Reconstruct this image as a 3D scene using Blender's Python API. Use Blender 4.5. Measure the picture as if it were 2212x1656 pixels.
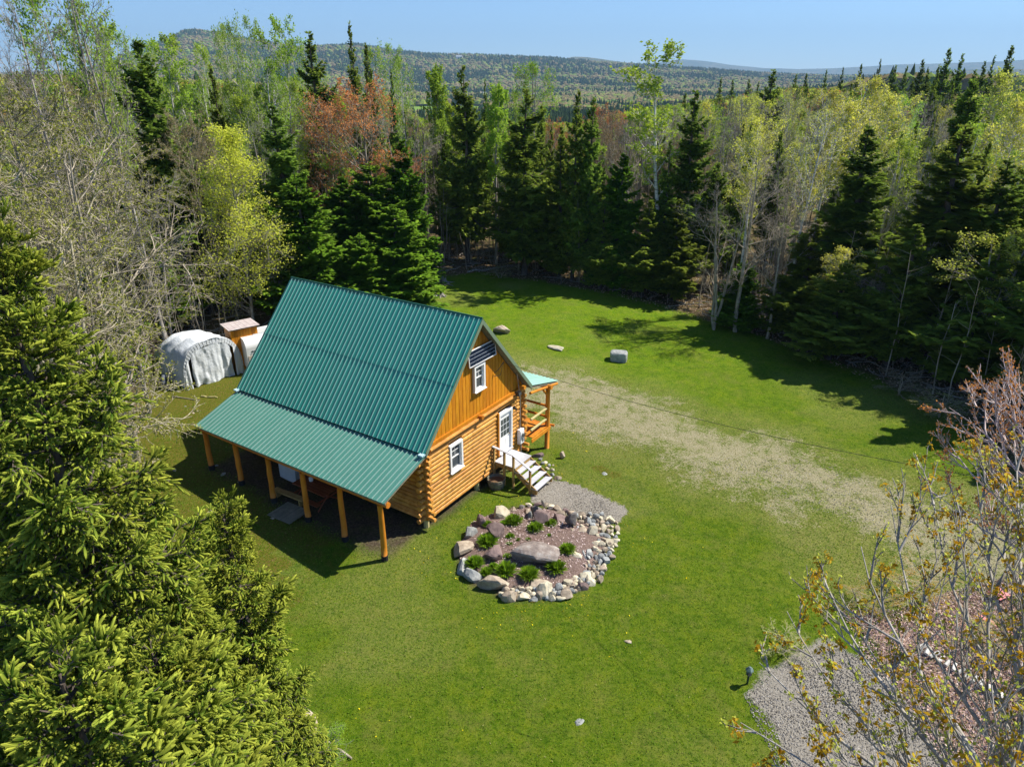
import bpy, math, random
import numpy as np
from mathutils import Matrix, Vector

for o in list(bpy.data.objects):
    bpy.data.objects.remove(o)
scene = bpy.context.scene
col = scene.collection
R = math.radians

# ------------------------------------------------------------------ camera
CAM_H = 17.484
PITCH = 0.4140
FPX = 1516.5            # focal length in pixels of a 2212 px wide frame
cam_d = bpy.data.cameras.new('camera')
cam = bpy.data.objects.new('camera', cam_d)
col.objects.link(cam)
cam.location = (0, 0, CAM_H)
cam.rotation_euler = (math.pi / 2 - PITCH, 0, 0)
cam_d.sensor_width = 36.0
cam_d.lens = 36.0 * FPX / 2212.0
cam_d.clip_start = 0.1
cam_d.clip_end = 60000
scene.camera = cam

# ------------------------------------------------------------------ sky, sun, exposure
SUN_AZ, SUN_EL = 18.0, 50.0
world = bpy.data.worlds.new('World')
scene.world = world
world.use_nodes = True
wn = world.node_tree
wn.nodes.clear()
sky = wn.nodes.new('ShaderNodeTexSky')
sky.sky_type = 'NISHITA'
sky.sun_disc = False
sky.sun_elevation = R(SUN_EL)
sky.sun_rotation = R(90 - SUN_AZ)
sky.altitude = 500
sky.air_density = 0.85
sky.dust_density = 0.0
sky.ozone_density = 9.0
bg = wn.nodes.new('ShaderNodeBackground')
bg.inputs['Strength'].default_value = 0.083
wo = wn.nodes.new('ShaderNodeOutputWorld')
wn.links.new(sky.outputs[0], bg.inputs[0])
wn.links.new(bg.outputs[0], wo.inputs[0])
sun_d = bpy.data.lights.new('sun', 'SUN')
sun_d.energy = 4.4
sun_d.angle = R(0.5)
sun_d.color = (1.0, 0.94, 0.80)
sun = bpy.data.objects.new('sun', sun_d)
col.objects.link(sun)
sd = Vector((math.cos(R(SUN_AZ)) * math.cos(R(SUN_EL)), math.sin(R(SUN_AZ)) * math.cos(R(SUN_EL)), math.sin(R(SUN_EL))))
sun.rotation_euler = sd.to_track_quat('Z', 'Y').to_euler()
sun.location = (40, 10, 60)
scene.view_settings.view_transform = 'Standard'
scene.view_settings.look = 'None'
scene.view_settings.exposure = 0.95
scene.view_settings.gamma = 1.0
scene.view_settings.use_curve_mapping = False
scene.render.engine = 'CYCLES'
scene.cycles.max_bounces = 7
scene.cycles.diffuse_bounces = 4
scene.cycles.glossy_bounces = 2
scene.cycles.transmission_bounces = 3
scene.cycles.transparent_max_bounces = 4
scene.cycles.sample_clamp_indirect = 4

# ------------------------------------------------------------------ helpers
rng = np.random.default_rng(7)
random.seed(7)
CP, SP = math.cos(PITCH), math.sin(PITCH)
YAW, OX, OY = 2.5605, -3.578, 24.617
UX, UY = math.cos(YAW), math.sin(YAW)
VX, VY = math.sin(YAW), -math.cos(YAW)


def ss(a, b, x):
    t = np.clip((np.asarray(x, float) - a) / (b - a), 0, 1)
    return t * t * (3 - 2 * t)


_T = np.random.default_rng(3).random((256, 256))


def vnoise(x, y):
    x = np.asarray(x, float); y = np.asarray(y, float)
    xi = np.floor(x).astype(int); yi = np.floor(y).astype(int)
    fx = x - xi; fy = y - yi
    fx = fx * fx * (3 - 2 * fx); fy = fy * fy * (3 - 2 * fy)
    a = _T[xi % 256, yi % 256]; b = _T[(xi + 1) % 256, yi % 256]
    c = _T[xi % 256, (yi + 1) % 256]; d = _T[(xi + 1) % 256, (yi + 1) % 256]
    return (a * (1 - fx) + b * fx) * (1 - fy) + (c * (1 - fx) + d * fx) * fy


def fbm(x, y, o=4):
    s = 0; a = .5; t = 0
    for i in range(o):
        s = s + a * vnoise(np.asarray(x) * 2 ** i + 17 * i, np.asarray(y) * 2 ** i + 5 * i); t += a; a *= .5
    return s / t


def interp_profile(prof, px):
    p = np.array(prof, float)
    return np.interp(px, p[:, 0], p[:, 1])


PROF_A = [(-900, 215), (0, 205), (300, 168), (400, 128), (480, 97), (512, 82), (525, 74), (548, 72), (590, 78), (640, 92), (720, 106), (790, 103), (830, 100), (880, 112), (960, 122), (1040, 123), (1100, 125), (1180, 129), (1260, 138), (1340, 143), (1420, 150), (1560, 162), (1700, 168), (2300, 175), (3000, 190)]
PROF_B = [(-900, 200), (600, 140), (900, 122), (915, 114), (945, 112), (985, 124), (1080, 130), (1195, 130), (1215, 123), (1240, 124), (1300, 134), (1350, 142), (1600, 158), (1750, 161), (1900, 152), (2100, 150), (2300, 156), (3000, 180)]
PROF_C = [(-900, 190), (900, 160), (1330, 145), (1380, 133), (1410, 128), (1440, 131), (1500, 141), (1560, 148), (1620, 150), (1700, 147), (1800, 141), (1880, 138), (1960, 136), (2040, 131), (2100, 122), (2135, 117), (2180, 123), (2260, 132), (3000, 160)]


def elev_of(px, py):
    b = -(py - 828) / FPX
    a = (px - 1106) / FPX
    return (-SP + b * CP) / np.sqrt(a * a + (CP + b * SP) ** 2)


def terrain(x, y):
    x = np.asarray(x, float); y = np.asarray(y, float)
    u = (x - OX) * UX + (y - OY) * UY
    v = (x - OX) * VX + (y - OY) * VY
    near = .6 * ss(0, 11, u) + .6 * ss(11, 30, u) - .25 * ss(2, 8, v) * (1 - ss(0, 12, u))
    near = near + .08 * (fbm(x * .15, y * .15, 2) - .5)
    r = np.hypot(x, y); az = np.degrees(np.arctan2(x, y))
    front = ss(100, 70, abs(az))
    left = ss(-9, -20, az) * front
    right = ss(15, 27, az) * front
    mid = np.clip(1 - left - right, 0, 1)
    zl = 9 * ss(60, 260, r) - 20 * ss(300, 900, r)
    zr = 7 * ss(70, 300, r) - 20 * ss(400, 1200, r)
    zm = -30 * ss(78, 620, r) - 5 * ss(620, 1000, r)
    z = near + left * zl + right * zr + mid * zm
    z = z + ss(60, 200, r) * 2.0 * (fbm(x * .012, y * .012, 3) - .5)
    # far hills from their sky line
    px = 1106 + FPX * np.tan(np.radians(np.clip(az, -60, 60))) * CP
    for prof, r0, wi, wo_ in ((PROF_A, 4200, 2600, 1800), (PROF_B, 6800, 1500, 2000), (PROF_C, 12500, 3500, 2500)):
        e = elev_of(px, interp_profile(prof, px))
        hz = CAM_H + e * r0
        g = np.where(r < r0, ss(r0 - wi, r0, r) ** 1.3, ss(r0 + wo_, r0, r))
        hz = hz + (fbm(x / (r0 * .05), y / (r0 * .05), 3) - .5) * r0 * .006 * (1 - ss(.8 * r0, r0, r) * .8)
        z = np.where(r > 1000, np.maximum(z, -35 + (hz + 35) * g * front), z)
    return z


def ray(px, py):
    a = (px - 1106) / FPX; b = -(py - 828) / FPX
    return np.array([a, CP + b * SP, -SP + b * CP])


def at(px, py):
    """ground point seen at a spot of the photograph (2212 px wide)"""
    r = ray(px, py); z = 0.0
    for _ in range(12):
        t = (z - CAM_H) / r[2]
        z = float(terrain(r[0] * t, r[1] * t))
    return (float(r[0] * t), float(r[1] * t), z)


def depth_pt(px, py, Y):
    r = ray(px, py); t = Y / r[1]
    return (float(r[0] * t), float(Y), float(r[2] * t + CAM_H))


def slant_pt(px, py, d):
    r = ray(px, py); r = r / np.linalg.norm(r)
    return np.array([r[0] * d, r[1] * d, r[2] * d + CAM_H])


def ground_z(x, y):
    return float(terrain(x, y))


# ------------------------------------------------------------------ mesh builder
class MB:
    def __init__(s):
        s.V = []; s.F = []; s.M = []; s.C = []; s.n = 0

    def add(s, v, f, mat=0, tone=.5):
        v = np.asarray(v, float).reshape(-1, 3)
        s.V.append(v)
        f = np.asarray(f, int)
        s.F.append((f + s.n, mat))
        s.C.append(np.broadcast_to(np.asarray(tone, float), (len(v),)))
        s.n += len(v)
        return s

    def box(s, c, d, rz=0, mat=0, rot=None, tone=.5):
        x, y, z = d[0] / 2, d[1] / 2, d[2] / 2
        v = np.array([(-x, -y, -z), (x, -y, -z), (x, y, -z), (-x, y, -z), (-x, -y, z), (x, -y, z), (x, y, z), (-x, y, z)])
        if rot is not None:
            v = v @ np.array(rot).T
        if rz:
            c_, s_ = math.cos(rz), math.sin(rz)
            v = v @ np.array([[c_, -s_, 0], [s_, c_, 0], [0, 0, 1]]).T
        return s.add(v + np.array(c), [(0, 3, 2, 1), (4, 5, 6, 7), (0, 1, 5, 4), (1, 2, 6, 5), (2, 3, 7, 6), (3, 0, 4, 7)], mat, tone)

    def tube(s, pts, rad, k=8, mat=0, cap=True, tone=.5):
        P = np.asarray(pts, float); n = len(P)
        r = np.broadcast_to(np.asarray(rad, float), (n,))
        V, F = tubes(P[None], r[None], k)
        s.add(V, F, mat, tone)
        if cap:
            base = s.n - n * k
            s.F.append((np.array([list(range(base + k - 1, base - 1, -1))]), mat))
            s.F.append((np.array([list(range(s.n - k, s.n))]), mat))
        return s

    def tubes(s, P, Rr, k=3, mat=0, tone=.5):
        V, F = tubes(P, Rr, k)
        if np.ndim(tone) == 1:
            tone = np.repeat(tone, P.shape[1] * k)
        return s.add(V, F, mat, tone)

    def mesh(s, name, smooth=False):
        me = bpy.data.meshes.new(name)
        V = np.concatenate(s.V)
        me.vertices.add(len(V)); me.vertices.foreach_set('co', V.ravel())
        idx = np.concatenate([f.ravel() for f, m in s.F])
        tot = np.concatenate([np.full(len(f), f.shape[1]) for f, m in s.F])
        mat = np.concatenate([np.full(len(f), m) for f, m in s.F])
        me.loops.add(len(idx)); me.loops.foreach_set('vertex_index', idx.astype(np.int32))
        me.polygons.add(len(tot))
        st = np.concatenate([[0], np.cumsum(tot)[:-1]])
        me.polygons.foreach_set('loop_start', st.astype(np.int32))
        me.polygons.foreach_set('loop_total', tot.astype(np.int32))
        me.polygons.foreach_set('material_index', mat.astype(np.int32))
        a = me.attributes.new('tone', 'FLOAT', 'POINT')
        a.data.foreach_set('value', np.concatenate(s.C).astype(np.float32))
        me.update(calc_edges=True)
        me.polygons.foreach_set('use_smooth', np.full(len(tot), smooth))
        return me


def tubes(P, Rr, k):
    """P (M,n,3) curves, Rr (M,n) radii -> vertices and quads"""
    M, n, _ = P.shape
    T = np.gradient(P, axis=1)
    T /= np.linalg.norm(T, axis=2, keepdims=True) + 1e-9
    ref = np.where(np.abs(T[..., 2:3]) > .9, np.array([1., 0, 0]), np.array([0, 0, 1.]))
    A = np.cross(T, ref); A /= np.linalg.norm(A, axis=2, keepdims=True) + 1e-9
    B = np.cross(T, A)
    th = np.arange(k) * 2 * math.pi / k
    V = P[:, :, None, :] + Rr[:, :, None, None] * (A[:, :, None, :] * np.cos(th)[None, None, :, None] + B[:, :, None, :] * np.sin(th)[None, None, :, None])
    i = np.arange(n - 1)[:, None] * k; j = np.arange(k)[None, :]
    q = np.stack([i + j, i + (j + 1) % k, i + k + (j + 1) % k, i + k + j], -1).reshape(-1, 4)
    F = (q[None] + (np.arange(M) * n * k)[:, None, None]).reshape(-1, 4)
    return V.reshape(-1, 3), F[:, ::-1]


def tag(o, label=None, cat=None, group=None, kind=None):
    if label: o['label'] = label
    if cat: o['category'] = cat
    if group: o['group'] = group
    if kind: o['kind'] = kind
    return o


def obj(name, data, mats=None, parent=None, loc=None, rot=None):
    if isinstance(data, MB):
        data = data.mesh(name)
    if mats is not None:
        if not isinstance(mats, (list, tuple)): mats = [mats]
        if not data.materials:
            for m in mats: data.materials.append(m)
    o = bpy.data.objects.new(name, data)
    col.objects.link(o)
    if parent is not None: o.parent = parent
    if loc is not None: o.location = loc
    if rot is not None: o.rotation_euler = rot
    return o


def thing(name, label, cat, loc=(0, 0, 0), rz=0, group=None):
    o = bpy.data.objects.new(name, None)
    col.objects.link(o)
    o.empty_display_size = .3
    o.location = loc; o.rotation_euler = (0, 0, rz)
    return tag(o, label, cat, group)


def copy_tree(root, loc=None, rot=None, scale=None, label=None, cat=None, group=None):
    r = root.copy(); col.objects.link(r)
    if loc is not None: r.location = loc
    if rot is not None: r.rotation_euler = rot
    if scale is not None: r.scale = scale
    tag(r, label, cat, group)
    for c0 in root.children:
        c = c0.copy(); col.objects.link(c); c.parent = r
        for d0 in c0.children:
            d = d0.copy(); col.objects.link(d); d.parent = c
    return r


# ------------------------------------------------------------------ materials
class NT:
    def __init__(s, name):
        s.m = bpy.data.materials.new(name); s.m.use_nodes = True
        s.t = s.m.node_tree; s.t.nodes.clear()
        s.out = s.t.nodes.new('ShaderNodeOutputMaterial')

    def n(s, ty, **k):
        nd = s.t.nodes.new(ty)
        for a, b in k.items():
            if a.startswith('_'): setattr(nd, a[1:], b)
            else:
                nd.inputs[a.replace('__', ' ')].default_value = b
        return nd

    def l(s, a, b):
        s.t.links.new(a, b)

    def noise(s, scale, detail=4, rough=.6, vec=None, out='Fac'):
        nd = s.n('ShaderNodeTexNoise'); nd.inputs['Scale'].default_value = scale
        nd.inputs['Detail'].default_value = detail; nd.inputs['Roughness'].default_value = rough
        if vec is not None: s.l(vec, nd.inputs['Vector'])
        return nd.outputs[out]

    def ramp(s, fac, stops, interp='LINEAR'):
        nd = s.n('ShaderNodeValToRGB'); cr = nd.color_ramp; cr.interpolation = interp
        while len(cr.elements) > 1: cr.elements.remove(cr.elements[-1])
        cr.elements[0].position = stops[0][0]; cr.elements[0].color = tuple(stops[0][1]) + (1,) if len(stops[0][1]) == 3 else stops[0][1]
        for p, c in stops[1:]:
            e = cr.elements.new(p); e.color = tuple(c) + (1,) if len(c) == 3 else c
        s.l(fac, nd.inputs[0]); return nd.outputs[0]

    def mix(s, fac, a, b, mode='MIX'):
        nd = s.n('ShaderNodeMix', _data_type='RGBA', _blend_type=mode)
        for i, x in ((0, fac), (6, a), (7, b)):
            if hasattr(x, 'links'): s.l(x, nd.inputs[i])
            else:
                nd.inputs[i].default_value = x if i == 0 else (tuple(x) + (1,))
        return nd.outputs[2]

    def math(s, op, a, b=None, clamp=False):
        nd = s.n('ShaderNodeMath', _operation=op, _use_clamp=clamp)
        for i, x in ((0, a), (1, b)):
            if x is None: continue
            if hasattr(x, 'links'): s.l(x, nd.inputs[i])
            else: nd.inputs[i].default_value = x
        return nd.outputs[0]

    def obj_co(s, scale=(1, 1, 1), which='Object'):
        tc = s.n('ShaderNodeTexCoord'); mp = s.n('ShaderNodeMapping')
        mp.inputs['Scale'].default_value = scale
        s.l(tc.outputs[which], mp.inputs['Vector']); return mp.outputs[0]

    def attr(s, name):
        return s.n('ShaderNodeAttribute', _attribute_name=name)

    def bump(s, h, dist=.02, strength=.5):
        b = s.n('ShaderNodeBump'); b.inputs['Strength'].default_value = strength
        b.inputs['Distance'].default_value = dist; s.l(h, b.inputs['Height']); return b.outputs[0]

    def pbr(s, colr, rough=.7, spec=.3, metal=0, normal=None):
        p = s.n('ShaderNodeBsdfPrincipled')
        if hasattr(colr, 'links'): s.l(colr, p.inputs['Base Color'])
        else: p.inputs['Base Color'].default_value = tuple(colr) + (1,)
        if hasattr(rough, 'links'): s.l(rough, p.inputs['Roughness'])
        else: p.inputs['Roughness'].default_value = rough
        p.inputs['Specular IOR Level'].default_value = spec
        p.inputs['Metallic'].default_value = metal
        if normal is not None: s.l(normal, p.inputs['Normal'])
        s.l(p.outputs[0], s.out.inputs[0]); return s.m

    def rand(s):
        return s.n('ShaderNodeObjectInfo').outputs['Random']


def leaf_mat(name, dark, light, transl=.3, hue=.02, val=.35):
    """foliage: per-leaf tone attribute, per-tree random value"""
    t = NT(name)
    a = t.attr('tone')
    c = t.ramp(a.outputs['Fac'], [(0, dark), (1, light)])
    h = t.n('ShaderNodeHueSaturation')
    rn = t.rand()
    t.l(t.math('ADD', t.math('MULTIPLY', rn, hue), .5 - hue / 2), h.inputs['Hue'])
    r2 = t.math('FRACT', t.math('MULTIPLY', rn, 7.31))
    t.l(t.math('ADD', t.math('MULTIPLY', r2, val), 1 - val / 2), h.inputs['Value'])
    t.l(c, h.inputs['Color'])
    d = t.n('ShaderNodeBsdfDiffuse'); t.l(h.outputs[0], d.inputs[0])
    tr = t.n('ShaderNodeBsdfTranslucent'); t.l(h.outputs[0], tr.inputs[0])
    mx = t.n('ShaderNodeMixShader'); mx.inputs[0].default_value = transl
    t.l(d.outputs[0], mx.inputs[1]); t.l(tr.outputs[0], mx.inputs[2])
    t.l(mx.outputs[0], t.out.inputs[0])
    return t.m


def bark_mat(name, a, b, scale=6, band=False):
    t = NT(name)
    co = t.obj_co((1, 1, .35) if not band else (1, 1, 3))
    n = t.noise(scale, 5, .65, co)
    c = t.ramp(n, [(.35, a), (.62, b)])
    if band:
        n2 = t.noise(3.5, 3, .7, t.obj_co((.6, .6, 5)))
        c = t.mix(t.ramp(n2, [(.58, (0, 0, 0)), (.66, (1, 1, 1))]), c, (.05, .045, .04))
    rn = t.rand()
    h = t.n('ShaderNodeHueSaturation')
    t.l(t.math('ADD', t.math('MULTIPLY', rn, .5), .75), h.inputs['Value'])
    t.l(c, h.inputs['Color'])
    return t.pbr(h.outputs[0], .85, .15)


def wood_mat(name, a, b, scale=3, grain=(1, 12, 12), rough=.55, spec=.3, var=.3, knots=True):
    t = NT(name)
    co = t.obj_co(grain)
    n = t.noise(scale, 6, .65, co)
    c = t.ramp(n, [(.3, a), (.7, b)])
    n2 = t.noise(1.3, 3, .6, t.obj_co())
    c = t.mix(t.math('MULTIPLY', t.ramp(n2, [(.4, (0, 0, 0)), (.75, (1, 1, 1))]), .35), c, tuple(x * .6 for x in a))
    if knots:
        v = t.n('ShaderNodeTexVoronoi'); v.inputs['Scale'].default_value = 2.3
        t.l(t.obj_co(), v.inputs['Vector'])
        k = t.ramp(v.outputs['Distance'], [(.03, (1, 1, 1)), (.07, (0, 0, 0))])
        c = t.mix(t.math('MULTIPLY', k, .6), c, (.12, .035, .006))
    rn = t.rand()
    h = t.n('ShaderNodeHueSaturation')
    t.l(t.math('ADD', t.math('MULTIPLY', rn, var), 1 - var / 2), h.inputs['Value'])
    t.l(t.math('ADD', t.math('MULTIPLY', t.math('FRACT', t.math('MULTIPLY', rn, 5.7)), .012), .494), h.inputs['Hue'])
    t.l(c, h.inputs['Color'])
    return t.pbr(h.outputs[0], rough, spec, 0, t.bump(n, .004, .6))


def plain_mat(name, c, rough=.6, spec=.3, metal=0, var=.12, scale=4, bump=.0):
    t = NT(name)
    n = t.noise(scale, 5, .6, t.obj_co())
    cc = t.mix(n, tuple(x * (1 - var) for x in c), tuple(min(1, x * (1 + var)) for x in c))
    return t.pbr(cc, rough, spec, metal, t.bump(n, bump, 1) if bump else None)


def stone_mat(name, a, b, c):
    t = NT(name)
    co = t.obj_co()
    n = t.noise(3.0, 6, .7, co); n2 = t.noise(14, 4, .7, co)
    cc = t.ramp(n, [(.3, a), (.5, b), (.72, c)])
    cc = t.mix(t.math('MULTIPLY', n2, .5), cc, tuple(x * .5 for x in a))
    rn = t.rand()
    h = t.n('ShaderNodeHueSaturation')
    t.l(t.math('ADD', t.math('MULTIPLY', rn, .5), .75), h.inputs['Value'])
    t.l(cc, h.inputs['Color'])
    return t.pbr(h.outputs[0], .85, .2, 0, t.bump(n2, .03, .8))


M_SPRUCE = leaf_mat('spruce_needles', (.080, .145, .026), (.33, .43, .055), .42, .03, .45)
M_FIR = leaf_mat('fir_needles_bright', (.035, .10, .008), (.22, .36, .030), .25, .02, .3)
M_LIME = leaf_mat('young_lime_leaves', (.42, .47, .04), (.74, .78, .12), .5, .02, .2)
M_GREEN = leaf_mat('fresh_green_leaves', (.20, .32, .03), (.46, .60, .07), .45, .04, .3)
M_OLIVE = leaf_mat('olive_buds', (.16, .17, .03), (.42, .43, .08), .35, .03, .3)
M_RED = leaf_mat('red_maple_buds', (.42, .16, .05), (.80, .36, .11), .4, .03, .3)
M_TAN = leaf_mat('tan_buds', (.20, .14, .08), (.42, .31, .15), .35, .05, .3)
M_ORANGE = leaf_mat('amber_new_leaves', (.36, .17, .012), (.70, .50, .05), .5, .02, .2)
M_YELLOW = leaf_mat('yellow_green_leaves', (.36, .40, .05), (.74, .74, .14), .5, .03, .25)
M_NEAR = leaf_mat('near_spruce_needles', (.060, .125, .014), (.52, .57, .080), .34, .02, .2)
B_GREY = bark_mat('grey_bark', (.16, .14, .12), (.38, .35, .32))
B_TWIG = bark_mat('pale_twig_bark', (.17, .14, .10), (.40, .35, .28))
B_THICK = bark_mat('olive_twig_bark', (.17, .145, .085), (.48, .43, .32))
B_PALE = bark_mat('pale_grey_bark', (.28, .25, .22), (.55, .51, .46))
B_BROWN = bark_mat('brown_bark', (.05, .04, .035), (.16, .13, .11))
B_BIRCH = bark_mat('birch_bark', (.40, .38, .35), (.66, .63, .58), 5, True)
B_REDTWIG = bark_mat('reddish_twig_bark', (.28, .21, .20), (.56, .47, .45))

# ------------------------------------------------------------------ ground
def poly_of(pix):
    return np.array([at(*p)[:2] for p in pix])


def in_poly(poly, x, y):
    inside = np.zeros(np.shape(x), bool)
    n = len(poly)
    for i in range(n):
        x1, y1 = poly[i]; x2, y2 = poly[(i + 1) % n]
        c = ((y1 > y) != (y2 > y)) & (x < (x2 - x1) * (y - y1) / (y2 - y1 + 1e-12) + x1)
        inside ^= c
    return inside


def poly_dist(poly, x, y):
    """signed distance, positive inside"""
    d = np.full(np.shape(x), 1e9)
    n = len(poly)
    for i in range(n):
        a = poly[i]; b = poly[(i + 1) % n]
        e = b - a; L = e @ e + 1e-9
        t = np.clip(((x - a[0]) * e[0] + (y - a[1]) * e[1]) / L, 0, 1)
        d = np.minimum(d, np.hypot(x - a[0] - t * e[0], y - a[1] - t * e[1]))
    return np.where(in_poly(poly, x, y), d, -d)


LAWN = poly_of([(860, 622), (925, 598), (1030, 590), (1160, 606), (1300, 632), (1420, 660), (1520, 690), (1640, 724), (1760, 770),
                (1860, 812), (1960, 842), (2050, 885), (2100, 950), (2130, 1020), (2230, 1060), (2600, 1300), (2900, 1900), (1106, 2900), (0, 2600), (-300, 1500),
                (60, 1200), (240, 1080), (330, 860), (345, 800), (470, 770), (640, 700), (760, 660)])
DRIVE = poly_of([(1120, 800), (1230, 806), (1400, 858), (1550, 915), (1700, 965), (1850, 1020), (1960, 1060), (2100, 1095), (2300, 1130),
                 (2400, 1330), (2212, 1300), (2000, 1230), (1880, 1170), (1820, 1125), (1700, 1090), (1550, 1038), (1400, 975), (1290, 935), (1190, 905), (1130, 870)])
PATH = poly_of([(1146, 1066), (1192, 1034), (1250, 1048), (1312, 1074), (1362, 1100), (1340, 1128), (1315, 1140), (1270, 1125), (1200, 1098), (1150, 1084)])
GRAVEL = poly_of([(1610, 1500), (1680, 1440), (1790, 1395), (1880, 1425), (1970, 1500), (2030, 1590), (2080, 1700), (1800, 1800), (1690, 1660), (1640, 1570)])
LEAVES = poly_of([(1840, 1330), (1950, 1330), (2060, 1290), (2300, 1230), (2500, 1500), (2300, 1800), (2080, 1700), (2030, 1600), (1970, 1500), (1890, 1420)])
MOUND = poly_of([(1262, 1000), (1300, 996), (1345, 1018), (1372, 1040), (1345, 1044), (1290, 1030)])
TAN = poly_of([(1700, 1110), (1850, 1120), (2000, 1150), (2300, 1280), (2100, 1340), (1900, 1330), (1790, 1290), (1720, 1200)])
BED = poly_of([(985, 1190), (1030, 1120), (1090, 1095), (1160, 1090), (1230, 1105), (1300, 1120), (1326, 1160), (1310, 1220), (1270, 1275), (1200, 1298), (1100, 1300), (1030, 1275), (990, 1240)])


def hP(u, v, z=0.0):
    """house coordinates -> local coordinates of the cabin"""
    return (-u, v, z)


def hW(u, v, z=0.0):
    return (OX + u * UX + v * VX, OY + u * UY + v * VY, z)


def build_ground():
    def axis(lo, hi, step, far, g=1.22):
        a = list(np.arange(lo, hi + 1e-6, step)); s = step; x = a[-1]
        up = []
        while x < far:
            s *= g; x += s; up.append(x)
        s = step; x = a[0]; dn = []
        while x > -far:
            s *= g; x -= s; dn.append(x)
        return np.array(dn[::-1] + a + up)
    xs = axis(-38, 38, .3, 150, 1.1); ys = axis(4, 84, .3, 150, 1.1)
    X, Y = np.meshgrid(xs, ys)
    Z = terrain(X, Y)
    lawn = poly_dist(LAWN, X, Y)
    wob = (fbm(X * .5 + 9, Y * .5, 3) - .5)
    Z = Z + .05 * (fbm(X * .6, Y * .6, 3) - .5) + np.where(lawn < -1, .35 * (fbm(X * .35 + 3, Y * .35, 3) - .5), 0)
    V = np.stack([X, Y, Z], -1).reshape(-1, 3)
    ny, nx = X.shape
    i = np.arange(ny - 1)[:, None] * nx + np.arange(nx - 1)[None]
    F = np.stack([i, i + 1, i + 1 + nx, i + nx], -1).reshape(-1, 4)
    b = MB(); b.add(V, F); me = b.mesh('ground', True)
    u = (X - OX) * UX + (Y - OY) * UY; v = (X - OX) * VX + (Y - OY) * VY

    def put(name, arr):
        a = me.attributes.new(name, 'FLOAT', 'POINT'); a.data.foreach_set('value', np.clip(arr, 0, 1).ravel().astype(np.float32))
    put('forest', ss(.9, -1.2, lawn + wob * 2.0))
    dr = poly_dist(DRIVE, X, Y)
    put('drive', ss(-2.6, 1.8, dr + wob * 3.4) * .90)
    pa = poly_dist(PATH, X, Y); gr = poly_dist(GRAVEL, X, Y)
    put('gravel', np.maximum(ss(-.10, .12, pa + wob * .35), ss(-.5, .45, gr + wob * 2.2)))
    put('leaves', ss(-.6, .5, poly_dist(LEAVES, X, Y) + wob * 1.5))
    bed = poly_dist(BED, X, Y)
    tan = ss(-1.5, 1.5, poly_dist(TAN, X, Y) + wob * 2)
    # worn / mossy ground left of the cabin and round its foot
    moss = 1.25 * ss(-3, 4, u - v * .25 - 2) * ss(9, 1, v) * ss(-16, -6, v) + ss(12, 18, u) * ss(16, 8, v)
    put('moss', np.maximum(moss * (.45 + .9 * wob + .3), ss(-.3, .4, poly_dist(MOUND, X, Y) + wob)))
    foot = np.minimum(np.minimum(u + .45, 11.2 - u), np.minimum(v + 2.75, 7.8 - v))
    put('dirt', np.maximum(ss(-.2, .5, foot + wob * .9 - .35 * ss(1.5, -.5, u)), ss(.0, .2, bed)))
    put('dry', np.clip(tan * .95 + .55 * ss(.5, .72, fbm(X * .22 + 40, Y * .22, 3)) + .6 * ss(-3.5, -1, dr + wob * 3), 0, 1))
    lush = ss(2, 14, v - 9 + u * .0) * ss(-26, 5, u) + ss(-6, -14, v) * .25
    put('lush', np.clip(lush, 0, 1))

    t = NT('ground_cover')
    co = t.obj_co()
    n_big = t.noise(.35, 3, .55, co); n_mid = t.noise(1.7, 5, .65, co); n_fine = t.noise(11, 4, .75, co); n_vf = t.noise(38, 3, .8, co)
    # grass
    g1 = t.ramp(n_mid, [(.28, (.040, .088, .002)), (.5, (.080, .140, .003)), (.72, (.150, .190, .005))])
    g2 = t.ramp(n_mid, [(.28, (.058, .138, .001)), (.5, (.112, .210, .002)), (.75, (.190, .265, .003))])
    g = t.mix(t.attr('lush').outputs['Fac'], g1, g2)
    g = t.mix(t.math('MULTIPLY', t.ramp(n_big, [(.45, (0, 0, 0)), (.68, (1, 1, 1))]), .4), g, (.12, .16, .012))
    dead = t.ramp(n_fine, [(.60, (0, 0, 0)), (.75, (1, 1, 1))])
    g = t.mix(t.math('MULTIPLY', dead, .45), g, (.26, .24, .07))
    cl1 = t.noise(5.5, 4, .7, co); cl2 = t.noise(17, 3, .75, co)
    g = t.mix(t.math('MULTIPLY', t.ramp(cl1, [(.42, (0, 0, 0)), (.62, (1, 1, 1))]), .42), g, (.155, .200, .022))
    g = t.mix(t.math('MULTIPLY', t.ramp(cl1, [(.36, (1, 1, 1)), (.47, (0, 0, 0))]), .50), g, (.030, .080, .003))
    g = t.mix(t.math('MULTIPLY', t.ramp(cl2, [(.56, (0, 0, 0)), (.68, (1, 1, 1))]), .40), g, (.25, .27, .03))
    dk = t.ramp(n_vf, [(.32, (1, 1, 1)), (.52, (0, 0, 0))])
    g = t.mix(t.math('MULTIPLY', dk, .85), g, (.018, .045, .003))
    # dry grass
    fdry = t.math('MULTIPLY', t.attr('dry').outputs['Fac'], t.ramp(n_fine, [(.35, (0, 0, 0)), (.6, (1, 1, 1))]))
    g = t.mix(t.math('MULTIPLY', fdry, .65), g, (.25, .23, .085))
    patch = t.ramp(t.noise(.9, 5, .75, co), [(.50, (0, 0, 0)), (.66, (1, 1, 1))])
    g = t.mix(t.math('MULTIPLY', patch, .34), g, (.19, .175, .045))
    # drive: thin grass over grey gravel
    dcol = t.ramp(n_vf, [(.28, (.09, .09, .03)), (.45, (.25, .22, .11)), (.6, (.40, .36, .28)), (.75, (.62, .57, .48))])
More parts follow.
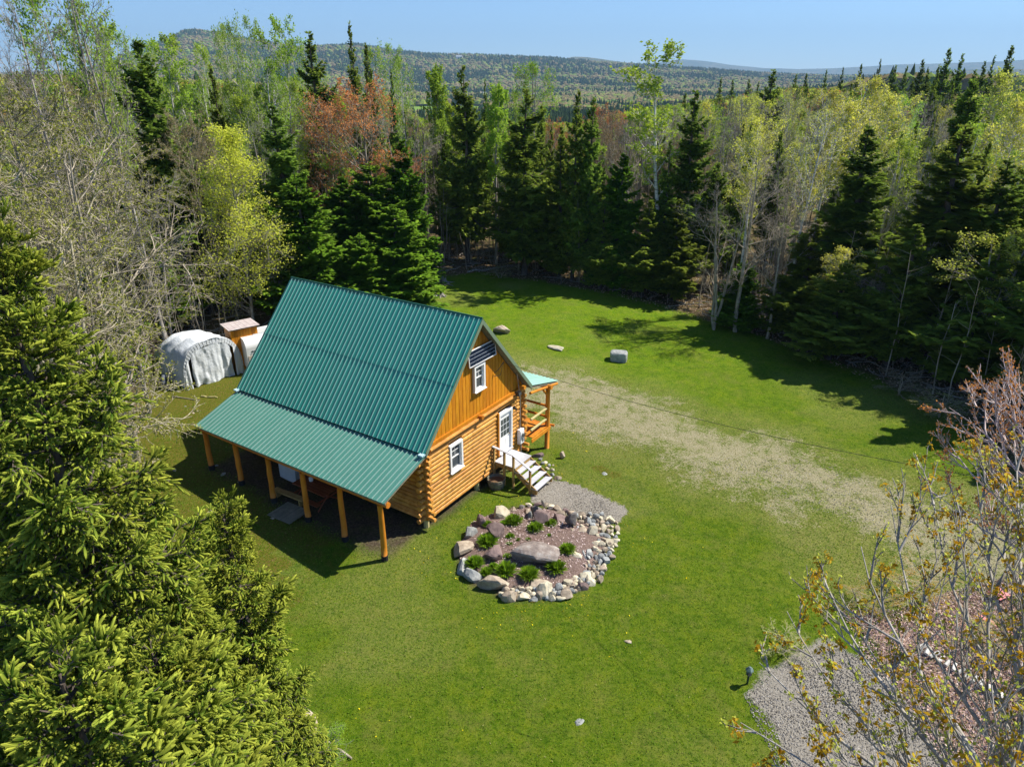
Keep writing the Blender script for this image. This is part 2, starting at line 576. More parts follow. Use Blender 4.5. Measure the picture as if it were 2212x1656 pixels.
    fd = t.math('ADD', t.attr('drive').outputs['Fac'], t.math('MULTIPLY', t.math('SUBTRACT', t.math('ADD', t.math('MULTIPLY', n_mid, .5), t.math('MULTIPLY', n_fine, .5)), .5), 4.2))
    fd = t.math('MULTIPLY', t.ramp(fd, [(.45, (0, 0, 0)), (.95, (1, 1, 1))]), t.ramp(t.attr('drive').outputs['Fac'], [(.02, (0, 0, 0)), (.3, (1, 1, 1))]))
    g = t.mix(t.math('MULTIPLY', fd, .92), g, dcol)
    # moss
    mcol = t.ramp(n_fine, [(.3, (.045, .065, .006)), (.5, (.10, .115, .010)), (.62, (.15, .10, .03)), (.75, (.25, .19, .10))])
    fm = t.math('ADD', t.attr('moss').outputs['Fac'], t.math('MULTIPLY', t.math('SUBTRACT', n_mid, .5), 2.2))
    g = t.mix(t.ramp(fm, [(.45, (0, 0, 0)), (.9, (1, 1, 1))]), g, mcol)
    # dirt
    soil = t.ramp(n_fine, [(.3, (.030, .022, .015)), (.55, (.085, .065, .045)), (.75, (.20, .17, .13))])
    g = t.mix(t.math('MULTIPLY', t.attr('dirt').outputs['Fac'], t.ramp(n_mid, [(.25, (.55, .55, .55)), (.55, (1, 1, 1))])), g, soil)
    # gravel
    vor = t.n('ShaderNodeTexVoronoi'); vor.inputs['Scale'].default_value = 26; t.l(co, vor.inputs['Vector'])
    gc = t.mix(.5, t.ramp(n_vf, [(.3, (.10, .088, .075)), (.5, (.245, .22, .19)), (.72, (.46, .42, .37))]), t.ramp(vor.outputs['Color'], [(0, (.15, .135, .12)), (1, (.43, .40, .35))]))
    fg = t.math('ADD', t.attr('gravel').outputs['Fac'], t.math('MULTIPLY', t.math('SUBTRACT', n_fine, .5), .8))
    g = t.mix(t.ramp(fg, [(.42, (0, 0, 0)), (.62, (1, 1, 1))]), g, gc)
    # fallen leaves, bottom right
    lc = t.ramp(t.noise(20, 4, .8, co), [(.3, (.10, .055, .04)), (.48, (.30, .19, .15)), (.62, (.48, .34, .28)), (.76, (.66, .52, .45))])
    fl = t.math('ADD', t.attr('leaves').outputs['Fac'], t.math('MULTIPLY', t.math('SUBTRACT', n_mid, .5), 1.2))
    g = t.mix(t.ramp(fl, [(.4, (0, 0, 0)), (.7, (1, 1, 1))]), g, lc)
    # forest floor
    ff = t.ramp(n_fine, [(.28, (.035, .026, .014)), (.45, (.10, .072, .040)), (.6, (.20, .145, .085)), (.78, (.36, .29, .20))])
    ff = t.mix(t.ramp(n_mid, [(.5, (0, 0, 0)), (.66, (1, 1, 1))]), ff, (.075, .095, .012))
    fo = t.math('ADD', t.attr('forest').outputs['Fac'], t.math('MULTIPLY', t.math('SUBTRACT', n_mid, .5), 1.0))
    g = t.mix(t.ramp(fo, [(.35, (0, 0, 0)), (.75, (1, 1, 1))]), g, ff)
    spk = t.ramp(t.noise(60, 2, .9, co), [(.62, (0, 0, 0)), (.72, (1, 1, 1))])
    g = t.mix(t.math('MULTIPLY', spk, .30), g, (.36, .34, .10))
    h = t.math('ADD', t.math('MULTIPLY', n_vf, .5), n_fine)
    m = t.pbr(g, .95, .08, 0, t.bump(h, .06, .9))
    me.materials.append(m)
    o = bpy.data.objects.new('ground', me); col.objects.link(o)
    tag(o, kind='structure')


def forest_far_mat(name, tint=0.0, scale=1.0):
    t = NT(name)
    co = t.obj_co()
    n1 = t.noise(.0022 * scale, 5, .6, co); n2 = t.noise(.012 * scale, 5, .7, co); n3 = t.noise(.05 * scale, 4, .75, co)
    base = t.ramp(n2, [(.30, (.028, .050, .016)), (.42, (.055, .080, .022)), (.5, (.13, .115, .055)), (.58, (.17, .13, .075)), (.68, (.17, .19, .05)), (.8, (.20, .14, .07))])
    con = t.ramp(n1, [(.5, (0, 0, 0)), (.6, (1, 1, 1))])
    base = t.mix(t.math('MULTIPLY', con, .75), base, (.028, .050, .018))
    base = t.mix(t.ramp(n3, [(.35, (.8, .8, .8)), (.55, (0, 0, 0))]), base, (.025, .035, .015))
    fld = t.attr('field').outputs['Fac']
    base = t.mix(fld, base, (.16, .26, .045))
    return t.pbr(base, 1, 0)


def build_hills():
    az = np.concatenate([np.arange(-180, -55, 5), np.arange(-55, 55, .3), np.arange(55, 181, 5)])
    rr = 90 * (1.045 ** np.arange(0, 116))
    A, Rr = np.meshgrid(np.radians(az), rr)
    X = Rr * np.sin(A); Y = Rr * np.cos(A)
    Z = terrain(X, Y)
    edge = np.maximum(abs(X), abs(Y))
    Z = Z - 3.0 * ss(150, 135, edge)
    V = np.stack([X, Y, Z], -1).reshape(-1, 3)
    ny, nx = X.shape
    i = np.arange(ny - 1)[:, None] * nx + np.arange(nx - 1)[None]
    F = np.stack([i, i + 1, i + 1 + nx, i + nx], -1).reshape(-1, 4)
    b = MB(); b.add(V, F); me = b.mesh('hills', True)
    fl = np.zeros(X.shape)
    for fx, fy, sx, sy in FIELDS:
        fl = np.maximum(fl, ss(1.15, .9, np.hypot((X - fx) / sx, (Y - fy) / sy) + .25 * (fbm(X / 90, Y / 90, 2) - .5)))
    a = me.attributes.new('field', 'FLOAT', 'POINT'); a.data.foreach_set('value', fl.ravel().astype(np.float32))
    me.materials.append(forest_far_mat('far_forest'))
    o = bpy.data.objects.new('hills', me); col.objects.link(o); tag(o, kind='structure')


FIELDS = [(-150, 1050, 130, 190), (-100, 1250, 90, 100), (120, 1250, 300, 45), (240, 900, 150, 40), (520, 1400, 140, 50), (60, 1000, 60, 60)]
build_ground()
build_hills()

# ------------------------------------------------------------------ cabin
W_LOG = wood_mat('honey_stained_log', (.42, .17, .025), (.72, .37, .085), 2.2, (2, 2, 2), .52, .28, .42)
W_LOGU = W_LOG
W_BOARD = wood_mat('orange_stained_board', (.48, .165, .007), (.68, .28, .016), 2.5, (3, 3, .5), .5, .3, .26)
W_POST = wood_mat('orange_peeled_post', (.50, .16, .012), (.70, .27, .03), 2.5, (2, 2, .5), .5, .3, .15)
W_PALE = wood_mat('pale_treated_post', (.42, .36, .15), (.58, .50, .26), 3, (3, 3, 1), .7, .15, .2)
W_TREAT = wood_mat('treated_lumber', (.30, .19, .06), (.50, .34, .13), 3, (3, 3, 1), .7, .15, .2)
W_GREY = wood_mat('grey_deck_board', (.42, .42, .46), (.62, .62, .66), 3, (1, 8, 8), .8, .15, .15, False)
W_OLDG = wood_mat('weathered_fascia', (.16, .15, .11), (.30, .28, .21), 3, (2, 2, 2), .8, .1, .2, False)
M_WHITE = plain_mat('white_trim_paint', (.80, .80, .80), .45, .4, 0, .04)
M_DARK = plain_mat('dark_rubber', (.02, .02, .022), .7, .2)
M_BLACKBOX = plain_mat('black_plastic', (.012, .012, .014), .4, .4)


def metal_mat(name, c, rough=.38, crest=0.0):
    t = NT(name)
    co = t.obj_co()
    n = t.noise(.7, 4, .6, co); n2 = t.noise(9, 4, .7, t.obj_co((1, 1, 1)))
    cc = t.mix(n, tuple(x * .82 for x in c), tuple(x * 1.15 for x in c))
    cc = t.mix(t.math('MULTIPLY', t.ramp(n2, [(.5, (0, 0, 0)), (.8, (1, 1, 1))]), .22), cc, tuple(.5 * x + .18 for x in c))
    rn = t.rand()
    h = t.n('ShaderNodeHueSaturation'); t.l(t.math('ADD', t.math('MULTIPLY', rn, .07), .965), h.inputs['Value']); t.l(t.math('ADD', t.math('MULTIPLY', t.math('FRACT', t.math('MULTIPLY', rn, 3.3)), .05), .97), h.inputs['Saturation']); t.l(cc, h.inputs['Color'])
    st = t.ramp(t.noise(2.2, 5, .75, t.obj_co((3, .35, 1))), [(.55, (0, 0, 0)), (.8, (1, 1, 1))])
    cc = t.mix(t.math('MULTIPLY', st, .18), h.outputs[0], (.10, .14, .12))
    cc = t.mix(t.math('MULTIPLY', t.attr('tone').outputs['Fac'], crest), cc, tuple(.45 * x + .42 for x in c))  # rib tops painted paler, standing in for light caught along the ribs
    return t.pbr(cc, rough, .5, 0, t.bump(n, .02, .3))


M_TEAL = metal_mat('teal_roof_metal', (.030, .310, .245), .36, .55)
M_TEAL_LIT = metal_mat('lit_teal_roof_metal', (.060, .205, .165), .40, .45)  # main roof's paint again, with light on the porch slope put into the colour


def glass_mat():
    t = NT('dark_window_glass')
    n = t.noise(2, 3, .5, t.obj_co())
    c = t.mix(n, (.02, .025, .03), (.10, .12, .14))
    return t.pbr(c, .06, .6)


M_GLASS = glass_mat()
M_MINT_SUNLIT = metal_mat('sunlit_mint_roof_metal', (.30, .50, .44), .45)  # paler because sun and sky reflection are painted into the back porch roof

CAB = thing('log_cabin', 'honey coloured log cabin with steep teal metal roof standing on the lawn', 'cabin', (OX, OY, 0), YAW + math.pi)
WID, LEN = 7.44, 10.84
RZ, EZ, EV = 8.24, 3.82, -.24          # ridge height, eave height, eave v
RV = WID / 2
GO = .37                                # gable overhang


def cpart(name, mb, mats, parent=CAB, label=None, smooth=False):
    o = obj(name, mb.mesh(name, smooth), mats, parent)
    if label: o['label'] = label
    return o


def log_wall(axis, w, a0, a1, z0, z1, pitch, rad, openings=(), k=10):
    """round logs along u (axis 'u', at v=w) or along v (axis 'v', at u=w)"""
    n = int(round((z1 - z0) / pitch))
    for i in range(n):
        z = z0 + pitch * (i + .5)
        segs = [(a0, a1)]
        for (o0, o1, oz0, oz1) in openings:
            if oz0 - rad * .4 < z < oz1 + rad * .4:
                ns = []
                for s0, s1 in segs:
                    if o0 > s0: ns.append((s0, min(s1, o0)))
                    if o1 < s1: ns.append((max(s0, o1), s1))
                segs = ns
        for s0, s1 in segs:
            if s1 - s0 < .05: continue
            m = MB(); q = max(3, int((s1 - s0) / 1.3) + 2)
            tt = np.linspace(s0, s1, q)
            r = rad * (1 + rng.uniform(-.07, .07)) * (1 + rng.uniform(-.03, .03, q))
            off = rng.uniform(-.008, .008)
            tt2 = np.concatenate([[s0], tt[0:1] + .012, tt[1:-1], tt[-1:] - .012, [s1]])
            r2 = np.concatenate([[r[0] * .82], r[0:1], r[1:-1], r[-1:], [r[-1] * .82]])
            if axis == 'v':
                pts = np.array([hP(w + off, t_, z) for t_ in tt2])
            else:
                pts = np.array([hP(t_, w + off, z) for t_ in tt2])
            m.tube(pts, r2, k)
            cpart('log', m, W_LOG, smooth=False)


# gable wall with window and door openings
WIN1 = (1.58, 2.50, 1.85, 3.22)
DOOR = (5.26, 6.36, 1.02, 3.20)
log_wall('v', .02, .02, WID - .02, .36, 3.72, .198, .108, [WIN1, DOOR])
log_wall('u', .02, .12, LEN - .12, .36, 3.72, .198, .108)
log_wall('u', WID - .02, .12, LEN - .12, .36, 3.72, .198, .108, [(2.2, 3.3, 1.0, 3.1), (5.5, 6.7, 1.7, 2.9)])
log_wall('v', LEN - .02, .02, WID - .02, .36, 3.72, .198, .108)
# protruding log ends at the corners
for cu, cv, su, sv in ((0, 0, -1, -1), (0, WID, -1, 1), (LEN, 0, 1, -1), (LEN, WID, 1, 1)):
    for i in range(11):
        z = .50 + i * .292
        e = .30 + rng.uniform(-.04, .04) + (.12 if i < 2 and cu == 0 else 0)
        m = MB(); r = .115 + rng.uniform(-.008, .008)
        m.tube([hP(cu + .1 * -su, cv + sv * (e * q), z) for q in (0, .3, .42, .52, .62, .97, 1)], [r, r, r * .72, r * .72, r, r, r * .85], 10)
        cpart('log_end', m, W_LOG)
        if i > 0 or True:
            m = MB(); z2 = z + .146 if i < 10 else z + .13
            m.tube([hP(cu + su * (e * q), cv - sv * .1, z2 - .29 + .14) for q in (0, .6, .97, 1)], [r * .8, r * .8, r * .8, r * .7], 8)
            cpart('log_end', m, W_LOG)
# inner box (keeps light out) and floor
m = MB()
m.box(hP(LEN / 2, .12, 2.05), (LEN - .3, .06, 3.3)); m.box(hP(LEN / 2, WID - .12, 2.05), (LEN - .3, .06, 3.3))
m.box(hP(.12, 3.42, 2.05), (.06, 3.66, 3.3)); m.box(hP(.12, .9, 2.05), (.06, 1.3, 3.3)); m.box(hP(.12, 6.85, 2.05), (.06, .96, 3.3))
m.box(hP(.12, 2.05, 1.1), (.058, 1.0, 1.4)); m.box(hP(.12, 2.05, 3.46), (.058, 1.0, .48)); m.box(hP(.12, 5.81, 3.45), (.058, 1.12, .5)); m.box(hP(.12, 5.81, .7), (.058, 1.12, .6))
m.box(hP(LEN - .12, WID / 2, 2.05), (.06, WID - .4, 3.3))
cpart('inner_wall', m, W_LOG)
m = MB(); m.box(hP(LEN / 2, WID / 2, .42), (LEN - .4, WID - .4, .1)); cpart('floor', m, W_TREAT)
m = MB(); m.box(hP(LEN / 2, WID / 2, 3.70), (LEN - .4, WID - .4, .08)); cpart('upper_floor', m, W_TREAT)


def roof_z(v):
    return RZ - abs(v - RV) * (RZ - EZ) / (RV - EV)


# vertical boards of both gables
bw = .245
for gu, s in ((-.02, 1), (LEN + .02, -1)):
    v = .25
    while v < WID - .25:
        w_ = bw - .026
        za, zb = roof_z(v) - .20, roof_z(v + w_) - .20
        t0 = .03 + rng.uniform(-.004, .004)
        z0 = 3.74
        m = MB()
        q = [hP(gu, v, z0), hP(gu, v + w_, z0), hP(gu, v + w_, zb), hP(gu, v, za), hP(gu + t0 * s, v, z0), hP(gu + t0 * s, v + w_, z0), hP(gu + t0 * s, v + w_, zb), hP(gu + t0 * s, v, za)]
        if RV - w_ < v < RV: q[2] = hP(gu, v + w_, zb); 
        m.add(q, [(0, 1, 2, 3), (7, 6, 5, 4), (0, 4, 5, 1), (1, 5, 6, 2), (2, 6, 7, 3), (3, 7, 4, 0)])
        cpart('board', m, W_BOARD)
        v += bw
    m = MB(); g2 = gu + .06 * s
    m.add([hP(g2, .2, 3.7), hP(g2, WID - .2, 3.7), hP(g2, WID - .2, roof_z(.2) - .26), hP(g2, RV, RZ - .26), hP(g2, .2, roof_z(.2) - .26)], [(0, 1, 2, 3, 4)])
    cpart('sheathing', m, plain_mat('dark_sheathing', (.06, .02, .004), .9, .1))
m = MB(); m.box(hP(-.055, WID / 2, 3.80), (.07, WID - .5, .13)); cpart('belt_board', m, W_BOARD)
m = MB(); m.tube([hP(-.13, t_, 3.63) for t_ in (.3, 2, 4, 6.9)], .07, 8); cpart('belt_log', m, W_LOG)
m = MB(); m.tube([hP(-.3, 3.75, 3.72), hP(.1, 3.75, 3.72)], .10, 8); cpart('beam_end', m, W_POST)
m = MB(); m.tube([hP(-.42, 7.0, 3.98), hP(.1, 7.0, 3.98)], .11, 8); cpart('beam_end', m, W_POST)


def ribbed_panel(w, length, thick=.0, ribs=4, rib_h=.032, base_w=.050, top_w=.026, minor=True, tones=False):
    """cross section along +x (0..w), extruded along -y (0..length), z up"""
    xs = []
    p = w / ribs
    for i in range(ribs):
        c = p * (i + .5)
        xs += [(c - base_w / 2, 0), (c - top_w / 2, rib_h), (c + top_w / 2, rib_h), (c + base_w / 2, 0)]
        if minor:
            for q in (1 / 3., 2 / 3.):
                cc = c + p * q
                if cc < w - .02: xs += [(cc - .012, 0), (cc, .004), (cc + .012, 0)]
    xs = [(0, 0)] + xs + [(w, 0)]
    xs = np.array(xs)
    n = len(xs)
    V = np.concatenate([np.c_[xs[:, 0], np.zeros(n), xs[:, 1]], np.c_[xs[:, 0], -np.full(n, length), xs[:, 1]]])
    F = [(i, i + n, i + n + 1, i + 1) for i in range(n - 1)]
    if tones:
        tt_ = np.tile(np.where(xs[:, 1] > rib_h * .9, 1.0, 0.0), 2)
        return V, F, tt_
    return V, F


def slope_frame(p_top_u0, p_top_u1, p_bot_u0):
    """3 cabin-local points -> origin and axes (x along top edge, y up-slope, z normal)"""
    a = Vector(p_top_u0); x = (Vector(p_top_u1) - a).normalized(); d = (Vector(p_bot_u0) - a)
    y = -(d - x * d.dot(x)).normalized(); z = x.cross(y)
    return a, x, y, z


def roof_plane(name, parent, top0, top1, bot0, mat, courses, total_w, nw, lift=.03):
    """top0->top1 runs so that x cross up-slope points outward"""
    a, x, y, z = slope_frame(top0, top1, bot0)
    L = (Vector(bot0) - a).length
    w = total_w / nw
    rot = Matrix((x, y, z)).transposed().to_3x3()
    s0 = 0.0
    for ci, (f0, f1) in enumerate(courses):
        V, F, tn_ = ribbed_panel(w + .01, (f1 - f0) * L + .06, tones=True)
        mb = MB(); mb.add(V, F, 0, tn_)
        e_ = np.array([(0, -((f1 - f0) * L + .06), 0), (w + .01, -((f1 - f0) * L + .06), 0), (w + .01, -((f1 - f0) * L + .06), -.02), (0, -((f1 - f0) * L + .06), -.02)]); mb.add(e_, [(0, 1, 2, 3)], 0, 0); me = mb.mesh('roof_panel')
        me.materials.append(mat)
        for i in range(nw):
            o = bpy.data.objects.new('roof_panel', me); col.objects.link(o); o.parent = parent
            o.matrix_local = Matrix.Translation(a + x * (w * i) - y * (f0 * L) + z * (lift + .015 * (len(courses) - ci) + (i % 2) * .0025)) @ rot.to_4x4()


roof = thing('roof', None, None); roof.parent = CAB
TOPW = LEN + 2 * GO
# front slope: outward normal towards -v.  top edge from u=LEN+GO to u=-GO
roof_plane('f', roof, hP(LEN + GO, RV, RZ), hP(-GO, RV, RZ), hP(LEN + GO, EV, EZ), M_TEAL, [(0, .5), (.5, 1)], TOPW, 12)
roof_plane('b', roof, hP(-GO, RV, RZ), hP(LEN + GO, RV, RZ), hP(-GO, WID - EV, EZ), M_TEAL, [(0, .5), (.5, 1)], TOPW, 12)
# deck boards under the metal
m = MB()
for v_, z_, in ((EV, EZ), (WID - EV, EZ)):
    q = [hP(-GO + .02, RV, RZ - .01), hP(LEN + GO - .02, RV, RZ - .01), hP(LEN + GO - .02, v_, z_ - .01), hP(-GO + .02, v_, z_ - .01)]
    q += [tuple(np.array(p) - np.array([0, 0, .13])) for p in q]
    m.add(q, [(0, 1, 2, 3), (7, 6, 5, 4), (0, 4, 5, 1), (1, 5, 6, 2), (2, 6, 7, 3), (3, 7, 4, 0)])
cpart('roof_deck', m, W_OLDG, roof)
# ridge cap, rake trims
m = MB()
for s in (-1, 1):
    v1 = RV + s * .22; z1 = roof_z(v1)
    q = [hP(-GO - .02, RV, RZ + .095), hP(LEN + GO + .02, RV, RZ + .095), hP(LEN + GO + .02, v1, z1 + .085), hP(-GO - .02, v1, z1 + .085)]
    m.add(q, [(0, 1, 2, 3)])
    q2 = [tuple(np.array(p) - np.array([0, 0, .012])) for p in q]
    m.add(q2, [(3, 2, 1, 0)])
m.tube([hP(-GO - .02, RV, RZ + .095), hP(LEN + GO + .02, RV, RZ + .095)], .028, 6)
cpart('ridge_cap', m, metal_mat('ridge_cap_metal', (.03, .16, .10), .45), roof)
for gu in (-GO, LEN + GO):
    for s in (-1, 1):
        ve = EV if s < 0 else WID - EV
        m = MB()
        e = -.03 if gu < 0 else .03
        a = np.array(hP(gu + e, RV, RZ + .06)); b = np.array(hP(gu + e, ve, EZ + .06)); w3 = np.array([(-e) * 2.4, 0, 0]) * -1
        dz = np.array([0, 0, -.24])
        m.add([a, b, b + dz, a + dz, a - w3 * -1.0, b - w3 * -1.0, b + dz - w3 * -1.0, a + dz - w3 * -1.0], [(0, 1, 2, 3), (7, 6, 5, 4), (0, 4, 5, 1), (3, 2, 6, 7), (1, 5, 6, 2), (0, 3, 7, 4)])
        cpart('rake_board', m, plain_mat('green_grey_rake_trim', (.16, .22, .15), .5, .3), roof)
for ve, s in ((EV, -1), (WID - EV, 1)):
    m = MB(); m.box(hP(LEN / 2, ve + s * .015, EZ - .06), (TOPW, .03, .16)); cpart('eave_board', m, plain_mat('dark_eave_trim', (.015, .06, .05), .5, .3), roof)
for u_ in (-GO + .10, LEN + GO - .10):
    m = MB(); m.box(hP(u_, EV - .13, EZ - .03), (.22, .22, .07)); cpart('corner_flashing', m, plain_mat('pale_blue_flashing', (.42, .60, .68), .5, .4), roof)

# ---- long porch on the near side
PV, PZ = -2.68, 2.86
prf = thing('porch_roof', None, None); prf.parent = CAB
roof_plane('p', prf, hP(LEN + GO, EV + .12, EZ - .09), hP(-GO, EV + .12, EZ - .09), hP(LEN + GO, PV, PZ), M_TEAL_LIT, [(0, 1)], TOPW, 12, .02)
m = MB()
q = [hP(-GO + .02, EV + .12, EZ - .13), hP(LEN + GO - .02, EV + .12, EZ - .13), hP(LEN + GO - .02, PV, PZ - .04), hP(-GO + .02, PV, PZ - .04)]
q += [tuple(np.array(p) - np.array([0, 0, .04])) for p in q]
m.add(q, [(0, 1, 2, 3), (7, 6, 5, 4), (0, 4, 5, 1), (1, 5, 6, 2), (2, 6, 7, 3), (3, 7, 4, 0)])
cpart('porch_deck', m, W_OLDG, prf)
for i in range(12):
    m = MB(); u_ = .1 + i * .965
    a = np.array(hP(u_, .1, EZ - .25)); b = np.array(hP(u_, PV + .08, PZ - .14))
    m.tube([a, b], .06, 4); cpart('rafter', m, W_TREAT, prf)
m = MB(); m.box(hP(LEN / 2, PV + .01, PZ - .06), (TOPW, .03, .10)); cpart('fascia', m, W_OLDG, prf)
m = MB(); m.tube([hP(t_, -2.50, 2.66) for t_ in np.linspace(-.36, LEN + .25, 8)], .125, 10); cpart('porch_beam', m, W_POST)
for i in range(6):
    u_ = .04 + 2.157 * i; v_ = -2.54
    x, y, _ = hW(u_, v_)
    gz = ground_z(x, y)
    m = MB()
    zz = np.linspace(gz + .22, 2.58, 6)
    m.tube([hP(u_ + rng.uniform(-.012, .012), v_ + rng.uniform(-.012, .012), z_) for z_ in zz], .125 - .02 * np.linspace(0, 1, 6) + rng.uniform(-.005, .005, 6), 10)
    p = cpart('porch_post', m, W_POST, smooth=True)
    m = MB(); m.tube([hP(u_, v_, gz - .15), hP(u_, v_, gz + .25)], .135, 10); cpart('post_sleeve', m, M_DARK, p)

# ---- piles under the walls
for u_, v_ in ((.12, .12), (.12, 3.72), (.12, 7.3), (3.7, .12), (7.2, .12), (10.7, .12), (10.7, 3.7), (10.7, 7.3), (3.7, 7.3), (7.2, 7.3)):
    x, y, _ = hW(u_, v_)
    m = MB(); m.tube([hP(u_, v_, ground_z(x, y) - .2), hP(u_, v_, .42)], .125, 10); cpart('foundation_post', m, W_PALE)


# ---- windows
def window(v0, v1, z0, z1, u=-.02, split=.5, grid=(2, 2), depth=.13):
    w = thing('window', None, None); w.parent = CAB
    fw = .10
    for a, b, c, d in ((v0, v0 + fw, z0, z1), (v1 - fw, v1, z0, z1), (v0 + fw, v1 - fw, z1 - fw, z1), (v0 + fw, v1 - fw, z0, z0 + fw)):
        m = MB(); m.box(hP(u - depth / 2 + .02, (a + b) / 2, (c + d) / 2), (depth, b - a, d - c)); cpart('frame', m, M_WHITE, w)
    iv0, iv1, iz0, iz1 = v0 + fw, v1 - fw, z0 + fw, z1 - fw
    m = MB(); m.box(hP(u + .02, (iv0 + iv1) / 2, (iz0 + iz1) / 2), (.012, iv1 - iv0, iz1 - iz0)); cpart('pane', m, M_GLASS, w)
    zm = iz0 + (iz1 - iz0) * split
    m = MB(); m.box(hP(u - .005, (iv0 + iv1) / 2, zm), (.04, iv1 - iv0, .045))
    for c in (iv0 + .018, iv1 - .018): m.box(hP(u - .008, c, (iz0 + iz1) / 2), (.036, .036, iz1 - iz0))
    for c in (iz0 + .02, iz1 - .02): m.box(hP(u - .006, (iv0 + iv1) / 2, c), (.034, iv1 - iv0 - .074, .04))
    cpart('sash', m, M_WHITE, w)
    m = MB()
    for i in range(1, grid[0]):
        m.box(hP(u + .004, iv0 + (iv1 - iv0) * i / grid[0], (zm + iz1) / 2), (.014, .018, iz1 - zm))
    for j in range(1, grid[1]):
        m.box(hP(u + .003, (iv0 + iv1) / 2, zm + (iz1 - zm) * j / grid[1]), (.016, iv1 - iv0, .018))
    cpart('muntin', m, M_WHITE, w)
    m = MB(); m.box(hP(u - depth / 2 - .01, (v0 + v1) / 2, z0 + .012), (depth + .06, v1 - v0 + .04, .03)); cpart('sill', m, M_WHITE, w)
    return w


window(1.60, 2.48, 1.87, 3.20, -.02)
window(3.42, 4.20, 4.98, 6.20, -.04)
# ---- door
d = thing('door', None, None); d.parent = CAB
m = MB()
m.box(hP(-.06, 5.31, 2.11), (.16, .10, 2.10)); m.box(hP(-.06, 6.31, 2.11), (.16, .10, 2.10)); m.box(hP(-.06, 5.81, 3.11), (.16, .9, .12))
cpart('frame', m, M_WHITE, d)
m = MB(); m.box(hP(-.075, 5.215, 2.15), (.14, .09, 2.25)); cpart('jamb', m, W_POST, d)
m = MB(); m.box(hP(-.03, 5.81, 2.04), (.05, .9, 2.02))
for a, b in ((5.42, 5.78), (5.84, 6.20)): m.box(hP(-.058, (a + b) / 2, 1.42), (.012, b - a, .55))
cpart('slab', m, M_WHITE, d)
for i in range(3):
    for j in range(3):
        m = MB(); m.box(hP(-.056, 5.55 + i * .26, 2.02 + j * .31), (.02, .21, .26)); cpart('pane', m, M_GLASS, d)
m = MB(); m.box(hP(-.11, 5.81, 1.05), (.2, 1.02, .05)); cpart('sill', m, W_GREY, d)
m = MB(); m.tube([hP(-.05, 6.16, 1.85), hP(-.11, 6.16, 1.85)], [.012, .03], 8); cpart('handle', m, plain_mat('brass', (.5, .35, .1), .3, .5, 1), d)

# ---- small back porch
bp = thing('back_porch_roof', None, None); bp.parent = CAB
roof_plane('bp', bp, hP(-.40, WID + .12, 3.84), hP(6.0, WID + .12, 3.84), hP(-.40, 10.2, 3.14), M_MINT_SUNLIT, [(0, 1)], 6.4, 7, .02)
m = MB()
q = [hP(-.39, WID + .12, 3.80), hP(5.98, WID + .12, 3.80), hP(5.98, 10.19, 3.10), hP(-.39, 10.19, 3.10)]
q += [tuple(np.array(p) - np.array([0, 0, .06])) for p in q]
m.add(q, [(0, 1, 2, 3), (7, 6, 5, 4), (0, 4, 5, 1), (1, 5, 6, 2), (2, 6, 7, 3), (3, 7, 4, 0)])
cpart('porch_deck', m, W_OLDG, bp)
m = MB(); m.tube([hP(t_, 9.2, 3.22) for t_ in (-.62, 2, 6)], .12, 10); cpart('porch_beam', m, W_POST)
for u_ in (-.4, 2.9, 5.9):
    x, y, _ = hW(u_, 9.2); gz = ground_z(x, y)
    m = MB(); m.tube([hP(u_, 9.2, gz - .1), hP(u_, 9.2, 1.4), hP(u_, 9.2, 3.14)], [.13, .12, .11], 10); cpart('porch_post', m, W_POST, smooth=True)
m = MB(); m.tube([hP(-.4, 8.75, 3.18), hP(-.4, 9.2, 2.72)], .06, 6); cpart('brace', m, W_POST)
m = MB(); m.tube([hP(-.4, 7.5, 3.5), hP(-.4, 10.1, 3.05)], .07, 8); cpart('rafter', m, W_POST)
for z_, r_ in ((2.02, .065), (1.42, .065)):
    m = MB(); m.tube([hP(-.38, 7.62, z_), hP(-.38, 9.12, z_ + .02)], r_, 8); cpart('rail', m, W_PALE)
    m = MB(); m.tube([hP(-.3, 9.2, z_ + .12), hP(2.8, 9.2, z_ + .12)], r_, 8); cpart('rail', m, W_POST)
for i in range(7):
    m = MB(); m.box(hP(2.7, 7.78 + i * .235, 1.02 + .0), (6.3, .225, .045)); cpart('deck_board', m, W_POST)
m = MB(); m.box(hP(2.7, 9.36, .95), (6.3, .05, .2)); m.box(hP(-.5, 8.45, .9), (.05, 1.8, .19)); cpart('deck_beam', m, W_POST)
m = MB(); m.tube([hP(-.2, 9.36, 1.0), hP(-.65, 9.5, .98)], .07, 8); cpart('deck_log', m, W_POST)

# ---- solar panel
sp = thing('solar_panel', 'dark blue solar panel in a white frame fixed above the upper gable window', 'solar panel', hW(-.12, 3.98, 6.63), YAW + math.pi)
PW, PH = 1.95, .70
m = MB()
for a, b, c, d_ in ((-PW / 2, -PW / 2 + .03, -PH / 2, PH / 2), (PW / 2 - .03, PW / 2, -PH / 2, PH / 2)):
    m.box((.03, (a + b) / 2, (c + d_) / 2), (.05, b - a, d_ - c))
m.box((.03, 0, PH / 2 - .015), (.048, PW - .06, .03)); m.box((.03, 0, -PH / 2 + .015), (.048, PW - .06, .03))
fr = obj('frame', m, M_WHITE, sp)
m = MB(); m.box((.028, 0, 0), (.03, PW - .06, PH - .06)); obj('backing', m, plain_mat('cell_gap_silver', (.55, .58, .62), .4, .4), sp)
m_cell = plain_mat('solar_cell_blue', (.008, .014, .035), .15, .6)
cm = MB().box((0, 0, 0), (.012, .078, .142)).mesh('cell'); cm.materials.append(m_cell)
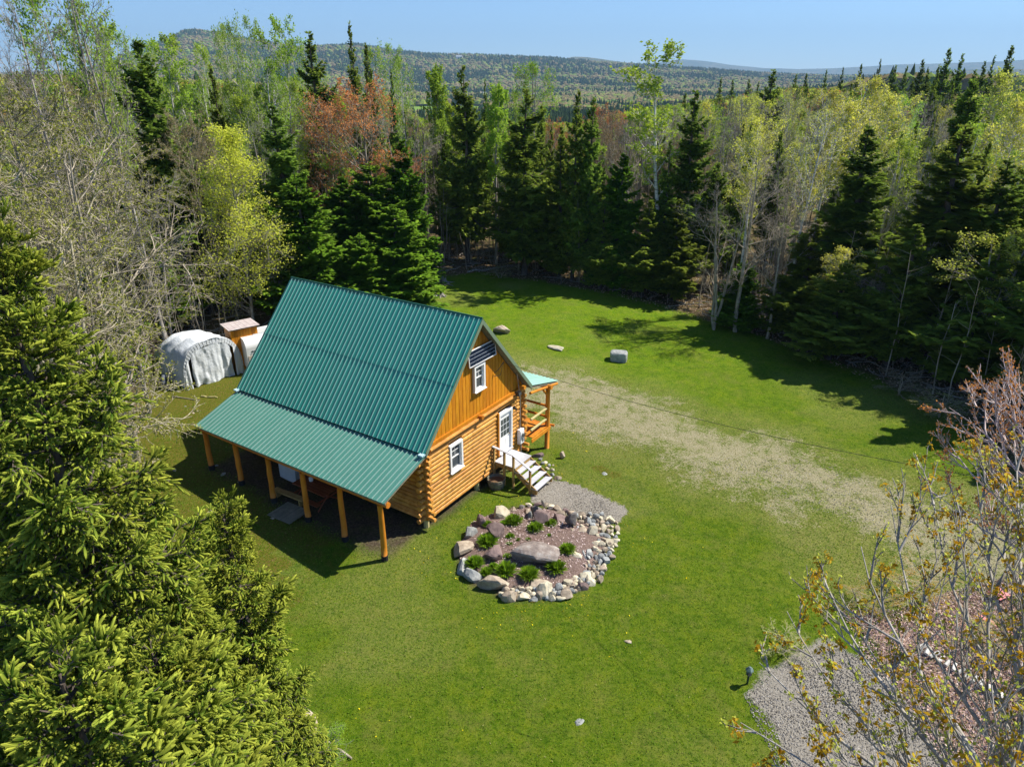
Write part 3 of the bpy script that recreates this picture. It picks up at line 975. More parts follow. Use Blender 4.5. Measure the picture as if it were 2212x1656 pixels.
for i in range(21):
    for j in range(4):
        o = bpy.data.objects.new('cell', cm); col.objects.link(o); o.parent = sp
        o.location = (.042, -PW / 2 + .03 + (PW - .06) * (i + .5) / 21, -PH / 2 + .03 + (PH - .06) * (j + .5) / 4)
sp.rotation_euler = (0, R(-6), YAW + math.pi)

# ---- electric meter, lamp, cable
mt = thing('meter_box', 'white electric meter box on the log wall right of the door', 'meter box', hW(-.12, 7.0, 1.35), YAW + math.pi)
m = MB(); m.box((.07, 0, 0), (.16, .36, .78)); m.box((.165, 0, -.02), (.03, .30, .68)); obj('case', m, M_WHITE, mt)
m = MB(); m.tube([(.17, 0, .08), (.27, 0, .08)], [.10, .095], 12); obj('meter_glass', m, M_GLASS, mt)
m = MB(); m.box((.185, .03, -.18), (.012, .14, .2)); obj('label_plate', m, plain_mat('dark_plate', (.12, .14, .16), .5), mt)
m = MB(); m.tube([(.06, -.05, .4), (.06, -.05, 2.1), (.04, -.3, 3.4)], .018, 6); m.tube([(.06, .05, -.4), (.06, .05, -1.0)], .025, 6); obj('conduit', m, B_GREY, mt)
lf = thing('floodlight', 'black box floodlight at the right end of the gable board wall', 'lamp', hW(-.3, 6.62, 3.80), YAW + math.pi)
m = MB(); m.box((0, 0, 0), (.16, .26, .2)); m.tube([(-.2, 0, -.02), (0, 0, 0)], .03, 6); obj('housing', m, M_BLACKBOX, lf)
m = MB(); m.box((.085, 0, 0), (.014, .2, .14)); obj('lens', m, M_GLASS, lf)
ls = thing('wall_sconce', 'small dark lamp beside the top right corner of the door', 'lamp', hW(-.14, 6.52, 3.05), YAW + math.pi)
m = MB(); m.box((-.02, 0, 0), (.06, .12, .16)); m.tube([(.0, 0, -.03), (.13, 0, -.06)], [.05, .04], 8); obj('housing', m, M_BLACKBOX, ls)
p0 = np.array(hW(-.32, 5.35, 5.82)); p1 = slant_pt(2300, 1062, 22.0)
tt = np.linspace(0, 1, 40)
cab = p0[None] * (1 - tt[:, None]) + p1[None] * tt[:, None]; cab[:, 2] -= 4 * .45 * tt * (1 - tt)
m = MB(); m.tube(cab, .008, 5)
m.tube([hW(-.05, 5.0, 5.35), hW(-.2, 5.1, 5.5), hW(-.32, 5.35, 5.82)], .015, 5)
m.tube([hW(-.05, 4.95, 5.2), hW(-.28, 5.15, 5.25), hW(-.32, 5.35, 5.82)], .015, 5)
tag(obj('power_cable', m, plain_mat('cable_rubber', (.06, .055, .05), .6)), 'thin dark overhead cable running from the gable over the lawn to the right', 'cable')

# ---- wooden steps
st = thing('wooden_steps', 'grey wooden landing and steps with a handrail leading to the white door', 'steps', hW(0, 0, 0), YAW + math.pi)
for i in range(8):
    m = MB(); m.box(hP(-.22 - i * .145, 5.5, .96), (.138, 1.42, .038)); obj('landing_board', m, W_GREY, st)
for i, (u_, z_) in enumerate(((-1.42, .76), (-1.72, .57), (-2.02, .37), (-2.33, .18))):
    m = MB(); m.box(hP(u_, 5.5, z_), (.30, 1.40, .038)); obj('tread', m, W_GREY, st)
for v_ in (4.83, 6.17):
    m = MB()
    q = [(-1.24, .94), (-2.48, .16), (-2.48, -.06), (-2.30, -.10), (-1.24, .66)]
    pts = [hP(a, v_ - .02, b) for a, b in q] + [hP(a, v_ + .02, b) for a, b in q]
    m.add(pts, [(0, 1, 2, 3, 4), (9, 8, 7, 6, 5)]); m.add(pts, [(i, 5 + i, 5 + (i + 1) % 5, (i + 1) % 5) for i in range(5)])
    obj('stringer', m, W_TREAT, st)
m = MB(); m.box(hP(-.72, 4.83, .84), (1.1, .045, .19)); m.box(hP(-.72, 6.17, .84), (1.1, .045, .19)); m.box(hP(-1.27, 5.5, .84), (.045, 1.3, .18)); obj('rim_joist', m, W_TREAT, st)
for u_, v_, zt in ((-.14, 4.78, 1.72), (-.72, 4.78, 1.66), (-1.22, 4.78, 1.60), (-2.12, 4.78, 1.12), (-.2, 6.16, .82), (-1.2, 6.16, .82)):
    m = MB(); m.box(hP(u_, v_, (zt - .3) / 2), (.09, .09, zt + .3)); obj('post', m, W_TREAT, st)
m = MB()
for a, b in ((hP(-.08, 4.78, 1.75), hP(-1.2, 4.78, 1.63)), (hP(-1.2, 4.78, 1.63), hP(-2.2, 4.78, 1.13))):
    A = Vector(a); B = Vector(b); dd = (B - A); L = dd.length; x = dd.normalized(); y = Vector((0, 1, 0)); z = x.cross(y)
    m.box(tuple((A + B) / 2), (L + .02, .13, .035), rot=Matrix((x, y, z)).transposed())
obj('handrail', m, W_GREY, st)

# ------------------------------------------------------------------ stones
def ico(sub):
    import bmesh
    bm = bmesh.new(); bmesh.ops.create_icosphere(bm, subdivisions=sub, radius=1)
    V = np.array([v.co[:] for v in bm.verts]); F = np.array([[v.index for v in f.verts] for f in bm.faces]); bm.free()
    return V, F


ICO = {2: ico(2), 3: ico(3)}


def rock_mb(sub, size, seed, cuts=7, rough=.06, rz=0, mat=0, block=0):
    rg = np.random.default_rng(seed)
    V, F = ICO[sub]; V = V.copy()
    if block: V = np.sign(V) * np.abs(V) ** block
    for _ in range(cuts):
        n = rg.normal(size=3); n[2] *= .8; n /= np.linalg.norm(n); d = rg.uniform(.50, .82)
        k = V @ n - d
        V = V - np.where(k > 0, k, 0)[:, None] * n
    V += rg.normal(0, rough * (.45 if sub == 3 else .6), V.shape)
    V = V * (np.array(size) / 2)
    c_, s_ = math.cos(rz), math.sin(rz)
    V = V @ np.array([[c_, -s_, 0], [s_, c_, 0], [0, 0, 1]]).T
    return MB().add(V, F, mat)


S_TAN = stone_mat('tan_stone', (.26, .20, .15), (.44, .36, .28), (.62, .54, .43))
S_GREY = stone_mat('blue_grey_stone', (.20, .22, .23), (.36, .37, .37), (.60, .60, .57))
S_PUR = stone_mat('purple_brown_stone', (.13, .09, .09), (.23, .165, .155), (.34, .26, .24))
S_CREAM = stone_mat('cream_stone', (.46, .40, .28), (.64, .57, .43), (.78, .73, .62))
S_BIG = stone_mat('veined_boulder_stone', (.16, .13, .12), (.34, .28, .25), (.58, .55, .52))
S_DARK = stone_mat('dark_boulder_stone', (.10, .09, .085), (.20, .18, .17), (.34, .32, .30))


def gp(X, Y):      # spot of the rock garden close-up -> photograph
    return at((1300 + X / 3.687) * .72005, (1480 + Y / 3.687) * .72005)


bc = gp(1100, 620)
GARD = thing('rock_garden', 'oval garden bed edged with many stones and filled with pinkish bark mulch', 'garden bed', (bc[0], bc[1], bc[2]))


def gl(X, Y):
    p = gp(X, Y); return (p[0] - bc[0], p[1] - bc[1], p[2] - bc[2])


# mulch mound
ring = [(300, 560), (420, 330), (640, 230), (860, 190), (1080, 150), (1340, 190), (1560, 300), (1760, 360), (1900, 480), (1880, 660), (1780, 800), (1700, 930), (1520, 1040), (1280, 1080), (1000, 1080), (720, 1040), (480, 960), (320, 820), (280, 680)]
rp = np.array([gl(*p)[:2] for p in ring]); cen = rp.mean(0)
V = []; nr = 9; na = len(rp) * 3
ang = np.linspace(0, len(rp), na, endpoint=False)
rpx = np.stack([np.interp(ang, np.arange(len(rp) + 1), np.append(rp[:, k], rp[0, k])) for k in (0, 1)], -1)
for i in range(nr + 1):
    f = i / nr
    xy = cen + (rpx - cen) * f
    z = .16 * (1 - f ** 4) + .03 * (fbm(xy[:, 0] * 3 + 5, xy[:, 1] * 3, 2) - .5)
    z = z + np.array([ground_z(a + bc[0], b + bc[1]) - bc[2] for a, b in xy]) + .03
    V.append(np.c_[xy, z])
V = np.concatenate(V)
F = [(i * na + j, i * na + (j + 1) % na, (i + 1) * na + (j + 1) % na, (i + 1) * na + j) for i in range(nr) for j in range(na)]
t = NT('pink_bark_mulch')
nz = t.noise(26, 4, .8, t.obj_co()); nz2 = t.noise(2.5, 3, .6, t.obj_co())
mc = t.ramp(nz, [(.3, (.05, .028, .028)), (.45, (.14, .095, .08)), (.58, (.25, .18, .16)), (.75, (.46, .37, .34))])
mc = t.mix(t.math('MULTIPLY', t.ramp(nz2, [(.5, (0, 0, 0)), (.7, (1, 1, 1))]), .5), mc, (.14, .085, .07))
MULCH = t.pbr(mc, .95, .1, 0, t.bump(nz, .04, .9))
obj('mulch_bed', MB().add(V, F), MULCH, GARD)
m = MB(); n = 1800
xy = []
poly = rp
while len(xy) < n:
    q = rng.uniform(rp.min(0), rp.max(0), (4000, 2)); q = q[in_poly(poly, q[:, 0], q[:, 1])]; xy += list(q)
xy = np.array(xy[:n]); A = rng.uniform(0, 6.28, n); s = rng.uniform(.015, .045, n)
f = np.clip(np.hypot(*(xy - cen).T) / 2.6, 0, 1)
c0 = np.c_[xy, .19 * (1 - f ** 4) + .045 + rng.uniform(0, .02, n)]
dx = np.c_[np.cos(A), np.sin(A), rng.uniform(-.4, .4, n)] * s[:, None]; dy = np.c_[-np.sin(A), np.cos(A), rng.uniform(-.3, .3, n)] * (s * .4)[:, None]
V = np.stack([c0 - dx - dy, c0 + dx - dy, c0 + dx + dy, c0 - dx + dy], 1).reshape(-1, 3)
chip = leaf_mat('bark_chips', (.16, .09, .09), (.72, .58, .56), 0, .01, .1)
obj('bark_chips', MB().add(V, np.arange(n * 4).reshape(-1, 4), 0, np.repeat(rng.random(n), 4)), chip, GARD)['kind'] = 'stuff'


def gstone(X, Y, w, h, mat, tall=.5, rz=None, seed=None, sub=2, parent=GARD, name='stone', tilt=0):
    p = gl(X, Y)
    k = .0043            # metres per close-up pixel here
    sx = w * k; sy = h * k * 1.4
    hh = max(.07, min(sx, sy) * tall)
    seed = int(X * 7 + Y * 13) if seed is None else seed
    mb = rock_mb(sub, (sx, sy, hh * 1.5), seed, 8, .03, block=.75)
    loc = (p[0], p[1], p[2] + hh * .35)
    if parent is None: loc = (loc[0] + bc[0], loc[1] + bc[1], loc[2] + bc[2])
    return obj(name, mb, mat, parent, loc, (R(tilt), 0, rng.uniform(-.25, .25) if rz is None else rz))


for a in ((405, 470, 150, 150, S_GREY, .5), (335, 650, 215, 185, S_TAN, .55), (330, 830, 110, 160, S_GREY, .6), (425, 940, 200, 110, S_GREY, .6),
          (670, 1035, 370, 110, S_TAN, .7), (545, 345, 130, 130, S_PUR, .8), (735, 255, 220, 110, S_CREAM, .7), (880, 195, 95, 60, S_TAN, .6),
          (980, 165, 80, 45, S_DARK, .6), (1050, 138, 75, 40, S_CREAM, .6), (1040, 225, 90, 90, S_TAN, .6), (1150, 130, 120, 40, S_PUR, .5),
          (1240, 130, 90, 45, S_TAN, .5), (1300, 165, 90, 55, S_CREAM, .5), (1380, 180, 100, 60, S_TAN, .5), (1470, 205, 90, 55, S_PUR, .5),
          (1540, 225, 90, 50, S_TAN, .5), (1400, 235, 110, 60, S_TAN, .5), (1395, 310, 150, 130, S_PUR, .5), (1755, 440, 130, 100, S_CREAM, .8),
          (1640, 430, 110, 70, S_TAN, .5), (1530, 440, 90, 60, S_TAN, .5), (1480, 480, 100, 60, S_GREY, .5), (1430, 540, 90, 90, S_TAN, .45), (1410, 600, 90, 80, S_TAN, .4),
          (1575, 700, 105, 140, S_CREAM, .55), (1660, 700, 50, 120, S_GREY, .8), (1715, 700, 80, 120, S_GREY, .7), (1940, 555, 110, 90, S_CREAM, .6),
          (1230, 1110, 210, 100, S_CREAM, .7), (1150, 1020, 230, 90, S_TAN, .4), (1000, 1160, 130, 60, S_CREAM, .6), (1470, 1150, 120, 80, S_TAN, .6),
          (840, 1160, 150, 80, S_TAN, .7), (1400, 1175, 120, 45, S_CREAM, .6), (1320, 1170, 70, 50, S_CREAM, .6), (1100, 1185, 90, 40, S_GREY, .6), (1670, 930, 130, 80, S_CREAM, .5),
          (1660, 1040, 100, 70, S_PUR, .6), (1740, 980, 90, 110, S_CREAM, .6)):
    gstone(*a)
# loose rubble of small stones along the right and the front rim
path = np.array([(1620, 320), (1800, 310), (1930, 370), (1950, 470), (1900, 560), (1890, 650), (1820, 720), (1790, 820), (1770, 900), (1700, 960), (1560, 1020), (1440, 1080), (1280, 1130), (1120, 1110), (960, 1100), (800, 1130)], float)
seg = np.hypot(*np.diff(path, axis=0).T); cum = np.append(0, np.cumsum(seg))
pl = []; tries = 0
while len(pl) < 190 and tries < 20000:
    tries += 1
    s_ = rng.uniform(0, cum[-1]); wd = 95 if s_ < 900 else 62
    px_ = np.interp(s_, cum, path[:, 0]) + rng.uniform(-wd, wd); py_ = np.interp(s_, cum, path[:, 1]) + rng.uniform(-wd, wd) * .8
    w = rng.uniform(42, 88)
    if all(math.hypot(px_ - a, (py_ - b) * 1.15) > (w + c) * .40 for a, b, c in pl): pl.append((px_, py_, w))
for i, (a, b, c) in enumerate(pl):
    gstone(a, b, c, c * rng.uniform(.65, .95), [S_TAN, S_GREY, S_CREAM, S_CREAM, S_GREY, S_TAN][rng.integers(0, 6)], rng.uniform(.5, .8), rng.uniform(0, 3.1))


def boulder(px, py, size, mat, label, seed, rz=0, *a_, **k_):
    return boulder_(px, py, size, mat, label, seed, rz, *a_, **k_)


def boulder_(px, py, size, mat, label, seed, rz=0, sink=.25, sub=3, name='boulder', cat='rock', tilt=(0, 0), group=None, garden=False, cuts=9, rough=.045, block=0):
    p = gp(px, py) if garden else at(px, py)
    if garden: size = (size[0] * .86, size[1] * 1.0, size[2] * .74)
    mb = rock_mb(sub, size, seed, cuts, rough, block=block)
    o = obj(name, mb, mat, None, (p[0], p[1], p[2] + size[2] * (.5 - sink) + (.12 if garden else 0)), (R(tilt[0]), R(tilt[1]), rz))
    return tag(o, label, cat, group)


G_ = True
boulder(1140, 760, (2.75, 1.45, 1.15), S_BIG, 'largest long veined boulder in the middle of the rock garden', 5, R(-6), .2, garden=True, group='boulders set in the rock garden', cuts=6)
boulder(690, 500, (1.05, .85, 1.0), S_PUR, 'purple brown pointed boulder in the upper left of the rock garden', 9, R(20), .15, garden=True, tilt=(8, 15), group='boulders set in the rock garden')
boulder(670, 730, (1.05, .95, .8), S_PUR, 'low mauve brown boulder left of the largest rock garden boulder', 12, R(60), .2, garden=True, group='boulders set in the rock garden')
boulder(1140, 270, (.62, .6, .85), S_DARK, 'dark brown block between leaning slabs at the back of the rock garden', 15, 0, .1, garden=True, block=.5, tilt=(0, -20), group='boulders set in the rock garden')
boulder(1215, 340, (.95, .45, 1.05), S_PUR, 'tall grey mauve slab leaning at the back of the rock garden', 18, R(15), .15, garden=True, block=.6, tilt=(-28, -8), group='boulders set in the rock garden')
boulder(1530, 380, (.68, .6, 1.0), S_DARK, 'dark upright square block at the back right of the rock garden', 23, R(10), .1, garden=True, block=.5, tilt=(0, 5), group='boulders set in the rock garden', cuts=11, rough=.03)
boulder(1075, 300, (.3, .25, .55), S_GREY, 'small blue grey upright stone beside the dark brown block', 26, 0, .1, garden=True, sub=2, group='boulders set in the rock garden')
boulder(1212, 175, (.12, .4, .6), S_GREY, 'thin pale slab standing behind the leaning slab', 27, R(20), .1, garden=True, sub=2, group='boulders set in the rock garden', tilt=(0, -12))
# rocks on the lawn
boulder(1084, 718, (1.5, .9, .7), S_TAN, 'flat topped tan boulder on the far lawn beside the ridge of the roof', 31, R(-10), .15, block=.6)
boulder(1202, 754, (1.5, .55, .3), S_CREAM, 'pale flat wedge shaped stone lying on the far lawn', 34, R(-30), .2, sub=2)
boulder(1336, 778, (1.15, .85, .75), S_GREY, 'grey block shaped boulder on the far lawn nearest the drive', 37, R(-12), .12, cuts=0, rough=.035, block=.35)
boulder(1165, 985, (.9, .4, .3), S_PUR, 'low pink grey rock on the grass beside the cabin corner', 38, R(20), .3)
boulder(1215, 989, (.35, .3, .5), S_TAN, 'small rough upright rock on the grass right of the cabin steps', 40, 0, .2, sub=2)
boulder(1205, 1034, (.4, .3, .25), S_TAN, 'small brown rock at the far edge of the gravel path', 42, 0, .3, sub=2)
boulder(650, 1590, (1.0, 1.7, .9), S_TAN, 'large weathered grey brown boulder half under the spruce boughs', 45, R(15), .25, tilt=(0, 10))
boulder(612, 1632, (.5, 1.0, .5), S_CREAM, 'white stone below the large boulder at the spruce edge', 47, R(5), .2)
for i, (a, b, w, l) in enumerate(((1357, 1384, .4, 'flat pale stone flush with the lawn below the rock garden'), (1252, 1560, .5, 'pale flat stone in the lawn near the bottom of the view'), 
                                   (452, 1108, .55, 'mossy pale stone in the grass left of the porch'), (482, 1023, .5, 'pair of pale flat stones by the leftmost porch post'), (377, 1015, .45, 'pale stone in the grass beside the spruce boughs'), (468, 1005, .3, 'grey stone near the foot of the leftmost porch post'), (520, 1040, .5, 'bluish flat stone in the cabin shadow'),
                                   (400, 878, .3, 'white stone in the grass below the tarp shelter'), (418, 892, .35, 'whitish stone right of the others below the tarp shelter'), (364, 893, .2, 'tiny pale stone left below the tarp shelter'), (590, 1118, .4, 'grey stone in the grass of the cabin shadow'), (1305, 1022, .6, 'low stone in the bare patch beyond the gravel path'), (1195, 1004, .3, 'light rock on the edge of the steps border'))):
    boulder(a, b, (w * .8, w * .6, .10), [S_TAN, S_GREY][i % 2], l, 60 + i, i * .7, .62, 2, 'flat_stone')
for i, (a, b) in enumerate(((1168, 993), (1178, 1000), (1186, 1007), (1192, 1016), (1172, 1002), (1182, 1013), (1193, 1026))):
    boulder(a, b, (.28, .22, .2), [S_GREY, S_CREAM][i % 2], 'small pale stone in the heap beside the wooden steps', 90 + i, i, .3, 2, 'stone', group='heap of pale stones beside the steps')


# ---- small tufted shrubs of the rock garden
def tuft_mesh(name, n, h, rad, seed):
    rg = np.random.default_rng(seed)
    a = rg.uniform(0, 6.283, n); lean = rg.uniform(0, 1, n) ** .7
    base = np.c_[np.cos(a) * rad * .35 * lean, np.sin(a) * rad * .35 * lean, np.zeros(n)]
    L = h * rg.uniform(.7, 1.15, n)
    tip = base + np.c_[np.cos(a) * rad * lean * rg.uniform(.6, 1.1, n), np.sin(a) * rad * lean * rg.uniform(.6, 1.1, n), L * (1 - .55 * lean ** 2)]
    w = rg.uniform(.012, .026, n)
    sd_ = np.c_[-np.sin(a), np.cos(a), rg.uniform(-.5, .5, n)] * w[:, None]
    mid = base * .45 + tip * .55 + np.array([0, 0, .04])
    V = np.stack([base - sd_ * .5, base + sd_ * .5, mid + sd_, tip, mid - sd_], 1).reshape(-1, 3)
    F4 = np.arange(n)[:, None] * 5 + np.array([[0, 1, 2, 4]]); F3 = np.arange(n)[:, None] * 5 + np.array([[2, 3, 4]])
    tone = np.repeat(rg.random(n), 5) * np.tile([.4, .4, .8, 1, .8], n)
    mb = MB(); mb.add(V, F4, 0, tone); mb.F.append((F3, 0))
    return mb.mesh(name)


M_TUFT = leaf_mat('tuft_leaves', (.08, .18, .008), (.30, .48, .03), .45, .015, .15)
tm = [tuft_mesh('tufted_plant', 520, .42, .40, s_) for s_ in (1, 2, 3)]
for me_ in tm: me_.materials.append(M_TUFT)
for X, Y, w, l in ((600, 360, 100, 'small green tufted plant behind the purple pointed boulder'), (890, 330, 170, 'broad green tufted plant at the back left of the rock garden'), (785, 350, 90, 'yellowish low tufted plant beside the broad one'),
                   (1130, 410, 155, 'round green tufted plant in front of the leaning slab'), (1300, 350, 115, 'upright green tufted plant right of the leaning slab'), (850, 490, 85, 'small low tufted plant right of the purple pointed boulder'),
                   (605, 565, 190, 'wide green tufted plant between the two purple boulders'), (840, 575, 65, 'tiny tufted plant above the largest boulder'), (820, 715, 80, 'small sprig left of the largest boulder'),
                   (460, 800, 165, 'round green tufted plant inside the left rim stones'), (590, 890, 115, 'dark ragged low plant near the front left rim'), (665, 820, 80, 'small leafy sprig below the low mauve boulder'), (800, 885, 190, 'large round tufted plant in front of the low mauve boulder'),
                   (1060, 925, 175, 'wide tufted plant in front of the largest boulder'), (1360, 855, 180, 'tall tufted plant at the right foot of the largest boulder'), (1485, 645, 150, 'green tufted plant left of the cream slabs'), (1280, 480, 60, 'tiny seedling in the open mulch'), (940, 525, 55, 'tiny seedling left in the open mulch'), (1050, 525, 60, 'small seedling in the middle of the open mulch')):
    p = gp(X, Y + 25); s_ = w * .0050 / .90
    o = bpy.data.objects.new('tufted_plant', tm[int(X) % 3]); col.objects.link(o)
    o.location = (p[0], p[1], p[2] + .12); o.scale = (s_, s_, s_ * 1.05); o.rotation_euler = (0, 0, X)
    tag(o, l, 'plant', 'tufted plants in the rock garden')

# ------------------------------------------------------------------ half barrel
p = at(1072, 1052)
bt = thing('half_barrel_planter', 'weathered half barrel planter of bare soil beside the wooden steps', 'planter', (p[0], p[1], p[2]))
for i in range(16):
    a = i * math.tau / 16; m = MB()
    for z0, z1, r0, r1 in ((0, .25, .33, .40), (.25, .50, .40, .43)):
        da = math.tau / 32 * .93
        q = [(r0 * math.cos(a - da), r0 * math.sin(a - da), z0), (r0 * math.cos(a + da), r0 * math.sin(a + da), z0), (r1 * math.cos(a + da), r1 * math.sin(a + da), z1), (r1 * math.cos(a - da), r1 * math.sin(a - da), z1)]
        k = .91
        q += [(x * k, y * k, z) for x, y, z in q]
        m.add(q, [(0, 1, 2, 3), (7, 6, 5, 4), (2, 6, 7, 3), (0, 3, 7, 4), (1, 5, 6, 2)])
    obj('stave', m, W_OLDG, bt)
for z, r in ((.12, .372), (.40, .425)):
    a = np.linspace(0, math.tau, 25)
    m = MB(); m.tube(np.c_[r * np.cos(a), r * np.sin(a), np.full(25, z)], .014, 4, cap=False); obj('hoop', m, B_BROWN, bt)
m = MB(); a = np.linspace(0, math.tau, 21)[:-1]; m.add(np.r_[np.c_[.38 * np.cos(a), .38 * np.sin(a), np.full(20, .36)], [[0, 0, .40]]], [(i, (i + 1) % 20, 20) for i in range(20)]); obj('soil', m, plain_mat('potting_soil', (.16, .10, .06), .95, .1, 0, .5, 20), bt)

# ------------------------------------------------------------------ tarp shelter
FL = np.array(at(402, 842)[:2]); FRt = np.array(at(527, 803)[:2])
wv = FRt - FL; TW = np.linalg.norm(wv); wv /= TW; dv = np.array([-wv[1], wv[0]])
tz = ground_z(*((FL + FRt) / 2)) - .03
TH = 2.62; TL_ = 4.5
ts = thing('tarp_shelter', 'arched grey and white fabric storage shelter with a closed front curtain', 'shelter', ((FL + FRt)[0] / 2, (FL + FRt)[1] / 2, tz), math.atan2(wv[1], wv[0]))


def arch(s, w=TW, h=TH):      # s 0..1 -> x, z
    a = math.pi * (1 - s)
    x = math.cos(a); z = math.sin(a)
    e = .62
    return (w / 2 * math.copysign(abs(x) ** .8, x), h * abs(z) ** e)


NS, NL = 41, 40
V = []
for j in range(NL):
    f = j / (NL - 1); y = f * TL_
    for i in range(NS):
        s_ = i / (NS - 1)
        x, z = arch(s_)
        shrink = 1 - .30 * ss(.72, 1.0, f)
        hip = 1 - .28 * ss(.70, 1.0, f) - .10 * ss(.2, .8, f)
        n_ = .16 * (fbm(s_ * 9 + 3, f * 8, 4) - .5) + .045 * math.sin(f * 22 + s_ * 6) * math.sin(s_ * 3.14) + .04 * (fbm(s_ * 25, f * 20, 3) - .5)
        sag = -.09 * math.sin(f * math.pi * 4) ** 2 * math.sin(s_ * math.pi)
        k = 1 + n_ * .55
        V.append((x * k * (.5 + .5 * shrink), y + .1 * math.sin(s_ * 9), max(0, z * hip * k + sag) + .0))
F = [(j * NS + i, j * NS + i + 1, (j + 1) * NS + i + 1, (j + 1) * NS + i) for j in range(NL - 1) for i in range(NS - 1)]
bk = [(NL - 1) * NS + i for i in range(NS)]
t = NT('grey_tarp')
n1 = t.noise(1.2, 4, .6, t.obj_co()); n2 = t.noise(7, 5, .7, t.obj_co())
tc_ = t.ramp(n1, [(.3, (.52, .56, .62)), (.7, (.70, .73, .77))])
tc_ = t.mix(t.math('MULTIPLY', t.ramp(n2, [(.55, (0, 0, 0)), (.75, (1, 1, 1))]), .35), tc_, (.42, .45, .49))
M_TARP = t.pbr(tc_, .55, .35, 0, t.bump(n2, .06, .8))
m = MB(); m.add(V, F); m.F.append((np.array([bk]), 0))
co_ = obj('cover', m.mesh('cover', True), M_TARP, ts)
# front hem band with stitched tabs
m = MB()
for i in range(60):
    s_ = (i + .5) / 60; x, z = arch(s_); x0, z0 = arch(s_ - .45 / 60); x1, z1 = arch(s_ + .45 / 60)
    k = .90; d_ = -.05 - .02 * (i % 2)
    m.add([(x0 * 1.01, d_, z0 * 1.01), (x1 * 1.01, d_, z1 * 1.01), (x1 * k, d_ - .02, z1 * k), (x0 * k, d_ - .02, z0 * k), (x0 * 1.02, .12, z0 * 1.02), (x1 * 1.02, .12, z1 * 1.02)], [(3, 2, 1, 0), (0, 1, 5, 4)])
obj('hem_band', m, M_TARP, ts)
# front curtain: folds
NX, NZ = 60, 16; V = []
for i in range(NX):
    f = i / (NX - 1); x = (-.69 + 1.33 * f) * TW / 2
    top = 0
    for s_ in np.linspace(0.02, .98, 160):
        ax, az_ = arch(s_)
        if ax * .92 >= x: top = az_ * .90; break
    for j in range(NZ):
        g = j / (NZ - 1)
        y = -.07 - .06 * (1 - g) * math.sin(f * 17 + 2.5 * math.sin(f * 7)) - .02 * (1 - g) * math.sin(f * 47) + .16 * (fbm(f * 9, g * 6, 4) - .5)
        V.append((x + .02 * math.sin(g * 9 + f * 20), y, .05 + .05 * math.sin(f * 11) + (top - .05) * g))
F = [(i * NZ + j, (i + 1) * NZ + j, (i + 1) * NZ + j + 1, i * NZ + j + 1) for i in range(NX - 1) for j in range(NZ - 1)]
obj('front_curtain', MB().add(V, F).mesh('front_curtain', True), M_TARP, ts)
for x0, x1 in ((-.99, -.78), (.72, .97)):
    V = []
    for i in range(8):
        f = i / 7; x = (x0 + (x1 - x0) * f) * TW / 2; top = 0
        for s_ in np.linspace(0.01, .99, 200):
            ax, az_ = arch(s_)
            if ax * .97 >= x: top = az_ * .9; break
        for j in range(10):
            g = j / 9; V.append((x, -.10 - .06 * math.sin(f * 9 + g * 2) * (1 - g * .5), .02 + max(.05, top) * g))
    F = [(i * 10 + j, (i + 1) * 10 + j, (i + 1) * 10 + j + 1, i * 10 + j + 1) for i in range(7) for j in range(9)]
    obj('side_flap', MB().add(V, F).mesh('side_flap', True), M_TARP, ts)
m = MB()
for s_ in (-1, 1):
    for y in (.1, 1.5, 2.9): m.tube([(s_ * TW / 2 * .98, y, -.1), (s_ * TW / 2 * .96, y, .7)], .025, 6)
obj('frame_leg', m, B_GREY, ts)
p = at(357, 836)
tw = thing('trailer_wheel', 'grey spare wheel leaning low against the left side of the tarp shelter', 'wheel', (p[0], p[1], p[2] + .36), R(20))
a = np.linspace(0, math.tau, 21)
m = MB(); m.tube(np.c_[np.zeros(21), .30 * np.cos(a), .30 * np.sin(a)], .10, 8, cap=False); obj('tyre', m, plain_mat('grey_tyre', (.10, .11, .14), .8), tw)
m = MB(); m.tube([(-.06, 0, 0), (.06, 0, 0)], .21, 14); obj('rim', m, plain_mat('grey_rim', (.30, .33, .40), .5), tw)

# ------------------------------------------------------------------ tool shed (orange privy) and camper behind the cabin
p = at(533, 792)
sh = thing('privy_shed', 'narrow tall orange wooden shed with a pale lean-to roof behind the camper', 'shed', (p[0], p[1], p[2] - .05), R(38))
SW, SD, H0, H1 = 1.55, 1.3, 2.75, 2.75
for i in range(9):
    m = MB(); m.box((-SW / 2 + SW / 9 * (i + .5), -SD / 2, H0 / 2), (SW / 9 - .012, .03, H0)); obj('board', m, W_BOARD, sh)
    m = MB(); m.box((-SW / 2 + SW / 9 * (i + .5), SD / 2, H0 / 2), (SW / 9 - .012, .03, H0)); obj('board', m, W_BOARD, sh)
for i in range(7):
    for s_ in (-1, 1):
        m = MB(); m.box((s_ * SW / 2, -SD / 2 + SD / 7 * (i + .5), H0 / 2), (.03, SD / 7 - .012, H0)); obj('board', m, W_BOARD, sh)
m = MB(); m.box((0, 0, H0 / 2), (SW - .06, SD - .06, H0 - .04)); obj('frame', m, plain_mat('shed_core', (.12, .04, .008), .9), sh)
rt = NT('pale_shed_roofing')
pale = rt.pbr(rt.ramp(rt.noise(3, 4, .6, rt.obj_co((1, 6, 1))), [(.35, (.38, .30, .30)), (.65, (.62, .56, .56))]), .5, .3)
for s_ in (-.5, .5):
    V, F = ribbed_panel(SW / 2 + .16, SD + .34, ribs=3, rib_h=.010, base_w=.05, top_w=.03, minor=False)
    V = V + np.array([s_ * (SW / 2 + .16) - (SW / 2 + .16) / 2, (SD + .34) / 2, H0 + .08 + (0.004 if s_ > 0 else 0)])
    o = obj('roof_panel', MB().add(V, F), pale, sh)
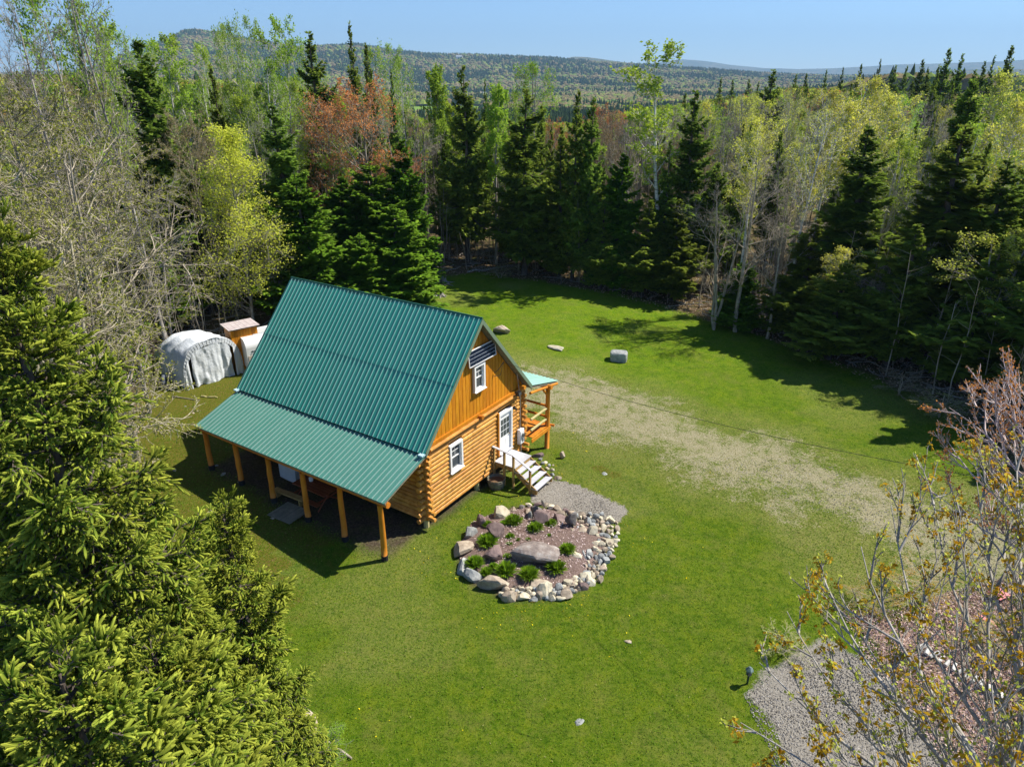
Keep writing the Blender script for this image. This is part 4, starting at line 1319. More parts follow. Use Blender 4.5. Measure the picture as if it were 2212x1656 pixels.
m = MB(); m.box((0, 0, H0 + .04), (SW + .28, SD + .3, .06)); obj('roof_deck', m, W_OLDG, sh)

p = at(541, 812)
cr_ = R(38)
cm_ = thing('camper_trailer', 'small white camper trailer with a rounded front standing half hidden behind the cabin roof', 'camper', (p[0], p[1], p[2]), cr_)
CL, CW, CH = 4.2, 2.0, 2.25
# side profile along local x (0..CL), y across; front face at y=0 side is seen: round the front-top edge
prof = [(0, .45), (0, 1.35)] + [(.55 - .55 * math.cos(a), CH - .55 + .55 * math.sin(a)) for a in np.linspace(.1, math.pi / 2, 9)] + [(CW, CH), (CW, .45)]
n_ = len(prof); V = [(0, y, z) for y, z in prof] + [(CL, y, z) for y, z in prof]
F = [(i, (i + 1) % n_, n_ + (i + 1) % n_, n_ + i) for i in range(n_)]
m = MB(); m.add(V, F); m.F.append((np.array([list(range(n_))[::-1]]), 0)); m.F.append((np.array([list(range(n_, 2 * n_))]), 0))
gl_white = plain_mat('white_gelcoat', (.74, .75, .76), .25, .5, 0, .05)
obj('body', m, gl_white, cm_)
m = MB(); m.box((.42, -.012, .95), (.70, .02, .62)); obj('lower_panel', m, plain_mat('beige_panel', (.55, .46, .38), .5), cm_)
m = MB()
for i, hgt_ in enumerate((.06, .09, .05, .07, .05)): m.box((.30 + i * .055, -.006, 1.50 + .02 * (i % 2)), (.03, .02, hgt_))
for i in range(3): m.box((.26 + i * .13, -.006, 1.36), (.05, .02, .05))
obj('front_marking', m, plain_mat('dark_blue_print', (.03, .05, .09), .5), cm_)
m = MB(); m.box((.62, -.02, .95), (.16, .02, .22)); m.box((.85, -.02, .96), (.14, .02, .2)); obj('badge', m, plain_mat('olive_print', (.18, .18, .10), .5), cm_)
m = MB(); m.box((1.3, 1.15, CH + .02), (1.1, .8, .05)); m.box((2.9, 1.1, CH + .02), (.5, .5, .08)); obj('roof_hatch', m, plain_mat('pale_grey_hatch', (.5, .52, .54), .5), cm_)
for y in (.15, CW - .15):
    w = thing('wheel', None, None); w.parent = cm_; w.location = (CL / 2, y, .34)
    m = MB(); m.tube([(0, -.09, 0), (0, .09, 0)], .34, 18); obj('tyre', m, M_DARK, w)
    m = MB(); m.tube([(0, -.10, 0), (0, .10, 0)], .18, 12); obj('rim', m, M_WHITE, w)
m = MB(); m.box((CL / 2, CW / 2, .40), (CL - .2, CW - .3, .12)); m.tube([(.6, -.02, .4), (.6, -1.1, .4)], .04, 6); obj('chassis', m, M_DARK, cm_)

# ------------------------------------------------------------------ things under and before the porch
p = at(624, 1111)
gr_ = thing('slatted_mat', 'grey slatted grate lying on the ground in front of the porch', 'grate', (p[0], p[1], p[2] + .06), YAW + math.pi + R(3))
for i in range(13):
    m = MB(); m.box((-.62 + i * .103, 0, .04), (.075, 1.15, .03)); obj('slat', m, W_OLDG, gr_)
for y in (-.45, 0, .45):
    m = MB(); m.box((0, y, .012), (1.3, .06, .024)); obj('cross_slat', m, W_OLDG, gr_)


def on_house(u, v, dz=0):
    x, y, _ = hW(u, v); return (x, y, ground_z(x, y) + dz)


w_red = wood_mat('red_brown_wood', (.16, .04, .015), (.28, .08, .03), 3, (1, 8, 8), .6)
pt = thing('picnic_table', 'red brown picnic table in the shade under the porch roof', 'table', on_house(5.2, -1.3), YAW + math.pi)
for i in range(5):
    m = MB(); m.box((0, -.34 + i * .17, .74), (2.0, .155, .04)); obj('plank', m, w_red, pt)
for s_ in (-1, 1):
    m = MB(); m.box((0, s_ * .72, .44), (2.0, .24, .04)); obj('seat', m, w_red, pt)
    m = MB(); m.tube([(s_ * .75, -.62, 0), (s_ * .75, .3, .74)], .04, 4); m.tube([(s_ * .75, .62, 0), (s_ * .75, -.3, .74)], .04, 4); m.box((s_ * .75, 0, .41), (.04, 1.6, .08)); obj('leg', m, w_red, pt)
bn = thing('long_bench', 'low brown bench board behind the grate under the porch', 'bench', on_house(6.0, -2.1), YAW + math.pi + .05)
m = MB(); m.box((0, 0, .38), (1.8, .28, .05)); obj('seat', m, W_TREAT, bn)
for s_ in (-.7, .7):
    m = MB(); m.box((s_, 0, .18), (.06, .26, .36)); obj('leg', m, W_TREAT, bn)
fz = thing('chest_freezer', 'pale grey covered chest standing against the cabin wall under the porch', 'chest', on_house(7.3, -.75), YAW + math.pi)
m = MB(); m.box((0, 0, .45), (1.1, .65, .88)); obj('body', m, plain_mat('pale_cover', (.50, .53, .58), .6, .3, 0, .2, 3, .05), fz)
m = MB(); m.box((0, 0, .93), (1.14, .69, .06)); obj('lid', m, plain_mat('pale_lid', (.6, .62, .66), .5), fz)
o = on_house(5.6, -1.15, .80)
m = MB(); m.tube([(0, 0, -.05), (0, 0, .10), (0, 0, .14)], [.09, .10, .05], 10)
tag(obj('white_pail', m, M_WHITE, None, o), 'small white pail standing on the picnic table', 'pail')
# firewood stack under the porch
fw = thing('firewood_stack', 'dark stack of split firewood against the wall under the porch', 'firewood', on_house(6.2, -.5), YAW + math.pi)
lm = [MB().tube([(0, -.2, 0), (0, .2, 0)], .07, k).mesh('log') for k in (5, 6)]
for q in lm: q.materials.append(B_GREY)
for r_ in range(6):
    for c_ in range(9):
        o = bpy.data.objects.new('log', lm[(r_ + c_) % 2]); col.objects.link(o); o.parent = fw
        o.location = (-.6 + c_ * .135 + (r_ % 2) * .06, rng.uniform(-.03, .03), .07 + r_ * .125); o.rotation_euler = (0, rng.uniform(0, 3), 0)

# ------------------------------------------------------------------ stumps and fallen logs
for px, py, w, h, l in ((955, 612, .9, .55, 'grey splintered stump with spread roots at the far edge of the lawn'), (938, 641, .45, .7, 'left stump of the pair of pointed grey stumps'), (953, 640, .45, .95, 'right taller stump of the pair of pointed grey stumps')):
    p = at(px, py)
    s_ = thing('tree_stump', l, 'stump', p)
    m = MB(); k = 14
    a = np.arange(k) * math.tau / k
    rows = []
    for z, f in ((-.05, 1.35), (.08, 1.0), (.3, .8), (1, .7)):
        rr_ = w / 2 * f * (1 + .18 * np.sin(a * 5 + f) + rng.uniform(-.06, .06, k))
        zz = z * h * (1 if z < 1 else 1) + (rng.uniform(-.35, .15, k) * h if z == 1 else 0)
        rows.append(np.c_[rr_ * np.cos(a), rr_ * np.sin(a), np.broadcast_to(zz, k)])
    rows.append(np.c_[.15 * w * np.cos(a), .15 * w * np.sin(a), np.full(k, h * .45)])
    V = np.concatenate(rows); F = [(i * k + j, i * k + (j + 1) % k, (i + 1) * k + (j + 1) % k, (i + 1) * k + j) for i in range(4) for j in range(k)]
    m.add(V, F); obj('wood', m, B_GREY, s_)
    m = MB()
    for q in range(6):
        b_ = q * 1.05 + .3; L = w * rng.uniform(.9, 1.5)
        m.tube([(math.cos(b_) * w * .35, math.sin(b_) * w * .35, .15), (math.cos(b_) * w * .65, math.sin(b_) * w * .65, .06), (math.cos(b_ + .2) * L, math.sin(b_ + .2) * L, -.04)], [.09, .06, .02], 6)
    obj('root', m, B_GREY, s_)


def fallen_log(a, b, r, label, mat=B_GREY, lift=.12):
    A = np.array(at(*a)); B = np.array(at(*b)); A[2] += lift; B[2] += lift
    tt = np.linspace(0, 1, 7)[:, None]; P = A * (1 - tt) + B * tt; P[1:-1] += rng.normal(0, r * .6, (5, 3))
    o = obj('fallen_log', MB().tube(P, np.linspace(r, r * .6, 7), 8), mat)
    return tag(o, label, 'log')


fallen_log((930, 552), (985, 556), .13, 'pale fallen trunk in the opening between the firs behind the lawn')
fallen_log((985, 578), (1050, 566), .12, 'grey fallen log lying across the brush at the wood edge', B_BROWN)
fallen_log((922, 590), (958, 590), .09, 'thin pale log beside the left side of the wood opening')
fallen_log((1010, 590), (1120, 575), .08, 'long thin broken stem at the foot of the tall spruce')
fallen_log((435, 857), (470, 860), .05, 'short pale stick on the grass below the tarp shelter', W_PALE, .05)
fallen_log((372, 858), (432, 866), .04, 'long thin stick on the grass left of the shelter', B_TWIG, .04)
fallen_log((2000, 838), (2060, 843), .10, 'pale fallen log in the shade of the right hand firs')
fallen_log((1520, 640), (1700, 700), .07, 'slender fallen stem along the edge of the right hand wood')
fallen_log((700, 1600), (760, 1640), .05, 'crooked stick on the grass at the spruce edge', B_TWIG, .05)
fallen_log((390, 800), (300, 770), .10, 'grey fallen branch beside the left side of the shelter')

# ------------------------------------------------------------------ bottom right: post light, split birch row, board, brick
p = at(1614, 1476)
pl_ = thing('garden_post_light', 'short dark green post light with a pale cap at the gravel edge', 'post light', p)
m = MB(); m.tube([(0, 0, -.05), (0, 0, .40)], .035, 8); obj('post', m, plain_mat('dark_green_metal', (.008, .045, .03), .4), pl_)
m = MB(); m.tube([(0, 0, .36), (0, 0, .40), (0, 0, .56)], [.05, .09, .10], 10); obj('lamp_body', m, M_GLASS, pl_)
m = MB(); m.tube([(0, 0, .56), (0, 0, .60), (0, 0, .70)], [.13, .12, .03], 6); obj('cap', m, plain_mat('pale_green_cap', (.16, .22, .20), .4), pl_)
row = thing('split_log_row', 'row of pale split birch logs lying on the leaf litter', 'log row', at(2060, 1450))
r0 = np.array(at(2060, 1450))
for i in range(13):
    f = i / 12; a = np.array(at(1988 + 170 * f, 1402 + 108 * f)) - r0
    m = MB(); L = rng.uniform(.12, .2)
    m.tube([(-L, -.02, 0), (L, .02, .02)], rng.uniform(.055, .08), 6)
    obj('log', m, B_BIRCH, row, (a[0], a[1], a[2] + .12 + rng.uniform(-.02, .03)), (rng.uniform(-.2, .2), rng.uniform(-.2, .2), .5 + rng.uniform(-.3, .3)))
for px, py, w, l_, rz, lb in ((2155, 1292, .7, .45, .5, 'weathered pink red board lying on the litter behind the maple'), (2150, 1360, 1.1, .16, -.75, 'narrow pinkish plank edge sloping below the red board')):
    p = at(px, py)
    m = MB(); m.box((0, 0, 0), (w, l_, .04)); tag(obj('painted_board', m, plain_mat('faded_red_paint', (.60, .22, .22), .7, .2, 0, .2), None, (p[0], p[1], p[2] + .22), (.15, .1, rz)), lb, 'board')

# ------------------------------------------------------------------ tree builders
def unit(a):
    return a / (np.linalg.norm(a, axis=-1, keepdims=True) + 1e-9)


def kites(base, d, length, width, rg, normal=None, fold=.0):
    """leaf-like quads: base (N,3), direction d, returns verts, faces"""
    N = len(base)
    if normal is None: normal = unit(rg.normal(size=(N, 3)))
    s = unit(np.cross(d, normal))
    L = np.broadcast_to(length, (N,))[:, None]; Wd = np.broadcast_to(width, (N,))[:, None]
    tip = base + d * L; mid = base + d * L * .45
    V = np.stack([base, mid + s * Wd, tip, mid - s * Wd], 1).reshape(-1, 3)
    return V, np.arange(N * 4).reshape(-1, 4)


def spruce_mb(seed, H=15., Rr=2.4, cb=.06, nb=230, irr=.22, K=18, kw=.075, top_up=.7, shape=.8, gaps=0.0, detail=2):
    rg = np.random.default_rng(seed)
    wood = MB(); leaf = MB()
    n = 12; t = np.linspace(0, 1, n)
    wob = np.cumsum(rg.normal(0, .035, (n, 2)), 0); wob -= wob[0]
    trunk = np.c_[wob, t * H]
    wood.tube(trunk, .19 * (1 - t) ** .8 + .015, 7, 0)
    h = []
    while len(h) < nb:
        q = rg.random(); 
        if rg.random() < .35 + .65 * (1 - q): h.append(q)
    h = cb + (1 - cb) * np.sort(np.array(h)); h = np.clip(h, cb, .985)
    if gaps:
        keep = vnoise(h * 14 + seed, h * 0 + seed) > gaps
        h = h[keep]
    M = len(h)
    az = rg.uniform(0, 6.283, M)
    lob = 1 + irr * 1.4 * (vnoise(az * 1.1 + seed, h * 7) - .5) * 2
    prof = (1 - h) ** shape * (.55 + .45 * ss(cb - .05, cb + .16, h))
    L = (Rr * prof * lob * (1 + irr * .8 * rg.normal(size=M)) + .07)
    L = np.clip(L, .08, Rr * 1.5)
    up = .05 + top_up * ss(.55, 1, h) - .28 * ss(.6, .1, h) + rg.normal(0, .07, M)
    s = np.linspace(0, 1, 6)
    z = up[:, None] * s + (-.22 * np.sin(s * math.pi * .9) + .18 * s ** 3)[None]
    ro = np.stack([np.cos(az)[:, None] * s, np.sin(az)[:, None] * s, z], -1) * L[:, None, None]
    tx = np.interp(h, t, trunk[:, 0]); ty = np.interp(h, t, trunk[:, 1])
    P = ro + np.stack([tx, ty, h * H], -1)[:, None, :]
    wood.tubes(P, np.maximum(.006, .022 * L)[:, None] * (1 - s * .85)[None], 3, 0)
    # sprays
    sk = np.concatenate([np.linspace(.12, 1, K)] * 2); side = np.concatenate([np.ones(K), -np.ones(K)])
    sk = np.clip(sk[None] + rg.normal(0, .03, (M, 2 * K)), .05, 1)
    x = sk * 5; i0 = np.clip(np.floor(x).astype(int), 0, 4); f = (x - i0)[..., None]
    mi = np.arange(M)[:, None]
    B = P[mi, i0] * (1 - f) + P[mi, i0 + 1] * f
    T = unit(P[mi, i0 + 1] - P[mi, i0])
    S = unit(np.cross(T, np.array([0, 0, 1.]))) * side[None, :, None]
    d = unit(T * rg.uniform(.45, .9, (M, 2 * K, 1)) + S * rg.uniform(.5, .95, (M, 2 * K, 1)) + np.array([0, 0, -.18]) + rg.normal(0, .12, (M, 2 * K, 3)))
    ln = np.clip((.10 + .34 * (1 - sk) ** .8) * L[:, None] + .10, .12, .62) * rg.uniform(.75, 1.25, sk.shape)
    keep = rg.random(sk.shape) < np.clip(L[:, None] * 1.1, .35, 1)
    B = B[keep]; d = d[keep]; ln = ln[keep]; skk = sk[keep]
    hh = np.broadcast_to(h[:, None], sk.shape)[keep]
    for r_ in range(detail):
        dd = unit(d + rg.normal(0, .22, d.shape) + (np.array([0, 0, -.35]) if r_ else 0))
        up_ = unit(np.array([0, 0, 1.]) + rg.normal(0, .35, d.shape))
        V, F = kites(B + dd * (ln * .15 * r_)[:, None], dd, ln * rg.uniform(.7, 1.1, ln.shape), kw * rg.uniform(.7, 1.3, ln.shape) * (1 + ln), rg, up_)
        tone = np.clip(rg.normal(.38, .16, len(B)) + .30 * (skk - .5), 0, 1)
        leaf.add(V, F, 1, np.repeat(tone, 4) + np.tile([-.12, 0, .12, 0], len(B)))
    # leader
    N = 26; bz = H * rg.uniform(.93, 1.0, N); a = rg.uniform(0, 6.28, N)
    d = unit(np.c_[np.cos(a), np.sin(a), rg.uniform(.2, 1.6, N)])
    V, F = kites(np.c_[np.full(N, trunk[-1, 0]), np.full(N, trunk[-1, 1]), bz], d, .28, .05, rg); leaf.add(V, F, 1, .6)
    return wood, leaf


def grow(P, Lp, per, t0, t1, lf, ang, up, n, rg, jit=.12, tpow=1.0, flat=0.0):
    """children on parent curves. returns curves (M*per,n,3), lengths, parent t"""
    M, pn, _ = P.shape
    tt = t0 + (t1 - t0) * ((np.arange(per)[None] + rg.uniform(.0, 1, (M, per))) / per) ** tpow
    x = tt * (pn - 1); i0 = np.clip(np.floor(x).astype(int), 0, pn - 2); f = (x - i0)[..., None]
    mi = np.arange(M)[:, None]
    B = P[mi, i0] * (1 - f) + P[mi, i0 + 1] * f
    T = unit(P[mi, i0 + 1] - P[mi, i0])
    rnd = rg.normal(size=T.shape); rnd[..., 2] *= (1 - flat)
    S = unit(rnd - T * (rnd * T).sum(-1, keepdims=True))
    a = ang * rg.uniform(.65, 1.25, tt.shape)[..., None]
    d = unit(T * np.cos(a) + S * np.sin(a))
    L = Lp[:, None] * lf(tt) * rg.uniform(.65, 1.2, tt.shape)
    M2 = M * per
    B = B.reshape(M2, 3); d = d.reshape(M2, 3); L = L.reshape(M2); tt = tt.reshape(M2)
    pts = [B]; cur = d
    for k in range(n - 1):
        cur = unit(cur + np.array([0, 0, up / n]) + rg.normal(0, jit, cur.shape))
        pts.append(pts[-1] + cur * (L / (n - 1))[:, None])
    return np.stack(pts, 1), L, tt


def decid_mb(seed, H=14., Rr=3., cb=.3, n1=15, n2=6, n3=5, n4=4, ang=.8, up=.5, r0=.14, leaves=3, lsize=.10, twig_r=.011, multi=1, lean=(0, 0), leafz=None, spread=None, flat=0., shape='round', jit=.12):
    rg = np.random.default_rng(seed)
    wood = MB(); leaf = MB()
    n = 12; t = np.linspace(0, 1, n)
    trunks = []
    for q in range(multi):
        w = np.cumsum(rg.normal(0, .06, (n, 2)), 0); w -= w[0]
        sp = 0 if multi == 1 else 1.0
        a = q * 6.283 / max(multi, 1) + rg.uniform(0, 1)
        x = w[:, 0] + lean[0] * t ** 1.3 + sp * math.cos(a) * t * Rr * .45; y = w[:, 1] + lean[1] * t ** 1.3 + sp * math.sin(a) * t * Rr * .45
        trunks.append(np.c_[x, y, t * H * rg.uniform(.85, 1) if multi > 1 else t * H * .97])
    P0 = np.stack(trunks); wood.tubes(P0, np.tile(r0 * (1 - t) ** .75 + .012, (multi, 1)), 7, 0)
    cbk = (1 - cb)
    if shape == 'round': lf = lambda q: np.sin(np.clip((q - cb) / cbk * .86 + .12, 0, 1) * math.pi) ** .7
    elif shape == 'cone': lf = lambda q: (1 - (q - cb) / cbk) ** .7 + .12
    else: lf = lambda q: .55 + .45 * np.sin(np.clip((q - cb) / cbk, 0, 1) * math.pi)
    P1, L1, t1 = grow(P0, np.full(multi, Rr * 1.15), max(2, n1 // multi), cb, .97, lf, ang, up, 7, rg, jit * .8, 1, flat)
    rad1 = np.interp(t1, t, r0 * (1 - t) ** .75 + .012) * .5
    s7 = np.linspace(0, 1, 7)
    wood.tubes(P1, np.maximum(twig_r * 1.4, rad1)[:, None] * (1 - .8 * s7)[None], 4, 0)
    P2, L2, t2 = grow(P1, L1, n2, .18, .98, lambda q: .58 * (1 - .5 * q), .75, up * .6, 5, rg, jit, 1, flat)
    s5 = np.linspace(0, 1, 5)
    wood.tubes(P2, np.maximum(twig_r * 1.15, .012 * L2)[:, None] * (1 - .6 * s5)[None], 3, 0)
    P3, L3, t3 = grow(P2, L2, n3, .15, 1.0, lambda q: .55 * (1 - .4 * q), .75, up * .5, 4, rg, jit, 1, flat)
    s4 = np.linspace(0, 1, 4)
    wood.tubes(P3, np.full(len(P3), twig_r * .8)[:, None] * (1 - .5 * s4)[None], 3, 0)
    last = P3; LL = L3
    if n4:
        P4, L4, t4 = grow(P3, np.maximum(L3, .25), n4, .1, 1.0, lambda q: .6 + 0 * q, .7, up * .5, 3, rg, jit, 1, flat)
        wood.tubes(P4, np.full(len(P4), twig_r * .6)[:, None] * np.array([1, .8, .4])[None], 3, 0)
        last = P4
    if leaves:
        M, pn, _ = last.shape
        tt = rg.random((M, leaves)) * (pn - 1); i0 = np.clip(np.floor(tt).astype(int), 0, pn - 2); f = (tt - i0)[..., None]
        mi = np.arange(M)[:, None]
        B = (last[mi, i0] * (1 - f) + last[mi, i0 + 1] * f).reshape(-1, 3) + rg.normal(0, lsize * .5 if spread is None else spread, (M * leaves, 3))
        if leafz is not None:
            k = rg.random(len(B)) < np.clip(leafz(B[:, 2] / H), 0, 1); B = B[k]
        d = unit(rg.normal(size=B.shape))
        nrm = unit(rg.normal(size=B.shape) + np.array([.4, .1, .9]))
        V, F = kites(B, d, lsize * rg.uniform(.6, 1.4, len(B)), lsize * .42 * rg.uniform(.7, 1.3, len(B)), rg, nrm)
        leaf.add(V, F, 1, np.repeat(np.clip(rg.normal(.5, .22, len(B)), 0, 1), 4))
    return wood, leaf


def join(a, b):
    m = MB(); m.V = list(a.V) + list(b.V); m.C = list(a.C) + list(b.C)
    m.F = [(f, q) for f, q in a.F] + [(f + a.n, q) for f, q in b.F]; m.n = a.n + b.n
    return m


PROTO = {}


def reg(name, wood, leaf, bark, fol, H, Rr):
    fm = MB(); fm.V = list(leaf.V); fm.C = list(leaf.C); fm.n = leaf.n; fm.F = [(f, 0) for f, q in leaf.F]
    wmesh = wood.mesh(name + '_trunk', True); wmesh.materials.append(bark)
    cmesh = fm.mesh(name + '_crown'); cmesh.materials.append(fol)
    j = join(wood, leaf).mesh(name); j.materials.append(bark); j.materials.append(fol)
    PROTO[name] = (wmesh, cmesh, j, H, Rr, bark, fol)


for i, kw in enumerate((dict(cb=.14, gaps=.05, irr=.28, shape=.9), dict(cb=.16, irr=.34, shape=.82, gaps=.08), dict(cb=.10, irr=.2, shape=1.05, Rr=2.4), dict(cb=.30, irr=.38, gaps=.12, shape=.7), dict(cb=.16, irr=.35, gaps=.1))):
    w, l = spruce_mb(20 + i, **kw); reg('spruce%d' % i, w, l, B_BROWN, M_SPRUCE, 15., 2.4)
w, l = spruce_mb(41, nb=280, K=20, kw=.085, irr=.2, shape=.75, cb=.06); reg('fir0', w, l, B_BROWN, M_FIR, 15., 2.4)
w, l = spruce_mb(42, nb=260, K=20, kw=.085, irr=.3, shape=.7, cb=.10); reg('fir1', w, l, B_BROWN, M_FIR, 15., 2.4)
for i in range(3):      # coarser ones for the wood behind
    w, l = spruce_mb(60 + i, nb=120, K=9, kw=.12, irr=.25, shape=1.0, cb=.08 + .08 * i, detail=1); reg('sprucefar%d' % i, w, l, B_BROWN, M_SPRUCE, 15., 2.4)
specs = dict(
    bare0=dict(seed=1, n1=14, n2=7, n3=5, n4=4, leaves=0, cb=.25, ang=.9, shape='round', multi=1, Rr=3.2),
    bare1=dict(seed=2, n1=18, n2=6, n3=5, n4=4, leaves=0, cb=.2, ang=.7, multi=3, Rr=3.2, r0=.11),
    thick0=dict(seed=3, n1=20, n2=6, n3=5, n4=3, leaves=3, lsize=.085, cb=.15, ang=1.15, up=.25, shape='wide', Rr=4.0, twig_r=.018, flat=.3),
    thick1=dict(seed=4, n1=20, n2=6, n3=4, n4=3, leaves=4, lsize=.085, cb=.12, ang=1.1, up=.2, shape='wide', multi=2, Rr=4.0, twig_r=.018, flat=.3),
    leafy0=dict(seed=5, n1=56, n2=7, n3=4, n4=3, leaves=4, lsize=.10, cb=.08, ang=1.0, up=.55, shape='cone', Rr=3.0, r0=.09, spread=.20, jit=.08),
    leafy1=dict(seed=6, n1=20, n2=6, n3=4, n4=3, leaves=4, lsize=.12, spread=.14, cb=.25, ang=.8, up=.6, shape='round', Rr=2.7, multi=2),
    poplar0=dict(seed=7, n1=22, n2=5, n3=4, n4=3, leaves=6, lsize=.15, cb=.48, ang=.7, up=.7, shape='wide', Rr=1.5, r0=.12),
    poplar1=dict(seed=8, n1=18, n2=5, n3=4, n4=3, leaves=3, lsize=.14, cb=.42, ang=.65, up=.7, shape='wide', Rr=1.8, r0=.12, lean=(.9, .2)),
    birch0=dict(seed=9, n1=14, n2=6, n3=5, n4=3, leaves=1, lsize=.10, cb=.45, ang=.7, up=.5, shape='round', Rr=2.6, r0=.13, lean=(1.4, 0)),
    birch1=dict(seed=10, n1=15, n2=6, n3=5, n4=3, leaves=3, lsize=.11, spread=.12, cb=.5, ang=.75, up=.5, shape='round', Rr=2.4, r0=.12, lean=(-.6, .3), jit=.16),
    red0=dict(seed=11, n1=22, n2=7, n3=5, n4=3, leaves=3, lsize=.10, cb=.35, ang=.95, up=.35, shape='round', Rr=4.0, r0=.15, twig_r=.013),
)
for k, s_ in specs.items():
    s_ = dict(s_); Rr = s_['Rr']
    w, l = decid_mb(H=14., **s_)
    if l.n == 0: l.add([(0, 0, 13.8), (.03, 0, 13.8), (.03, 0, 13.84), (0, 0, 13.84)], [(0, 1, 2, 3)], 1)
    reg(k, w, l, {'bir': B_BIRCH, 'pop': B_GREY, 'bar': B_TWIG, 'thi': B_THICK, 'lea': B_GREY, 'red': B_TWIG}[k[:3]],
        {'bir': M_YELLOW, 'pop': M_GREEN, 'bar': M_TAN, 'thi': M_OLIVE, 'lea': M_LIME, 'red': M_RED}[k[:3]], 14., Rr)
for i, (nm, fo_) in enumerate((('leaffar0', 3), ('leaffar1', 2))):
    w, l = decid_mb(30 + i, H=14., Rr=3.2, cb=.2, n1=12, n2=5, n3=4, n4=0, leaves=fo_, lsize=.34, twig_r=.02)
    reg(nm, w, l, B_GREY, M_GREEN, 14., 3.2)


def set_mat(o, slot, mat):
    if mat is None: return
    o.material_slots[slot].link = 'OBJECT'; o.material_slots[slot].material = mat


TREE_NAME = {'spr': 'spruce_tree', 'fir': 'fir_tree', 'bar': 'bare_tree', 'thi': 'budding_tree', 'lea': 'leafy_tree', 'pop': 'poplar_tree', 'bir': 'birch_tree', 'red': 'maple_tree'}
placed = []


def tree(proto, x, y, h, hw, label, group=None, fol=None, bark=None, parts=True, rz=None, tilt=(0, 0), name=None):
    wm, cm2, jm, H, Rr, b0, f0 = PROTO[proto]
    z = ground_z(x, y) - .1
    nm = name or TREE_NAME[proto[:3]]
    rz = rng.uniform(0, 6.28) if rz is None else rz
    sc = (hw / Rr, hw / Rr, h / H)
    if parts:
        o = thing(nm, label, 'tree', (x, y, z), 0, group)
        o.rotation_euler = (R(tilt[0]), R(tilt[1]), rz); o.scale = sc
        a = bpy.data.objects.new('trunk', wm); b = bpy.data.objects.new('crown', cm2)
        for q in (a, b): col.objects.link(q); q.parent = o
        set_mat(a, 0, bark); set_mat(b, 0, fol)
    else:
        o = bpy.data.objects.new(nm, jm); col.objects.link(o)
        o.location = (x, y, z); o.rotation_euler = (R(tilt[0]), R(tilt[1]), rz); o.scale = sc
        tag(o, label, 'tree', group)
        set_mat(o, 0, bark); set_mat(o, 1, fol)
    placed.append((x, y, hw))
    return o


LIT = poly_of([(905, 640), (1000, 632), (1150, 636), (1300, 657), (1400, 690), (1480, 720), (1560, 774), (1700, 824), (1860, 864), (1950, 892), (1850, 905), (1820, 925), (1900, 962), (2010, 978),
               (2100, 1050), (2300, 1150), (2400, 1600), (1100, 2000), (700, 1500)])
SHX, SHY = math.cos(R(SUN_AZ)) / math.tan(R(SUN_EL)), math.sin(R(SUN_AZ)) / math.tan(R(SUN_EL))


def shade_ok(x, y, h, hw=2.2):
    """does the shade of a tree of height h stay inside the shaded rim of the lawn?"""
    f = np.repeat([.2, .35, .5, .65, .8, .93], 3); sgn = np.tile([-1, 0, 1], 6)
    w = hw * (1 - f) * .85 * sgn
    return not in_poly(LIT, x - f * h * SHX - SHY * w, y - f * h * SHY + SHX * w).any()


def htree(proto, px, py, Y, hw, label, **k):
    if proto[:3] in ('spr', 'fir') and Y < 100: hw *= 1.22
    hw = float(hw) * (1.3 if Y >= 98 else 1.0)
    if proto[:4] in ('bare', 'birc') and 1500 < px < 1810: Y += 2.5
    return htree_(proto, px, py, Y, hw, label, **k)


def htree_(proto, px, py, Y, hw, label, **k):
    """tree whose top is seen at (px,py) in the photograph, standing Y metres away"""
    x, y, z = depth_pt(px, py, Y)
    if px > 900 and proto[:4] not in ('bare', 'birc', 'thic', 'popl'):
        for _ in range(34):
            if shade_ok(x, y, z - ground_z(x, y), hw): break
            k_ = (Y + .5) / Y; Y += .5; hw *= k_; x, y, z = depth_pt(px, py, Y)
    return tree(proto, x, y, z - ground_z(x, y), hw, label, **k)

# ------------------------------------------------------------------ the trees one can tell apart
T_ = htree
# conifers, left to right
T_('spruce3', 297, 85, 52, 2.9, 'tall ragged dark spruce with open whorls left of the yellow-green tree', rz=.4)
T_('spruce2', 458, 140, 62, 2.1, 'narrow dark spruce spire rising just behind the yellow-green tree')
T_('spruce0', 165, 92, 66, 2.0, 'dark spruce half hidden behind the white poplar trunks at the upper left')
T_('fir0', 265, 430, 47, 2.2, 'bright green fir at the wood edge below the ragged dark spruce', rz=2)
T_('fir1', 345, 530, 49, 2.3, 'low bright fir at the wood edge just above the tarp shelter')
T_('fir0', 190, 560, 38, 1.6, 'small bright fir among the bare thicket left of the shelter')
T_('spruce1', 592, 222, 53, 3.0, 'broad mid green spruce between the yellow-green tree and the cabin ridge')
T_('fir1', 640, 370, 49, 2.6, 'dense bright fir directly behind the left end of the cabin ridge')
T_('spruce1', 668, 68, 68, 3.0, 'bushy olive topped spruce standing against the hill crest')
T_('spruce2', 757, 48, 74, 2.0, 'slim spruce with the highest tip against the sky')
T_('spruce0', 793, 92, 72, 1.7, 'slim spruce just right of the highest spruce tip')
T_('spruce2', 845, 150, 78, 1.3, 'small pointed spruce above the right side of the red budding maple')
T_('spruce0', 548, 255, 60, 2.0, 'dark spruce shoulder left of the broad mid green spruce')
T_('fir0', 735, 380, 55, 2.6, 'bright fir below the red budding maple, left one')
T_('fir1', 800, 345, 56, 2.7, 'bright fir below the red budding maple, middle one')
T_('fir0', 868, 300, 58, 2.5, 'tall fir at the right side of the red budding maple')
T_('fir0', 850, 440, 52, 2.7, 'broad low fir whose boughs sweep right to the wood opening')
T_('fir1', 775, 500, 50, 2.0, 'small fir just behind the middle of the cabin ridge')
